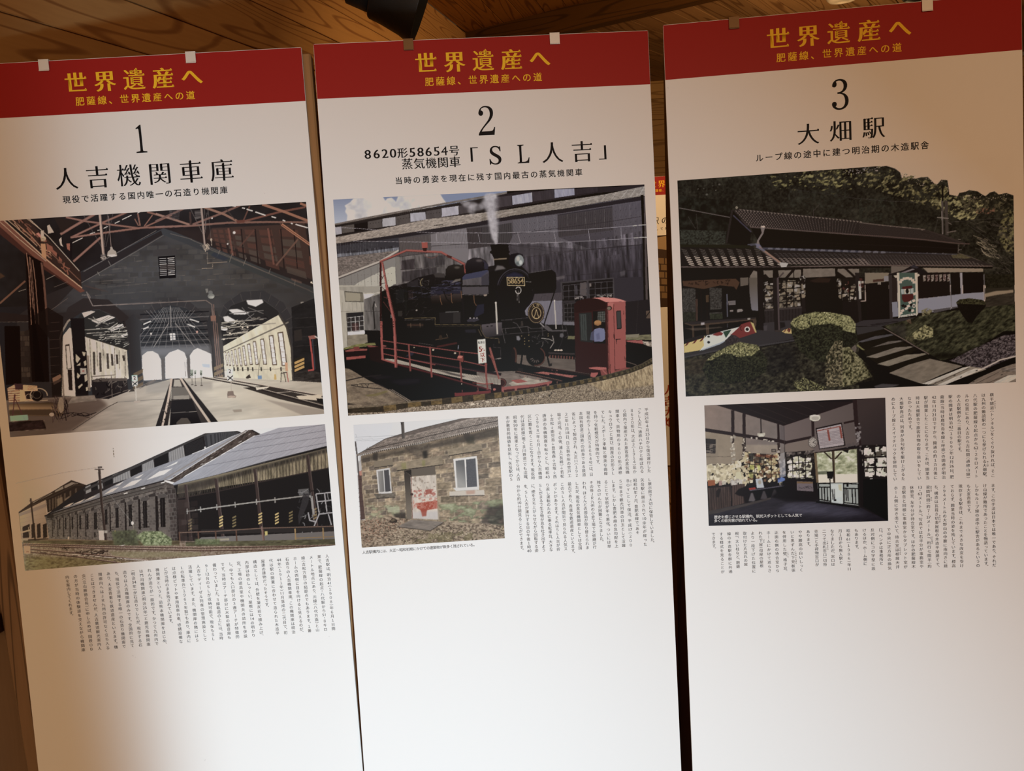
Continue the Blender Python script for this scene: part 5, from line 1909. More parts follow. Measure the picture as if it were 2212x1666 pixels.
    s.LL('545,845 820,828;600,880 825,868;620,820 720,760;570,770 700,810;680,900 828,892;600,760 640,800;650,790 700,760', 6, (122, 114, 104))
    s.LL('560,868 826,852;640,893 826,884;700,840 760,800', 4, (160, 150, 136))
    s.scribble('560,800 820,790 828,950 620,900', 60, 50, 4, [(30, 28, 30), (150, 142, 130), (90, 84, 80)], 7, ang=-12)
    s.L('560,890 828,975', 6, (52, 44, 40))
    for x, h in ((600, 150), (640, 130), (688, 110), (716, 90), (748, 80), (790, 60)):
        s.P([(x, 985 + (x - 600) * .12), (x + 14, 987 + (x - 600) * .12), (x + 18, 985 + h), (x + 4, 985 + h)], (48, 38, 34), .85)
    s.LL('580,905 590,1150;625,925 632,1080;664,925 668,1010;740,960 744,1160;770,975 772,1100;808,985 810,1140', 4, (96, 82, 68))
    s.mod('560,890 828,975 832,1160 560,1220', .25, 24, 5, 88, seed=9)
    s.P('422,940 450,935 466,1095 432,1098', (60, 46, 38)); s.P('428,950 448,948 460,1092 438,1094', (196, 180, 152))
    s.P('437,1100 465,1100 470,1235 446,1232', (40, 28, 26))
    s.L('388,905 400,860 440,790 452,780', 12, (120, 104, 90)); s.L('392,905 402,1080 412,1275', 12, (112, 92, 76))
    # right bay: pale wall with windows, skylights
    s.P('1440,950 1800,745 1850,830 1880,960 1890,1170 1760,1180 1450,1150', (196, 194, 172))
    s.P('1440,985 1860,790 1862,800 1440,992', (116, 112, 104))
    s.mod('1440,950 1800,745 1890,1170 1450,1150', .12, 30, 3, 80, seed=10)
    s.P('1425,800 1490,690 1600,650 1700,655 1790,720 1805,745 1600,850 1440,945', (46, 46, 50))
    for q, cc in (('1590,655 1690,650 1700,668 1650,695 1600,680', (226, 230, 234)), ('1475,715 1530,710 1610,735 1580,745 1510,745', (214, 216, 218)), ('1440,760 1470,755 1530,790 1510,805 1450,790', (210, 210, 208)),
                  ('1425,820 1470,835 1465,855 1428,845', (208, 208, 204))):
        s.P(q, cc, 1, 2)
    s.LL('1430,835 1780,802;1430,800 1700,775;1520,870 1600,860;1430,905 1540,892;1440,880 1600,852', 7, (150, 146, 136))
    s.LL('1480,740 1700,720;1560,700 1640,790;1640,740 1560,800;1600,700 1700,740;1500,790 1720,770', 5, (104, 102, 104))
    s.scribble('1430,800 1780,740 1600,850 1440,930', 60, 44, 4, [(28, 28, 32), (176, 172, 160), (120, 116, 110)], 11, ang=-8)
    for x, y in ((1598, 828), (1565, 830), (1484, 868), (1445, 905)):
        s.E(x, y, 6, 6, (206, 186, 170))
    ws = [(1808, 862, 44, 215), (1748, 882, 36, 190), (1690, 904, 30, 165), (1640, 920, 26, 150), (1604, 936, 24, 135), (1570, 948, 20, 128), (1542, 960, 18, 120), (1516, 968, 16, 112), (1494, 976, 14, 104), (1474, 986, 13, 92), (1456, 990, 11, 84)]
    for x, y, w, h in ws:
        sl = h * .13
        s.P([(x - w * .42, y), (x + w * .42, y - w * .15), (x + w * .42 + sl, y + h), (x - w * .42 + sl, y + h)], (96, 80, 66))
        s.P([(x - w * .26, y + 5), (x + w * .28, y + 3), (x + w * .28 + sl * .95, y + h - 8), (x - w * .26 + sl * .95, y + h - 6)], (210, 212, 216))
        for k in (.25, .42, .58, .75, .9):
            s.L([(x - w * .3 + sl * k, y + h * k), (x + w * .3 + sl * k, y + h * k)], 2.5, (150, 136, 124))
    s.L('1800,745 1850,830 1880,960 1892,1200', 12, (70, 66, 64))
    s.L('1450,1105 1845,1095', 3, (130, 124, 110))
    for x in (1808, 1740, 1680, 1625, 1595, 1560, 1530, 1505):
        s.P([(x, 1085), (x + 9, 1085), (x + 10, 1110), (x + 2, 1110)], (54, 50, 48))
    # ---- pillars
    s.P('810,790 860,740 920,800 905,880 918,1100 942,1275 862,1282 845,1000 830,900', ((48, 44, 46), (58, 58, 62), (840, 1000), (920, 1000), 'g'))
    s.P('1335,800 1360,730 1400,720 1425,800 1425,900 1450,1240 1384,1245 1365,950 1345,880', ((52, 52, 58), (64, 62, 62), (1350, 900), (1440, 900), 'g'))
    s.L('904,880 918,1100 940,1275', 5, (92, 90, 94), .7)
    for t in ('1375,780 1412,1240', '1387,780 1424,1240', '1366,680 1372,780', '1378,680 1384,780'):
        s.L(t, 6, (120, 92, 84))
    s.LL('600,690 1330,655 1365,680 1380,780;560,600 580,650 600,690', 6, (112, 98, 92))
    s.P('1358,755 1392,752 1395,788 1362,790', (132, 92, 76))
    for k in range(3):
        s.P([(862, 1125 + k * 42), (924, 1095 + k * 42), (926, 1118 + k * 42), (864, 1150 + k * 42)], (104, 82, 56), .8)
        s.P([(1380, 1085 + k * 36), (1440, 1060 + k * 36), (1441, 1080 + k * 36), (1382, 1108 + k * 36)], (136, 116, 78), .8)
    s.LL('1375,780 1412,1240;1387,780 1424,1240;1400,800 1436,1240', 5, (120, 92, 84))
    # right-hand dark pier, stripes, pipe
    s.P('1880,700 2030,640 2075,1205 1895,1208 1890,960', (38, 38, 42))
    s.mod('1880,700 2030,640 2075,1205 1895,1208', .2, 30, 2, 0, seed=12)
    for y in (770, 830, 890, 950):
        s.L([(1900, y), (2040, y - 6)], 3, (58, 56, 58))
    s.P('1895,850 1945,840 1950,910 1900,920', (54, 50, 50))
    s.P('1898,1030 1960,1015 1966,1085 1905,1110', (46, 42, 34))
    for k in range(3):
        s.P([(1899, 1052 + k * 24), (1962, 1024 + k * 24), (1964, 1040 + k * 24), (1901, 1068 + k * 24)], (186, 148, 62))
    s.P('1898,1120 1990,1100 2065,1120 2072,1205 1900,1208', (54, 50, 50)); s.mod('1898,1120 2070,1110 2072,1205 1900,1208', .5, 12, 2, 0, seed=14)
    s.L('1998,890 2012,1000 2022,1102 1990,1106', 11, (178, 66, 62)); s.L('2016,900 2032,1100', 5, (66, 74, 96))
    s.P('1988,885 2030,878 2040,900 1995,905', (150, 90, 82)); s.L('2030,885 2055,900', 8, (190, 186, 186))
    # striped base, hydrant etc. of the left
    s.P('455,770 545,770 550,890 572,1270 490,1280 470,940', (30, 24, 26))
    s.P('480,985 560,980 572,1270 492,1278', (28, 22, 24))
    for q in ('490,1000 520,1030 500,1060 490,1045', '530,985 555,990 548,1015 538,1010', '495,1075 520,1055 520,1075', '540,1050 556,1040 560,1070 548,1078', '500,1120 520,1140 505,1160 498,1150', '545,1140 562,1130 566,1170 550,1180', '505,1210 530,1190 535,1200 510,1225', '555,1215 568,1212 570,1235 558,1238'):
        s.P(q, (150, 132, 106))
    s.P('518,1092 558,1092 560,1128 520,1130', (140, 126, 112)); s.P('532,1104 546,1104 546,1117 532,1117', (138, 84, 70))
    s.P('560,1010 575,1010 585,1240 572,1240', (112, 92, 76), .8)
    s.P('210,760 310,700 410,760 400,1300 340,1310 320,900', (30, 20, 18), .8)
    for k in range(8):
        s.L([(320, 800 + k * 55), (385, 795 + k * 55)], 3, (66, 48, 40), .7)
    s.P('340,1155 390,1130 400,1150 345,1190', (112, 74, 48)); s.P('345,1180 392,1160 395,1175 348,1200', (66, 46, 36))
    s.P('130,870 190,840 210,1190 140,1190', (42, 30, 26), .8); s.bricks('130,850 190,850 200,1150 140,1150', 9, 2, [(52, 38, 32), (64, 48, 38), (44, 32, 28)], None, a=.8)
    s.P('30,820 130,820 140,1190 40,1200', (24, 15, 14)); s.P('200,700 215,700 290,1180 230,1180', (22, 14, 14))
    # ---- floor
    fl = '-50,1430 430,1280 860,1290 940,1150 1370,1160 2200,1190 2200,1500 60,1600'
    s.P('40,1300 420,1275 620,1270 870,1225 1110,1160 1370,1150 1450,1150 2100,1185 2120,1420 900,1500 60,1560', ((118, 96, 80), (176, 172, 160), (300, 1400), (1500, 1250), 'g'))
    s.mod('40,1300 420,1275 1110,1160 2100,1185 2120,1420 60,1560', .12, 30, 6, -4, seed=15)
    s.P('40,1300 420,1275 640,1280 700,1330 460,1500 60,1560', (70, 50, 40), .75, 20)
    s.P('940,1250 1370,1240 1370,1180 960,1175', (128, 122, 118), .5, 12)
    s.L('470,1490 700,1340 760,1310', 4, (60, 48, 42)); s.L('760,1310 1060,1290', 4, (110, 102, 96))
    s.P('1270,1230 1700,1215 2090,1350 2095,1395 1950,1400 1440,1290', (186, 180, 164), .7, 20)
    s.P('1700,1290 2090,1360 2090,1400 1960,1398', (140, 132, 124), .7, 8)
    s.P('1500,1360 1560,1355 1560,1372 1510,1376', (130, 118, 106), .7, 4)
    # pit and rails
    s.P('1110,1160 1165,1158 1230,1270 1370,1450 1095,1470 1105,1300', (56, 50, 50))
    s.P('1105,1300 1240,1290 1300,1450 1096,1475', (30, 28, 32))
    s.P('1110,1215 1215,1212 1240,1285 1105,1290', (96, 90, 84)); s.P('1125,1165 1160,1165 1175,1210 1120,1210', (150, 142, 130))
    s.P('1120,1270 1220,1265 1222,1290 1118,1292', (130, 122, 112))
    s.P('1095,1300 1110,1300 1080,1480 1040,1482', (44, 38, 38))
    s.P('1070,1265 1105,1160 1100,1300 1040,1480 1000,1482', (40, 36, 38)); s.P('1165,1158 1185,1160 1420,1452 1375,1456', (36, 34, 38))
    s.L('1108,1160 1085,1300 1045,1480', 14, (172, 150, 132)); s.L('1168,1158 1250,1290 1360,1452', 14, (172, 154, 138))
    s.L('1100,1380 1270,1370', 3, (120, 112, 106)); s.P('1140,1440 1170,1412 1210,1412 1230,1440 1225,1475 1135,1475', (76, 68, 62))
    s.scribble('1060,1290 1100,1290 1060,1470 1030,1470', 20, 12, 4, [(80, 70, 64), (28, 24, 26)], 13)
    # right tracks
    s.P('1570,1218 1700,1205 2090,1290 2095,1360 1800,1290', (52, 46, 44))
    s.L('1310,1150 1600,1205 2090,1345', 11, (40, 34, 36)); s.L('1310,1147 1600,1200 2090,1332', 4, (170, 160, 148))
    s.L('1380,1150 1700,1205 2085,1275', 9, (60, 50, 50)); s.L('1380,1146 1700,1200 2085,1268', 4, (190, 178, 164))
    s.P('1650,1215 1740,1210 1720,1222 1655,1232', (196, 190, 176)); s.P('1910,1270 2080,1262 2060,1300 1930,1290', (196, 188, 168)); s.L('1780,1250 1880,1242', 4, (170, 160, 150))
    s.P('2040,1285 2090,1290 2092,1325 2050,1310', (26, 24, 26))
    s.LL('840,1240 1000,1165;900,1225 1010,1165', 4, (110, 98, 90)); s.P('830,1245 860,1215 870,1240', (60, 52, 48))
    # machinery at left: trolley, compressor, hoses
    s.P('590,1170 650,1155 820,1160 830,1240 700,1290 600,1285', (36, 30, 32)); s.LL('595,1145 740,1135;595,1145 592,1200;720,1140 725,1280;640,1290 830,1230;620,1160 800,1158', 5, (90, 76, 68))
    s.P('600,1165 820,1155 818,1172 605,1180', (74, 62, 56)); s.scribble('590,1170 830,1160 820,1240 610,1280', 30, 30, 5, [(20, 16, 18), (66, 56, 52), (90, 78, 70)], 14)
    s.P('470,1275 610,1265 625,1300 440,1320', (110, 92, 78)); s.mod('470,1275 610,1265 625,1300 440,1320', .2, 14, 2, 0, seed=16)
    s.P('50,1220 100,1195 240,1205 260,1300 60,1310', (176, 112, 62))
    for k in range(6):
        s.L([(52, 1225 + k * 15), (130, 1222 + k * 15)], 4, (84, 46, 28)); s.L([(180, 1212 + k * 14), (235, 1212 + k * 14)], 3, (100, 58, 34))
    s.P('95,1190 150,1195 150,1230 100,1230', (60, 34, 36)); s.P('160,1240 240,1240 250,1290 170,1290', (40, 26, 24))
    s.P('60,1325 330,1310 400,1320 420,1360 400,1400 60,1395', ((60, 42, 26), (126, 90, 50), (200, 1310), (200, 1350), 'g'))
    s.P('60,1360 330,1355 400,1400 60,1395', (50, 34, 24), .8, 8)
    s.ring(252, 1268, 55, 46, 6, (140, 112, 84), 1, 150, 360); s.L('160,1305 310,1298', 6, (130, 104, 78)); s.E(240, 1270, 40, 34, (28, 20, 20)); s.ring(188, 1278, 20, 20, 4, (126, 100, 78)); s.ring(240, 1262, 26, 24, 3, (90, 70, 56))
    s.scribble('325,1290 425,1290 440,1400 330,1400', 34, 90, 4, [(22, 14, 16), (66, 46, 42), (36, 24, 24)], 15, ang=75)
    s.scribble('400,1380 600,1385 600,1400 420,1400', 10, 90, 4, [(34, 24, 24)], 16, ang=3)
    s.E(395, 1330, 20, 50, (130, 104, 78), .8); s.E(335, 1390, 16, 12, (140, 112, 90))
    s.LL('100,1260 80,1420;100,1290 165,1430;95,1260 90,1330', 6, (74, 36, 34))
    s.P('65,1400 180,1390 185,1425 70,1435', (104, 132, 118), .85); s.P('65,1440 95,1435 95,1480 65,1485', (110, 124, 96), .8)
    s.P('60,1440 280,1425 300,1480 60,1500', (42, 26, 24)); s.mod('60,1430 290,1425 300,1490 60,1500', .4, 16, 2, -10, seed=17)
    # signals
    for x, y, k, c in ((870, 1138, 1.0, (134, 190, 160)), (1484, 1096, 1.1, (176, 206, 190))):
        s.L([(x + 6, y + 40), (x + 10, y + 175 * k * .96)], 5, (170, 160, 148))
        s.P([(x - 19 * k, y), (x + 17 * k, y - 2), (x + 19 * k, y + 34 * k), (x - 18 * k, y + 36 * k)], c)
        s.P([(x - 14 * k, y + 4), (x + 13 * k, y + 2), (x + 15 * k, y + 31 * k), (x - 13 * k, y + 32 * k)], (196, 214, 204))
        s.P([(x - 17 * k, y + 38 * k), (x + 19 * k, y + 36 * k), (x + 20 * k, y + 68 * k), (x - 16 * k, y + 70 * k)], (204, 206, 200))
        s.LL(';'.join('%f,%f %f,%f' % v for v in ((x - 15 * k, y + 41 * k, x + 18 * k, y + 66 * k), (x + 17 * k, y + 39 * k, x - 14 * k, y + 68 * k))), 6, (30, 34, 34))
    s.P('865,1302 905,1300 908,1312 868,1316', (150, 132, 118))
    s.P('1470,1240 1505,1238 1510,1262 1525,1270 1520,1282 1468,1282 1466,1262', (120, 104, 96)); s.E(1495, 1275, 26, 7, (170, 150, 136))
    for x, y, k in ((1238, 1100, .8), (1298, 1105, .6), (1260, 1105, .5)):
        s.L([(x, y + 30), (x + 3, y + 98)], 3, (84, 80, 76))
        s.P([(x - 12 * k, y), (x + 12 * k, y), (x + 12 * k, y + 52 * k), (x - 12 * k, y + 52 * k)], (110, 122, 108), .8)
        s.L([(x - 10 * k, y + 28 * k), (x + 10 * k, y + 50 * k)], 3, (40, 44, 40)); s.L([(x + 10 * k, y + 28 * k), (x - 10 * k, y + 50 * k)], 3, (40, 44, 40))
        s.E(x + 3, y + 98, 9, 3, (80, 72, 68))
    # clutter by the right wall
    s.P('1662,1140 1688,1138 1690,1160 1664,1162', (96, 138, 190)); s.P('1585,1150 1610,1130 1620,1155 1590,1158', (60, 52, 48)); s.L('1665,1140 1682,1000', 3, (90, 80, 70))
    s.P('1770,1130 1780,1130 1785,1165 1768,1165', (190, 160, 70)); s.L('1815,1118 1812,1180', 4, (40, 34, 34)); s.L('1850,1115 1860,1180', 5, (170, 60, 56)); s.L('1830,1115 1845,1180', 4, (44, 36, 36)); s.L('1812,1125 1850,1118', 5, (50, 42, 42))
    s.P('1838,1055 1855,1055 1858,1110 1842,1110', (196, 150, 112))
    s.P('1380,1150 1370,900 1440,880 1460,1160', (210, 216, 226), .12, 26)
    s.P('700,1130 1900,1120 2080,1200 2090,1380 1900,1400 900,1400', (220, 220, 214), .05, 60)
    return s
# ---------------------------------------------------------------- board 1, lower print: the long stone shed beside the line
def pic_shed():
    s = Art(0, (16.0, 685.7, 584.7, 914.6), 4)
    V0, B1, B2 = (0, 880, 2.989), (20, 960, 5.821), (370, 900, 5.205)
    s.view(*V0)
    s.P('-100,0 2300,0 2300,1200 -100,1200', ((152, 118, 92), (206, 206, 206), (120, 400), (900, 200), 'g'))
    s.P('1500,60 2200,60 2200,160 1640,185', (204, 212, 224), .8, 30)
    s.L('105,492 400,425 630,390', 3, (120, 92, 72), .6)
    s.LL('733,265 733,272;734,280 735,290;736,296 736,312;738,316 739,322', 5, (84, 60, 30))
    # far pale building at the left
    s.view(*B1)
    s.P('118,855 300,720 560,590 785,455 970,520 900,560 470,700 470,900 500,1200 160,1220', (60, 44, 34))
    s.P('125,870 460,700 480,900 500,1180 160,1200 140,1000', ((150, 118, 90), (136, 104, 78), (200, 800), (400, 1100), 'g'))
    s.P('130,870 460,745 462,790 135,905', (120, 96, 84), .8)
    for k in range(5):
        s.L([(135, 900 + k * 45), (470, 800 + k * 60)], 3, (116, 92, 72), .6)
    s.P('300,730 540,600 545,620 310,745', (120, 100, 82)); s.P('575,580 680,530 685,560 580,605', (126, 108, 90)); s.P('695,525 790,478 870,495 700,555', (124, 104, 86))
    s.LL('125,855 785,457 970,518', 10, (48, 34, 28)); s.L('310,745 560,630 830,500 900,505', 9, (44, 32, 26))
    s.P('470,700 830,520 960,525 960,640 485,860', (48, 36, 30))
    for x in (500, 540, 575, 610, 640, 690, 760, 830):
        s.P([(x, 700 - (x - 500) * .42), (x + 22, 690 - (x - 500) * .42), (x + 24, 820 - (x - 500) * .42), (x + 4, 845 - (x - 500) * .42)], (96, 74, 54), .7, 3)
    s.P('600,690 670,660 680,740 610,790', (120, 96, 68), .8, 6)
    s.P('700,690 760,650 770,700 720,720', (140, 112, 82), .7, 5)
    for x, w in ((170, 90), (280, 45), (350, 45), (425, 50)):
        s.P([(x, 1040 if x < 200 else 1010), (x + w, 1000 if x < 200 else 990), (x + w + 6, 1170), (x + 6, 1180)], (48, 36, 30))
    s.P('145,1100 260,1070 262,1090 150,1120', (150, 120, 92)); s.L('245,1040 262,1180', 8, (150, 118, 90)); s.P('150,1190 240,1180 240,1215 155,1225', (140, 112, 88))
    # roof, clerestory
    s.P('480,880 960,520 1180,430 1520,290 1830,150 2140,10 2300,-60 2300,180 480,895', (40, 36, 38))
    s.view(*V0)
    s.P('550,520 1445,115 1560,165 1000,380 545,600', (46, 40, 42))
    for q in ('1088,285 1185,245 1195,320 1092,358', '918,360 990,330 998,395 920,420', '730,440 838,395 845,455 732,493', '632,482 660,470 668,525 636,530', '553,515 585,500 590,545 556,560'):
        s.P(q, (134, 130, 128)); s.stripes(q, 7, (112, 108, 108), None, .4)
    for q in ('1192,242 1315,190 1320,270 1196,318', '998,328 1085,288 1090,350 1000,392', '845,395 912,362 915,415 848,450', '675,465 725,445 730,490 680,510', '592,500 628,483 632,530 595,540'):
        s.P(q, (34, 32, 34))
    s.stripes('1196,248 1312,198 1318,270 1198,316', 12, (58, 56, 58), None, .35, vert=False)
    s.P('1318,185 1445,120 1540,170 1330,265', (74, 74, 78)); s.stripes('1320,185 1530,150 1530,170 1330,265', 22, (54, 54, 58), None, .4)
    s.P('540,530 1450,112 1545,160 1535,168 1448,126 545,545', (62, 58, 58))
    rf = '290,700 548,600 900,425 1320,275 1545,170 1600,150 1110,460 1060,475 700,570 300,715'
    s.P(rf, ((112, 106, 108), (140, 142, 152), (400, 650), (1400, 250), 'g'))
    s.mod(rf, .10, 6, 6, -32, seed=5)
    for q in ('1050,400 1150,350 1140,365 1060,395', '948,470 1030,415 1115,395 1060,435', '785,525 850,480 920,462 870,500', '672,565 720,530 770,515 730,545', '548,603 590,580 625,570 590,590', '470,628 520,605 555,590 520,615', '405,650 450,625 480,615 450,638', '865,460 930,430 900,455', '745,505 800,480 770,505'):
        s.P(q, (206, 202, 190))
    s.LL('290,702 700,570 1060,475', 8, (42, 36, 36))
    # gable coping with stone, finial
    s.P('1060,468 1100,470 1620,140 1680,178 1640,185 1200,440 1140,490', (76, 64, 58))
    s.mod('1060,468 1100,470 1620,140 1680,178 1200,440 1140,490', .5, 7, 3, -32, seed=6)
    s.scribble('1090,470 1600,150 1640,180 1180,450', 50, 26, 4, [(156, 148, 140), (44, 36, 34), (110, 100, 92)], 5, ang=-32)
    s.LL('1060,465 1610,140', 6, (130, 120, 112)); s.L('1612,140 1680,178', 8, (44, 40, 42))
    s.P('1580,150 1615,148 1618,138 1608,132 1612,126 1602,118 1597,106 1592,118 1582,126 1588,132 1580,138', (96, 90, 84))
    # near metal roof
    s.P('1075,518 1640,190 1820,128 2110,105 2125,250 1700,355 1210,490', ((140, 142, 152), (160, 162, 176), (1200, 480), (1900, 150), 'g'))
    s.mod('1075,518 1640,190 1820,128 2110,105 2125,250 1700,355 1210,490', .06, 5, 12, -30, seed=7)
    s.LL('1460,295 2110,190;1310,385 2115,228;1640,195 2110,110;1560,240 2110,150', 3, (112, 114, 126))
    for k in range(16):
        s.L([(1180 + k * 60, 500 - k * 17), (1700 + k * 36, 180 - k * 4)], 2, (126, 128, 140), .5)
    s.L('1075,518 1400,440 1700,356 2125,250', 7, (62, 60, 64))
    # boards under the near roof, dark interior
    s.P('1080,520 1400,440 2130,245 2160,900 1150,880 1130,600', (36, 33, 34))
    s.P('1145,560 1400,520 1650,480 2000,420 2125,390 2122,262 1700,365 1150,500', ((120, 108, 80), (136, 124, 92), (1200, 560), (2000, 400), 'g'))
    s.P('1145,520 1400,455 2125,262 2125,290 1400,490 1145,555', (50, 46, 44), .8, 12)
    s.stripes('1148,520 2122,270 2124,392 1150,590', 64, (84, 74, 58), None, .35, a=.8, seed=3)
    s.mod('1148,520 2122,270 2124,392 1150,590', .35, 14, 5, 86, seed=8)
    s.P('1150,505 1390,455 1395,500 1155,590', (66, 58, 52), .6, 8)
    s.L('1140,592 1400,545 1650,490 2125,392', 7, (58, 48, 46))
    for x, y0, x2, y2 in ((1200, 500, 1232, 860), (1395, 460, 1440, 860), (1645, 400, 1695, 860), (1985, 310, 2050, 830)):
        s.L([(x, y0), (x2, y2)], 20, (66, 52, 50)); s.L([(x + 8, y0), (x2 + 10, y2)], 5, (96, 80, 76))
    for x, y in ((1216, 730), (1415, 710), (1668, 690), (1775, 690), (2020, 660), (1500, 710), (1865, 680)):
        a_ = 1 if x in (1415, 1668, 1775) else .55
        for k in range(4):
            s.P([(x, y + k * 19), (x + 24, y - 12 + k * 19), (x + 26, y - 2 + k * 19), (x + 2, y + 10 + k * 19)], (190, 164, 78), a_)
    s.L('1142,682 1400,645 1650,612 1990,570', 9, (146, 144, 138)); s.L('1990,570 2012,580 2025,690', 15, (150, 150, 148))
    for x, y in ((1208, 668), (1400, 640), (1655, 606), (1295, 655), (1518, 625), (1775, 595)):
        s.L([(x, y - 14), (x + 2, y + 22)], 7, (150, 148, 142))
    s.P('1925,530 1990,525 2000,560 1930,570', (96, 96, 98)); s.scribble('1930,540 2130,520 2150,830 1960,830', 60, 50, 5, [(120, 122, 126), (60, 60, 64), (30, 28, 30)], 9)
    s.P('1960,560 2000,555 1990,620 1930,760 1925,700', (60, 58, 62), .8)
    for t in ('2040,560 2140,550', '2045,610 2145,600', '2040,560 2060,680', '2095,555 2110,670', '2055,690 2150,680', '2060,690 1990,860', '1990,680 2000,730 2040,740', '2120,690 2140,760', '1915,780 1995,775', '1920,800 1990,795'):
        s.L(t, 8, (160, 162, 168))
    s.P('1150,600 1200,595 1210,870 1150,870', (60, 48, 46)); s.bricks('1145,620 1280,600 1285,870 1150,870', 7, 3, [(70, 58, 54), (52, 42, 40)], None, a=.5)
    # floor inside, fence
    s.P('1300,840 2160,800 2165,860 1250,880', (110, 106, 104)); s.P('1380,850 1480,845 1480,858 1390,862', (150, 142, 120))
    s.P('1300,790 2160,770 2160,800 1300,820', (50, 46, 46))
    for t in ('1140,810 1400,800 1700,780 2155,768', ):
        s.L(t, 8, (96, 70, 58)); s.L(t, 3, (150, 130, 112), .5)
    for x in (1158, 1280, 1392, 1525, 1700, 1905, 2085):
        s.L([(x, 805 - (x - 1158) * .03), (x + 6, 885)], 9, (96, 66, 50) if x < 1880 else (156, 124, 60))
    s.L('1910,845 2155,835', 6, (140, 112, 60)); s.P('1710,800 1728,800 1728,826 1712,828', (184, 170, 66)); s.L('1690,770 1700,870', 10, (130, 100, 90))
    # stone wall of the shed
    s.view(*V0)
    s.P('292,705 700,575 1060,478 1120,500 1150,600 1150,870 800,860 330,862', (84, 74, 68))
    s.mod('292,705 700,575 1060,478 1120,500 1150,600 1150,870 800,860 330,862', .25, 10, 2, -10, seed=10)
    s.bricks('300,715 1075,500 1150,860 320,860', 20, 70, [(84, 74, 68), (98, 88, 80), (70, 60, 56), (104, 92, 82)], (110, 100, 92), .22, 11, .9)
    s.P('300,712 700,585 1060,490 1062,515 700,610 305,728', (84, 76, 70)); s.LL('300,716 700,592 1062,500;303,728 700,612 1064,522', 4, (50, 42, 40))
    piers = [(1100, 60, 560, 870), (985, 46, 575, 800), (880, 34, 595, 790), (795, 28, 615, 840), (740, 0, 0, 0), (700, 20, 640, 800), (600, 20, 665, 840), (545, 16, 680, 835), (492, 15, 690, 840), (445, 13, 700, 835), (405, 12, 710, 835), (368, 11, 720, 835), (335, 10, 725, 835)]
    for x, w, y0, y1 in piers:
        if w:
            s.P([(x - w * .5, y0), (x + w * .4, y0 - w * .25), (x + w * .55, y1), (x - w * .4, y1)], (92, 82, 76), .55)
            s.P([(x + w * .38, y0 - 4), (x + w * .75, y0), (x + w * .95, y1), (x + w * .5, y1)], (34, 27, 27), .9)
            s.P([(x - w * .6, y0 - 8), (x + w * .45, y0 - 24), (x + w * .5, y0), (x - w * .5, y0 + 6)], (58, 50, 48))
    for x, w, y0, y1 in ((1048, 30, 585, 775), (935, 24, 605, 780), (840, 20, 630, 770), (755, 18, 650, 780), (685, 14, 660, 760), (618, 14, 680, 790), (565, 11, 690, 790), (518, 10, 700, 790), (468, 9, 710, 790), (425, 8, 715, 790), (386, 7, 722, 790), (350, 6, 728, 790)):
        s.P([(x - w * .5, y0), (x + w * .6, y0 - 3), (x + w * .75, y1), (x - w * .3, y1)], (34, 29, 29))
        s.L([(x, y0 + 6), (x + 3, y1)], 3, (66, 58, 56), .8)
        s.P([(x - w * .9, y0 - 20), (x + w * .9, y0 - 28), (x + w * .95, y0 - 4), (x - w * .8, y0 + 4)], (80, 72, 68))
        s.P([(x - w * .8, y1), (x + w * 1.1, y1 - 4), (x + w * 1.1, y1 + 14), (x - w * .8, y1 + 18)], (96, 86, 80))
    s.P('1075,520 1130,520 1150,600 1145,870 1110,868 1095,600', (60, 50, 48), .8); s.bricks('1080,530 1135,525 1148,860 1105,865', 13, 2, [(74, 62, 58), (56, 46, 44)], (100, 92, 86), .2, 12, a=.7)
    s.P('300,700 345,690 350,712 310,716', (50, 42, 38))
    for x, y in ((1052, 484), (925, 521), (812, 553)):
        s.P([(x - 14, y + 4), (x + 12, y - 4), (x + 14, y + 3), (x - 10, y + 9)], (206, 200, 184))
    s.L('715,570 850,740', 2, (150, 146, 140), .7); s.E(856, 748, 9, 12, (190, 198, 190)); s.L('865,755 862,790', 4, (130, 120, 100))
    s.P('740,795 748,795 750,812 742,812', (176, 150, 60)); s.P('440,835 450,836 446,862 438,860', (170, 156, 140))
    # poles
    s.L('642,400 658,620 668,700 690,892', 17, (58, 44, 40)); s.L('646,400 664,620 694,892', 4, (92, 74, 66), .7)
    s.L('612,402 672,402', 7, (80, 62, 54)); s.L('633,390 660,388', 10, (66, 50, 44))
    s.P('638,795 672,795 675,858 642,860', (176, 170, 160)); s.P('675,795 695,795 695,812 677,812', (150, 142, 130))
    s.L('200,590 212,700 230,865', 10, (46, 32, 26)); s.L('190,605 215,607', 4, (70, 52, 42))
    # ground, weeds, rails
    s.P('130,870 330,850 800,860 1150,870 1300,885 2170,860 2170,1200 100,1200', ((110, 86, 60), (136, 118, 98), (300, 950), (1500, 900), 'g'))
    s.tex('130,870 800,860 2170,870 2170,1200 100,1200', [(92, 70, 50), (124, 104, 82), (156, 136, 116)], 8, seed=13, con=1.6, a=.7, octv=2)
    s.tex('150,860 1160,860 1160,890 160,895', [(72, 58, 38), (104, 94, 56)], 14, 3, 0, seed=14)
    s.tex('1200,870 2165,850 2165,892 1200,895', [(70, 66, 44), (106, 104, 66)], 12, 3, 0, seed=15)
    s.tex('720,800 880,790 900,890 740,890', [(60, 60, 44), (92, 100, 62)], 14, seed=16, a=.9, soft=10)
    s.tex('880,830 930,800 1040,800 1110,850 1110,890 930,893', [(66, 74, 44), (112, 124, 74), (150, 158, 112)], 11, seed=17, soft=6, octv=3)
    s.dots('920,810 1040,805 1080,870 930,880', 60, 3, 7, [(140, 150, 100), (96, 112, 60), (70, 80, 48)], 5)
    s.tex('1260,850 1420,850 1420,885 1260,885', [(70, 84, 46), (116, 130, 80)], 9, seed=18, a=.8, soft=8)
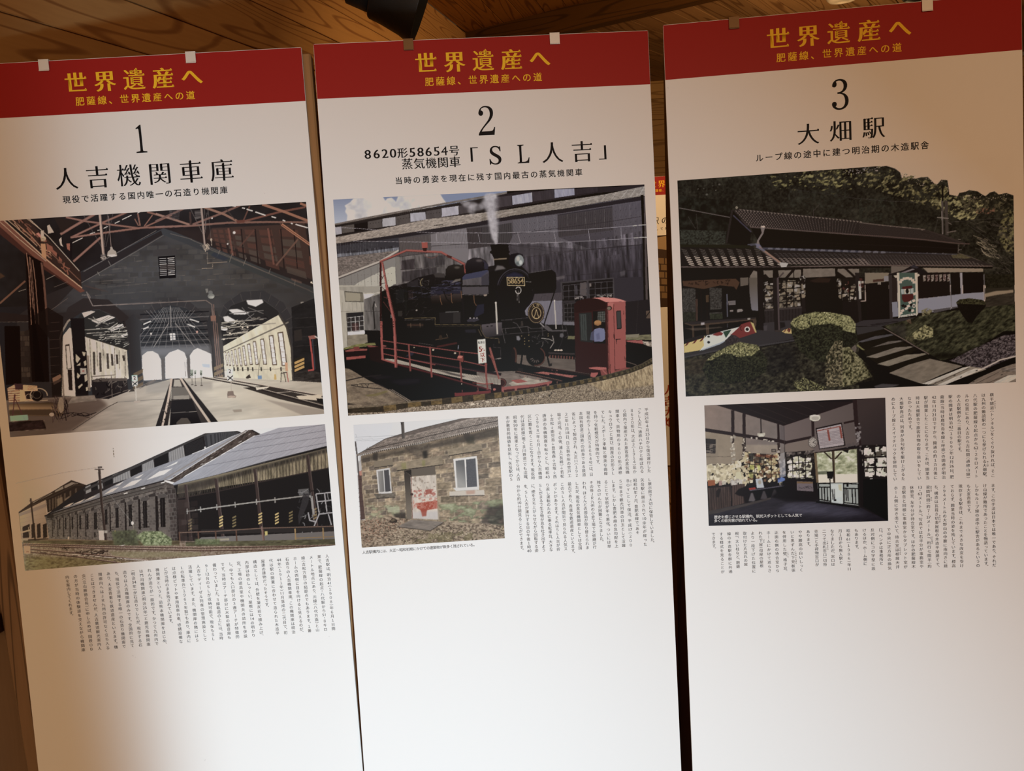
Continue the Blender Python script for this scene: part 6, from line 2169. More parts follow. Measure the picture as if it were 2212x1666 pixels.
    s.P('760,895 815,885 780,900', (160, 156, 150))
    s.tex('160,960 700,975 900,1010 500,1050 160,1052', [(78, 62, 30), (110, 92, 44), (126, 112, 58)], 10, 2, 0, seed=19, a=.9, soft=14)
    s.tex('700,930 1300,935 1300,960 760,975', [(116, 108, 62), (140, 130, 84)], 10, 3, 0, seed=20, a=.6, soft=8)
    for t, w in (('150,882 700,898 1300,908 2165,892', 9), ('150,892 700,912 1300,925 2100,915', 9), ('160,912 500,940 960,990', 9), ('160,930 500,965 780,1006', 9)):
        s.L(t, w, (80, 54, 44)); q = pts(t); s.L(q - [0, 4], 3, (164, 132, 112))
    s.L('420,945 960,990', 4, (196, 184, 172)); s.scribble('540,915 700,925 650,945 480,940', 20, 40, 5, [(44, 32, 28), (66, 50, 42)], 6, ang=-8); s.scribble('390,905 470,908 440,920 380,918', 8, 30, 4, [(50, 38, 30)], 7)
    s.scribble('300,920 900,985 700,1000 250,935', 60, 26, 4, [(64, 48, 38), (96, 76, 58)], 8, ang=8)
    s.P('155,893 198,895 198,945 160,945', (156, 126, 100)); s.P('172,928 188,928 188,936 172,936', (140, 84, 44)); s.LL('168,945 170,975;195,945 198,980', 4, (110, 84, 64))
    s.P('0,0 280,0 250,1200 0,1200', (150, 112, 80), .06, 60)
    return s


# ---------------------------------------------------------------- board 2, lower print: small stone store
def pic_store():
    s = Art(1, (24.2, 682.4, 288.9, 910.6), 5)
    s.view(750, 880, 5.047)
    s.P('0,0 1800,0 1800,1700 0,1700', (208, 214, 218))
    s.P('60,180 500,180 420,420 90,540', (205, 213, 222), .8, 30)
    s.LL('100,330 540,308;100,350 480,345;100,366 440,366', 3, (150, 158, 166)); s.ring(92, 315, 10, 18, 3, (150, 158, 166), 1, -90, 90)
    # lean-to at far left
    s.P('118,700 168,640 205,1215 148,1228', (84, 66, 62))
    for k in range(9):
        s.L([(122, 790 + k * 48), (200, 785 + k * 48)], 3, (64, 50, 48))
    s.P('128,600 160,560 160,720 125,700', (176, 176, 176)); s.P('120,700 165,690 165,745 140,745', (176, 124, 108))
    s.L('92,378 110,520 128,735', 16, (78, 74, 74))
    # wall
    wall = '150,530 400,470 800,400 1645,180 1712,1290 1440,1260 990,1250 700,1215 200,1225'
    s.P(wall, (128, 114, 94))
    for q, r, n, sd in (('158,560 1640,255 1690,760 165,900', 9, 13, 1), ('165,900 1690,760 1712,1290 200,1225', 6, 12, 2)):
        s.bricks(q, r, n, [(144, 128, 104), (134, 118, 98), (152, 136, 110), (124, 112, 96), (140, 126, 102)], (158, 144, 120), .10, sd, 1, .5)
    s.bricks('158,560 620,470 640,1215 200,1225', 14, 5, [(136, 122, 100), (118, 106, 92), (146, 130, 106), (106, 96, 86)], (160, 148, 124), .1, 5, .9, .5)
    s.mod(wall, .32, 16, 2, -8, seed=2, octv=4)
    s.mod(wall, .18, 110, 1, 0, seed=3)
    s.P('150,545 800,430 1645,215 1645,320 1200,400 800,470 160,600', (62, 56, 50), .75, 26)
    s.tex('600,420 900,380 900,520 760,560', [(50, 44, 42), (100, 92, 80)], 30, seed=4, a=.6, soft=20)
    s.P('820,480 870,470 880,560 830,570', (36, 34, 32), .8, 14); s.P('1280,330 1380,310 1390,400 1310,400', (44, 44, 36), .6, 18)
    s.P('280,500 340,490 330,590 285,580', (48, 44, 42), .7, 10)
    s.P('1260,270 1330,250 1340,340 1280,350', (60, 54, 50), .7, 8)
    # moss low on the wall
    s.tex('1000,1060 1700,1000 1712,1290 1440,1260 1000,1240', [(92, 96, 72), (132, 146, 108), (166, 178, 144)], 44, 2, 0, seed=6, a=.75, thr=.45, soft=10)
    s.P('1530,1090 1712,1060 1712,1290 1440,1262 1500,1180', (46, 40, 38), .7, 26); s.mod('1000,1200 1712,1180 1712,1290 1440,1262 1000,1250', .4, 24, 3, 0, seed=8)
    s.tex('210,1070 640,1060 640,1200 400,1215 210,1220', [(104, 100, 80), (150, 158, 122), (176, 188, 152)], 40, 2, 0, seed=9, a=.7, thr=.5, soft=8)
    s.P('435,1090 570,1080 575,1140 445,1145', (168, 178, 146), .7, 8); s.P('500,1160 640,1150 640,1215 540,1215', (54, 48, 44), .8, 12)
    # roof
    rf = '105,520 420,345 800,232 1280,118 1645,100 1645,205 1280,280 800,385 400,455 140,518'
    s.P(rf, ((122, 112, 104), (140, 132, 124), (200, 480), (1600, 140), 'g'))
    s.mod(rf, .4, 8, 3, -14, seed=10, octv=3)
    for k in range(60):
        u = k / 60
        x = 160 + u * 1485
        y = 515 - (x - 160) * .205 - (max(0, x - 800)) * .02
        s.L([(x, y), (x + 70, y - 80 - u * 40)], 6, (92, 84, 78), .5)
    s.LL('220,465 700,360 1280,225 1645,150', 7, (52, 46, 44)); s.LL('105,520 420,345 800,232 1280,118 1450,108', 6, (66, 62, 60))
    s.P('800,232 1280,118 1360,118 900,250 700,300 420,350', (86, 78, 74), .7)
    for k in range(70):
        x = 110 + k * 22
        y = 522 - (x - 110) * .2 - max(0, x - 900) * .015
        s.E(x, y, 9, 8, (176, 168, 158) if k > 45 else (156, 148, 138))
        s.E(x + 11, y + 4, 6, 8, (60, 54, 50))
    s.P('585,162 620,158 630,340 598,348', ((60, 56, 54), (96, 92, 88), (585, 250), (630, 250), 'g')); s.P('582,160 622,156 622,168 583,171', (70, 66, 64))
    # window left
    s.P('292,640 300,590 495,568 505,630 300,660', (126, 116, 98)); s.L('295,662 505,632', 8, (56, 50, 46))
    s.P('318,685 465,660 490,940 345,948', (196, 198, 198)); s.P('335,700 392,690 408,920 355,925', ((142, 142, 140), (112, 112, 110), (340, 800), (400, 800), 'g')); s.P('402,688 455,680 475,915 415,922', (74, 74, 78))
    s.L('396,690 412,925', 8, (206, 208, 208)); s.P('292,945 515,935 522,980 320,990', (104, 98, 88)); s.L('320,992 522,985', 7, (46, 42, 40)); s.mod('292,945 515,935 522,980 320,990', .3, 12, 2, 0, seed=11)
    # door
    s.P('535,610 1030,530 1040,625 545,690', (140, 128, 106)); s.mod('535,610 1030,530 1040,625 545,690', .18, 26, 2, -8, seed=12)
    s.P('590,610 650,600 655,680 600,685', (128, 128, 70), .6, 14); s.P('815,580 850,575 850,640 820,645', (120, 122, 64), .6, 12); s.L('545,692 1040,628', 10, (52, 46, 42))
    s.P('640,600 645,680 660,670 655,598', (150, 138, 116), .6)
    s.P('620,690 700,680 700,1220 650,1220', ((54, 48, 44), (112, 104, 92), (680, 700), (660, 1100), 'g')); s.P('620,690 955,640 965,735 700,755', (96, 88, 78)); s.P('620,690 700,682 700,760 690,740', (34, 30, 28), .9)
    s.P('690,760 970,735 998,1222 712,1210', (196, 188, 176)); s.mod('690,760 970,735 998,1222 712,1210', .12, 26, 3, 88, seed=13)
    s.tex('700,760 970,740 980,900 700,900', [(150, 138, 124), (120, 104, 90)], 26, 1, 0, seed=14, thr=.62, a=.8)
    s.tex('720,900 960,890 965,970 730,975', [(178, 120, 108), (150, 72, 60)], 22, seed=15, thr=.48, a=.9)
    s.P('850,900 910,890 925,940 860,950', (146, 66, 52), .8, 8)
    s.P('755,1045 985,1015 988,1100 870,1120 862,1180 815,1185 800,1120 762,1100', (158, 62, 40), .95, 6)
    s.tex('715,990 990,980 992,1110 720,1100', [(196, 150, 136), (164, 76, 56)], 20, seed=16, thr=.5, a=.8)
    s.P('712,1140 998,1130 998,1222 712,1212', (176, 176, 180), .6, 14); s.P('805,1120 865,1110 862,1185 820,1190', (152, 66, 46), .75, 8)
    s.L('700,985 985,975', 5, (150, 140, 134)); s.E(705, 948, 16, 14, (48, 42, 40)); s.P('960,648 975,735 1005,1240 990,1240 965,740', (150, 136, 112), .7); s.L('700,760 712,1210', 6, (110, 60, 50))
    # window right
    s.P('1090,460 1462,395 1470,468 1100,530', (140, 128, 106)); s.mod('1090,460 1462,395 1470,468 1100,530', .18, 22, 2, -8, seed=17); s.L('1100,532 1470,470', 9, (52, 46, 42))
    s.P('1155,565 1412,532 1435,900 1185,915', (206, 208, 206)); s.P('1180,585 1275,572 1295,880 1200,888', ((150, 152, 150), (96, 98, 100), (1190, 800), (1290, 650), 'g')); s.P('1292,570 1395,558 1415,872 1305,882', (82, 84, 90))
    s.L('1284,572 1300,885', 12, (212, 214, 212)); s.mod('1292,570 1395,558 1415,872 1305,882', .12, 8, 1, 0, seed=18); s.P('1155,880 1435,865 1435,900 1185,915', (200, 202, 200))
    s.P('1110,920 1490,900 1495,955 1115,965', (190, 184, 172)); s.P('1290,912 1390,905 1390,945 1300,950', (170, 124, 104), .6, 10); s.L('1115,970 1495,960', 8, (66, 60, 56))
    # ground with leaves
    gd = '145,1230 460,1190 700,1220 990,1245 1440,1262 1712,1290 1720,1700 100,1700'
    s.P(gd, (112, 98, 80)); s.tex(gd, [(76, 64, 54), (116, 102, 84), (150, 134, 112), (176, 160, 136)], 13, 1.6, 12, seed=19, con=1.8, octv=3)
    s.tex('700,1400 1712,1300 1720,1700 600,1700', [(96, 92, 58), (124, 116, 76)], 60, 2, 0, seed=20, thr=.55, a=.5)
    s.dots('150,1235 640,1215 560,1380 180,1480', 260, 4, 9, [(170, 140, 116), (120, 92, 72), (150, 118, 96), (84, 66, 54)], 7)
    s.dots('560,1350 1712,1290 1716,1430 300,1520', 280, 4, 8, [(160, 150, 120), (110, 104, 72), (90, 78, 62), (176, 164, 140)], 8)
    s.P('455,1245 505,1205 548,1225 545,1255 480,1258', (54, 46, 40)); s.P('470,1240 505,1210 530,1228 500,1245', (96, 84, 66))
    s.P('550,1300 700,1225 990,1242 1048,1252 905,1345', (120, 112, 104)); s.mod('550,1300 700,1225 990,1242 1048,1252 905,1345', .2, 20, 3, 5, seed=21); s.L('550,1302 905,1345 1048,1255', 8, (66, 58, 52))
    return s
# ---------------------------------------------------------------- board 3, upper print: wooden station
def pic_station():
    s = Art(2, (14.4, 273.5, 582.7, 662.6), 6)
    E1, E2, E3, E4 = (1450, 350, 5.672), (1820, 350, 5.643), (1450, 600, 5.672), (1820, 600, 5.643)
    s.view(*E1)
    s.P('0,0 4400,0 4400,3000 0,3000', (26, 22, 20))
    s.view(*E2)
    s.P('-2300,-100 2300,-100 2300,1700 -2300,1700', (178, 152, 130))
    hill = '-2200,-100 -60,-60 0,95 150,65 420,45 440,80 470,60 530,50 640,85 700,130 720,200 800,190 880,210 950,190 1035,185 1090,240 1140,290 1200,220 1275,225 1290,320 1300,400 1400,420 1420,380 1500,365 1540,345 1640,360 1700,400 1740,420 1790,375 1850,360 1900,400 1990,380 2080,410 2200,400 2200,1500 -2200,1500'
    s.P(hill, (32, 29, 26))
    s.tex(hill, [(20, 18, 17), (38, 36, 30), (56, 54, 44)], 130, seed=1, con=1.8, octv=4)
    s.tex(hill, [(18, 17, 15), (52, 50, 38), (84, 80, 54)], 22, seed=2, con=1.5, octv=3, a=.45)
    s.tex('-600,-60 0,95 420,45 700,130 1090,240 1290,320 1300,640 600,400 100,260 -500,260', [(60, 56, 30), (110, 100, 50), (140, 128, 70)], 26, 1.6, -25, seed=3, thr=.52, octv=3)
    s.tex('1020,480 1200,440 1330,430 1590,400 1730,500 1600,700 1450,720 1290,640 1200,560', [(80, 76, 44), (134, 126, 72), (160, 150, 90)], 24, 1.6, -20, seed=4, thr=.46, octv=3)
    s.tex('1880,900 1950,640 2080,560 2085,1150 1990,1100', [(80, 74, 40), (130, 122, 64)], 24, seed=5, thr=.45, octv=3)
    s.tex('1400,420 2080,430 2080,620 1500,620', [(56, 50, 36), (100, 92, 60)], 24, seed=6, thr=.5, octv=3)
    s.tex('1600,570 1850,560 1850,640 1620,630', [(110, 70, 50), (130, 84, 58)], 20, seed=7, thr=.55)
    s.tex('200,450 620,430 640,760 200,720', [(40, 42, 34), (66, 70, 54)], 30, seed=8, thr=.5, a=.8)
    s.tex('0,90 430,50 420,110 0,190', [(12, 12, 12), (24, 22, 20)], 30, 3, -10, seed=9, thr=.5)
    s.dots('0,100 420,60 430,110 20,170', 40, 5, 10, [(120, 108, 100), (150, 132, 116)], 4)
    s.dots('700,130 1290,250 1300,420 720,220', 60, 4, 9, [(150, 128, 108), (112, 104, 60)], 5); s.dots('1380,400 2080,400 2080,480 1400,470', 50, 4, 8, [(150, 128, 108), (60, 54, 40)], 6)
    # bare branches right
    s.scribble('1550,720 2080,720 2090,1500 1720,1300', 120, 150, 4, [(84, 74, 66), (64, 56, 52), (104, 92, 80)], 7, ang=25, a=.7)
    s.scribble('1620,900 1780,950 1960,1180 1640,1120', 40, 110, 5, [(150, 134, 104), (120, 106, 80)], 8, ang=25)
    s.LL('1420,530 1530,640;0,430 560,480 1010,495;1280,738 2000,680;1510,760 1800,960;1160,690 1120,850', 4, (84, 76, 72), .8)
    # poles
    s.P('1200,470 1225,470 1230,880 1212,890', (84, 74, 70)); s.P('1240,470 1280,480 1290,900 1250,890', (74, 64, 58)); s.L('1205,600 1215,880', 7, (130, 118, 112)); s.L('1150,678 1290,690', 9, (130, 118, 108)); s.L('1270,862 1380,842', 14, (104, 90, 80)); s.L('1280,740 1330,765', 6, (120, 106, 96))
    s.P('1205,280 1225,280 1230,480 1205,480', (30, 26, 24))
    # upper roof right part
    s.P('-2200,700 0,700 300,752 600,785 1010,825 1050,845 1200,880 1480,985 1545,1000 1400,1000 0,880', (66, 54, 50))
    s.P('0,712 300,752 600,785 1010,825 1200,885 1450,972 1480,992 1000,940 500,905 0,878', (64, 52, 48))
    s.stripes('0,718 1010,830 1420,985 0,880', 60, (40, 34, 33), None, .4, a=.8)
    s.L('0,712 300,752 600,785 1000,825', 12, (100, 84, 74)); s.scribble('0,720 980,822 980,832 0,730', 30, 16, 6, [(130, 110, 96)], 9, ang=10)
    s.LL('0,880 500,908 1000,948 1430,998 1545,1000', 10, (96, 72, 64)); s.P('0,890 1000,960 1400,1008 1395,1115 0,1090', (30, 23, 23)); s.L('0,1000 1000,1035 1390,1060', 4, (44, 34, 34))
    s.L('1412,1010 1405,1110 1560,1160 1750,1240', 8, (90, 78, 70)); s.P('1480,985 1490,1020 1470,1030', (70, 60, 56)); s.LL('1405,945 1440,945;1405,1075 1450,1068', 7, (120, 108, 98))
    # lower roof right
    lr = '0,1070 700,1105 1390,1125 1700,1215 1840,1265 1820,1290 0,1275'
    s.P(lr, (54, 46, 44))
    for r in range(8):
        for k in range(46):
            x = k * 40 + r * 14
            y = 1128 + r * 17
            if x < 1330 + r * 62:
                s.L([(x, y + x * .012), (x + 26, y + 12 + x * .012)], 6 if r > 2 else 4, (118, 102, 92) if r > 3 else (88, 78, 76), .85)
    s.tex('1320,1130 1440,1120 1560,1170 1500,1180 1340,1170', [(90, 80, 46), (120, 110, 60)], 16, seed=12, a=.7)
    s.L('0,1083 700,1106 1390,1128', 14, (72, 70, 80), .8); s.scribble('0,1076 1390,1120 1390,1132 0,1092', 34, 18, 7, [(104, 98, 104)], 11, ang=5)
    s.L('0,1262 1000,1262 1820,1270', 12, (104, 84, 74)); s.P('0,1272 1830,1280 1820,1300 0,1292', (26, 21, 22))
    # ---- left half roofs
    s.view(*E1)
    s.tex('90,420 760,480 700,1000 110,1020', [(18, 16, 15), (30, 30, 24), (50, 52, 42)], 60, seed=13, con=1.5)
    s.tex('110,830 680,850 660,1010 115,1020', [(28, 28, 24), (58, 62, 50), (80, 84, 68)], 14, seed=14, a=.8)
    s.dots('350,260 620,240 600,400 260,430', 7, 6, 16, [(120, 112, 90), (90, 84, 70)], 3); s.LL('210,670 300,820;310,640 325,830;1740,560 1742,700;1745,600 1850,480', 6, (70, 60, 54))
    s.tex('1150,180 2212,100 2212,420 1300,330', [(60, 56, 28), (120, 110, 46), (150, 140, 60)], 34, 1.5, -10, seed=15, thr=.58, octv=3)
    s.tex('1420,360 2200,330 2200,650 1450,560', [(40, 40, 32), (64, 66, 52)], 40, seed=16, thr=.5, a=.7)
    s.L('1450,330 1700,370 2200,435', 4, (60, 56, 52)); s.L('100,565 720,680', 8, (98, 84, 78)); s.L('100,568 720,684', 3, (150, 132, 118), .6)
    s.P('735,590 760,590 690,1000 668,990', (50, 42, 40)); s.P('760,600 980,860 960,1050 690,1000', (20, 16, 16)); s.L('760,655 980,860', 14, (72, 66, 84))
    s.P('755,598 830,575 2300,722 2300,900 970,800', (50, 42, 40))
    for k in range(42):
        x0, x1 = 790 + k * 36, 985 + k * 30
        y0, y1 = 598 + k * 3.7, 800 + k * 2.6
        for j in range(9):
            u = j / 9
            s.L([(x0 + (x1 - x0) * u, y0 + (y1 - y0) * u), (x0 + (x1 - x0) * (u + .07), y0 + (y1 - y0) * (u + .07))], 10 - k * .1, (128, 106, 92), .9 - k * .010)
    s.L('830,585 2300,735', 16, (62, 52, 48))
    for k in range(36):
        s.P([(835 + k * 42, 578 + k * 4.2), (868 + k * 42, 590 + k * 4.2), (852 + k * 42, 602 + k * 4.2)], (140, 120, 100), .85)
    s.E(803, 562, 15, 18, (130, 116, 90)); s.L('970,800 1300,822 2300,895', 12, (98, 78, 70))
    s.P('975,812 2300,905 2300,1090 1090,1045 1060,960', (24, 19, 20)); s.LL('1100,960 2300,1010;1090,1000 2300,1050', 4, (38, 30, 30))
    s.P('1095,800 1145,785 1150,800 1130,880 1075,970 1090,1030 1040,1030 1055,960 1110,870', (124, 108, 100)); s.P('1100,785 1148,785 1145,805 1105,805', (190, 172, 158))
    s.L('945,1020 1040,1010 1075,1040', 26, (78, 76, 88)); s.P('1030,1000 1085,1010 1140,1085 1060,1060', (110, 106, 126))
    # left lower roof
    s.P('110,1010 960,1020 1340,1250 1330,1285 125,1290', (36, 31, 30)); s.P('110,1010 950,1020 1000,1060 115,1045', (38, 38, 22))
    for r in range(9):
        for k in range(11):
            x = 125 + k * 112 + r * (10 - k * .4) * 1.2
            y = 1068 + r * 23
            if x > 1130 + r * 26:
                continue
            b = 1.0 if r > 3 else .5
            s.L([(x, y), (x + 34, y + 12), (x + 66, y + 16)], 9 if r > 3 else 6, (168 * b + 20, 144 * b + 20, 118 * b + 20))
    s.L('125,1285 1350,1292 2300,1265', 16, (104, 84, 76)); s.P('120,1270 1300,1268 1300,1282 120,1280', (16, 13, 13))
    s.P('1090,1050 2300,1085 2300,1260 1350,1262', (44, 38, 37)); s.L('1110,1060 2300,1100', 24, (72, 72, 88), .9)
    for k in range(16):
        s.P([(1190 + k * 92, 1050 + k * 3), (1240 + k * 92, 1052 + k * 3), (1245 + k * 92, 1075 + k * 3), (1180 + k * 92, 1075 + k * 3)], (112, 108, 118), .8)
    for r in range(7):
        for k in range(19):
            x = 1260 + k * 56 + r * 20
            y = 1120 + r * 20 + k * .5
            s.L([(x, y), (x + 26, y + 4), (x + 44, y + 14)], 8 if r > 2 else 5, (134, 114, 100) if r > 2 else (84, 74, 72))
    s.L('1075,1045 1340,1240', 26, (150, 110, 84)); s.L('1060,1050 1325,1250', 10, (92, 80, 76)); s.L('1040,1040 1150,1090', 20, (104, 100, 116))
    s.P('1325,1230 1435,1240 1400,1310 1385,1365 1370,1365 1350,1300', (166, 158, 146))
    # ---- walls under the eaves
    s.P('120,1295 2300,1285 2300,1700 130,1700', (30, 24, 23))
    s.P('130,1300 1000,1310 960,1400 850,1420 140,1440', (22, 18, 18))
    for q in ('965,1400 1010,1330 1055,1345 1060,1600 960,1600', '855,1430 945,1415 945,1505 850,1520', '1130,1330 1245,1330 1245,1460 1180,1400 1135,1380', '1310,1330 1495,1325 1495,1450 1460,1465 1330,1470', '1505,1320 1590,1320 1590,1420 1505,1455', '1615,1310 2005,1305 2010,1400 1615,1420', '2040,1310 2300,1310 2300,1420 2150,1420 2035,1340'):
        s.P(q, (120, 106, 88)); s.mod(q, .08, 40, 1, 0, seed=17)
    s.P('1130,1380 1160,1375 1250,1480 1245,1520', (34, 27, 26)); s.P('1250,1330 1300,1330 1300,1700 1250,1700', (30, 24, 24)); s.P('1340,1480 1480,1320 1520,1320 1360,1510', (34, 27, 26)); s.L('1375,1360 1300,1440 1305,1600', 20, (84, 70, 66)); s.P('2120,1310 2160,1310 2300,1440 2300,1480', (34, 27, 26))
    s.P('145,1460 780,1435 820,1480 800,1600 740,1560 400,1600 140,1540', (96, 60, 34)); s.mod('145,1460 780,1435 820,1480 800,1600 400,1600 140,1540', .2, 20, 3, 0, seed=18); s.scribble('220,1480 740,1460 740,1530 230,1540', 30, 30, 9, [(56, 34, 22)], 12)
    # ---------- lower left
    s.view(*E3)
    s.P('120,0 2300,0 2300,760 130,760', (26, 21, 21))
    s.P('140,40 790,12 840,60 800,150 770,110 600,95 400,140 150,100', (88, 56, 32)); s.scribble('200,40 740,30 740,80 220,90', 30, 30, 9, [(52, 32, 22)], 12)
    for q in ('135,130 300,140 300,530 150,540', '470,120 620,130 620,385 480,390', '470,430 625,420 630,500 480,510', '200,130 290,130 290,500 210,500'):
        s.P(q, (62, 58, 52)); s.tex(q, [(40, 38, 36), (66, 62, 56), (84, 80, 72)], 12, seed=19)
    s.tex('150,420 300,420 300,540 150,545', [(36, 36, 28), (60, 62, 44)], 14, seed=20); s.tex('480,440 630,440 630,505 480,510', [(36, 40, 28), (64, 68, 46)], 14, seed=21)
    s.LL('315,180 320,530;365,150 372,530;440,150 445,540', 22, (34, 26, 24)); s.P('300,260 328,260 328,530 305,530', (78, 54, 42)); s.P('425,215 462,212 462,300 428,300', (84, 60, 34)); s.L('640,150 650,560', 26, (20, 16, 16)); s.L('684,200 690,480', 13, (96, 96, 110))
    s.P('955,0 1055,0 1065,405 985,400 960,180', ((100, 88, 72), (116, 112, 118), (1000, 60), (1030, 380), 'g')); s.P('845,0 945,0 945,90 850,105', (104, 90, 74))
    s.P('960,340 1000,410 1070,410 1075,560 960,560', (24, 20, 22)); s.P('700,285 788,282 790,332 704,336', (120, 110, 106)); s.stripes('706,290 785,288 786,328 708,330', 5, (90, 82, 80), None, .4, vert=False)
    s.P('720,396 760,394 760,418 722,420', (130, 116, 106)); s.P('808,388 865,382 882,400 865,418 810,422', (136, 124, 114)); s.P('1088,306 1138,304 1140,338 1090,340', (156, 144, 134))
    # lattice windows full of papers
    for q, nx, ny in (('1130,70 1250,60 1255,380 1145,390', 1, 4), ('1310,60 1590,40 1590,350 1320,385', 3, 4), ('2035,30 2200,25 2205,280 2120,290 2040,215', 2, 3), ('1590,0 1630,0 1630,240 1595,240', 1, 3)):
        s.P(q, (40, 33, 30)); s.papers(q, 40 * nx, 44, 36, [(140, 120, 88), (128, 112, 84), (152, 142, 128), (104, 92, 72), (36, 30, 28)], 13, .4)
    s.P('1140,250 1250,240 1255,385 1145,390', (150, 140, 130), .15); s.grid('1135,70 1252,60 1255,380 1145,390', 1, 4, (28, 22, 22), 12); s.grid('1310,60 1590,40 1590,350 1320,385', 3, 4, (28, 22, 22), 12); s.grid('2040,30 2205,25 2205,290 2040,290', 2, 3, (28, 22, 22), 10)
    s.P('1140,395 1600,360 1600,560 1150,600', (52, 44, 44)); s.stripes('1150,400 1600,370 1600,540 1150,560', 12, (34, 28, 28), None, .15); s.P('1140,390 1600,352 1600,372 1145,410', (70, 60, 58))
    s.P('1600,250 1640,250 1650,420 1600,420', (40, 32, 32)); s.P('1640,20 2030,20 2030,220 2110,300 2210,300 2210,470 1650,440', (28, 23, 24)); s.P('1690,40 1800,0 1960,10 1930,60 1760,60', (60, 40, 28), .8, 5)
    s.P('1075,560 1460,520 1530,740 1080,720', (64, 58, 60)); s.P('1060,0 1125,0 1135,670 1075,670', (34, 27, 27)); s.P('1245,0 1300,0 1345,740 1270,740', (40, 33, 33)); s.L('1305,0 1322,640', 20, (90, 74, 74)); s.P('1270,640 1350,640 1360,740 1265,745', (66, 56, 52))
    s.P('1330,545 1390,545 1400,600 1340,620', (26, 22, 23), .7, 4); s.P('1130,590 1180,580 1170,660 1135,660', (84, 76, 80), .7, 6)
    # bench and platform
    s.P('150,560 1035,485 1045,530 1040,600 1010,600 1000,520 440,580 250,590', (84, 64, 46)); s.P('150,545 1035,485 1035,502 255,575', (54, 46, 46))
    for x, y in ((265, 585), (435, 570), (450, 565)):
        s.P([(x - 12, y), (x + 14, y), (x + 20, y + 160), (x, y + 160)], (80, 60, 42))
    s.P('365,550 410,546 412,575 368,580', (160, 150, 150)); s.P('935,495 970,492 970,512 938,515', (150, 140, 126)); s.L('690,560 692,610', 8, (90, 90, 104)); s.P('160,620 440,610 600,600 640,610 300,650', (110, 92, 72), .6, 5)
    s.P('150,760 700,640 1075,640 1460,680 1530,745 1090,825 640,870 160,985', (60, 56, 58)); s.P('150,760 380,700 420,740 300,860 160,880', (44, 38, 38)); s.L('160,975 620,880 1100,830 1530,762', 20, (72, 68, 70)); s.L('165,990 620,896 1100,850 1530,780', 10, (24, 20, 22))
    # painted bird boards
    s.P('155,815 400,735 415,700 410,860 340,890 160,920', (196, 170, 62))
    for x in (205, 300, 385):
        s.P([(x - 40, 838 - (x - 205) * .3), (x, 790 - (x - 205) * .3), (x + 26, 782 - (x - 205) * .3), (x - 10, 828 - (x - 205) * .3)], (112, 30, 26))
    s.P('345,900 405,830 395,750 440,705 500,695 620,655 835,602 660,770 600,800 380,882', (186, 196, 200)); s.P('375,880 600,795 650,770 660,780 600,815 385,890', (150, 160, 168))
    s.P('635,660 740,635 672,740', (44, 78, 56)); s.P('505,700 540,680 600,660 640,680 620,705 560,712', (140, 36, 30)); s.P('835,602 720,690 790,708 840,740 1045,672 965,535 860,570', (134, 36, 30)); s.P('835,604 740,690 720,686 670,740 740,640', (186, 196, 200))
    s.P('968,535 1010,560 1048,672 1030,670', (184, 160, 60)); s.E(932, 632, 34, 34, (196, 190, 178)); s.E(932, 632, 20, 20, (34, 34, 34)); s.E(460, 722, 17, 11, (40, 40, 42)); s.E(460, 790, 18, 16, (40, 40, 42)); s.ring(870, 620, 22, 26, 7, (70, 20, 20), 1, 100, 250)
    s.P('665,785 690,740 740,710 800,720 835,760 840,800 760,840 680,830', (62, 52, 54)); s.mod('665,785 690,740 740,710 800,720 835,760 840,800 760,840 680,830', .4, 12, 1, 0, seed=22)
    s.P('1355,660 1380,640 1450,615 1480,640 1480,685 1400,680', (190, 160, 60)); s.scribble('1370,630 1460,620 1460,650 1380,660', 8, 30, 9, [(110, 40, 26)], 14, ang=-60); s.P('1480,640 1520,640 1510,680 1480,680', (180, 180, 170), .8, 3)
    # bank and bushes
    bk = '160,990 620,900 1100,852 1530,780 2300,700 2300,1400 1900,1375 180,1460'
    s.P(bk, (42, 38, 28)); s.tex(bk, [(22, 20, 20), (46, 42, 32), (66, 62, 44), (88, 84, 54)], 26, 1.4, -10, seed=23, con=1.7, octv=4)
    s.tex('165,1000 700,980 900,1000 500,1150 180,1200', [(54, 42, 28), (86, 66, 42)], 16, 3, -8, seed=24, a=.5, soft=20)
    s.P('1150,860 1500,800 1550,1100 1200,1200', (30, 28, 34), .5, 60)

    def bush(p, lit, sd, shade=(26, 27, 20)):
        s.P(p, shade, 1, 3)
        s.tex(p, [(20, 21, 16), (46, 48, 30), (70, 72, 42)], 14, seed=sd, con=1.8, octv=3)
        s.tex(lit, [(70, 70, 34), (134, 130, 62), (172, 166, 88)], 13, seed=sd + 1, con=2.0, octv=3, thr=.30, soft=8)
        s.dots(lit, 90, 4, 10, [(186, 180, 104), (150, 146, 74), (110, 110, 56)], sd)
    bush('430,1020 560,900 700,830 840,790 960,810 1070,830 1090,880 1180,1000 1160,1150 1000,1250 700,1300 450,1250 380,1120', '430,1015 560,905 700,835 840,785 960,810 1075,825 1080,880 1000,950 900,960 820,975 740,930 640,930 500,1010', 30)
    bush('1460,560 1500,500 1600,450 1760,420 1950,425 2100,450 2200,500 2240,600 2250,760 2200,900 1980,1050 1700,1000 1560,880 1480,700', '1460,555 1500,500 1600,450 1760,420 1950,425 2120,455 2210,510 2212,600 2100,610 1950,560 1750,580 1600,640 1500,600', 32)
    s.tex('1900,960 2000,780 2100,760 2212,1000 2212,1200 2150,1320 1900,1340 1880,1180', [(52, 46, 28), (120, 108, 66), (160, 146, 100)], 16, seed=34, thr=.38, octv=3)
    s.tex('1500,1280 1620,1220 1800,1300 1900,1340 1880,1390 1520,1390', [(56, 54, 26), (130, 126, 62), (160, 156, 84)], 14, seed=35, thr=.42, octv=3)
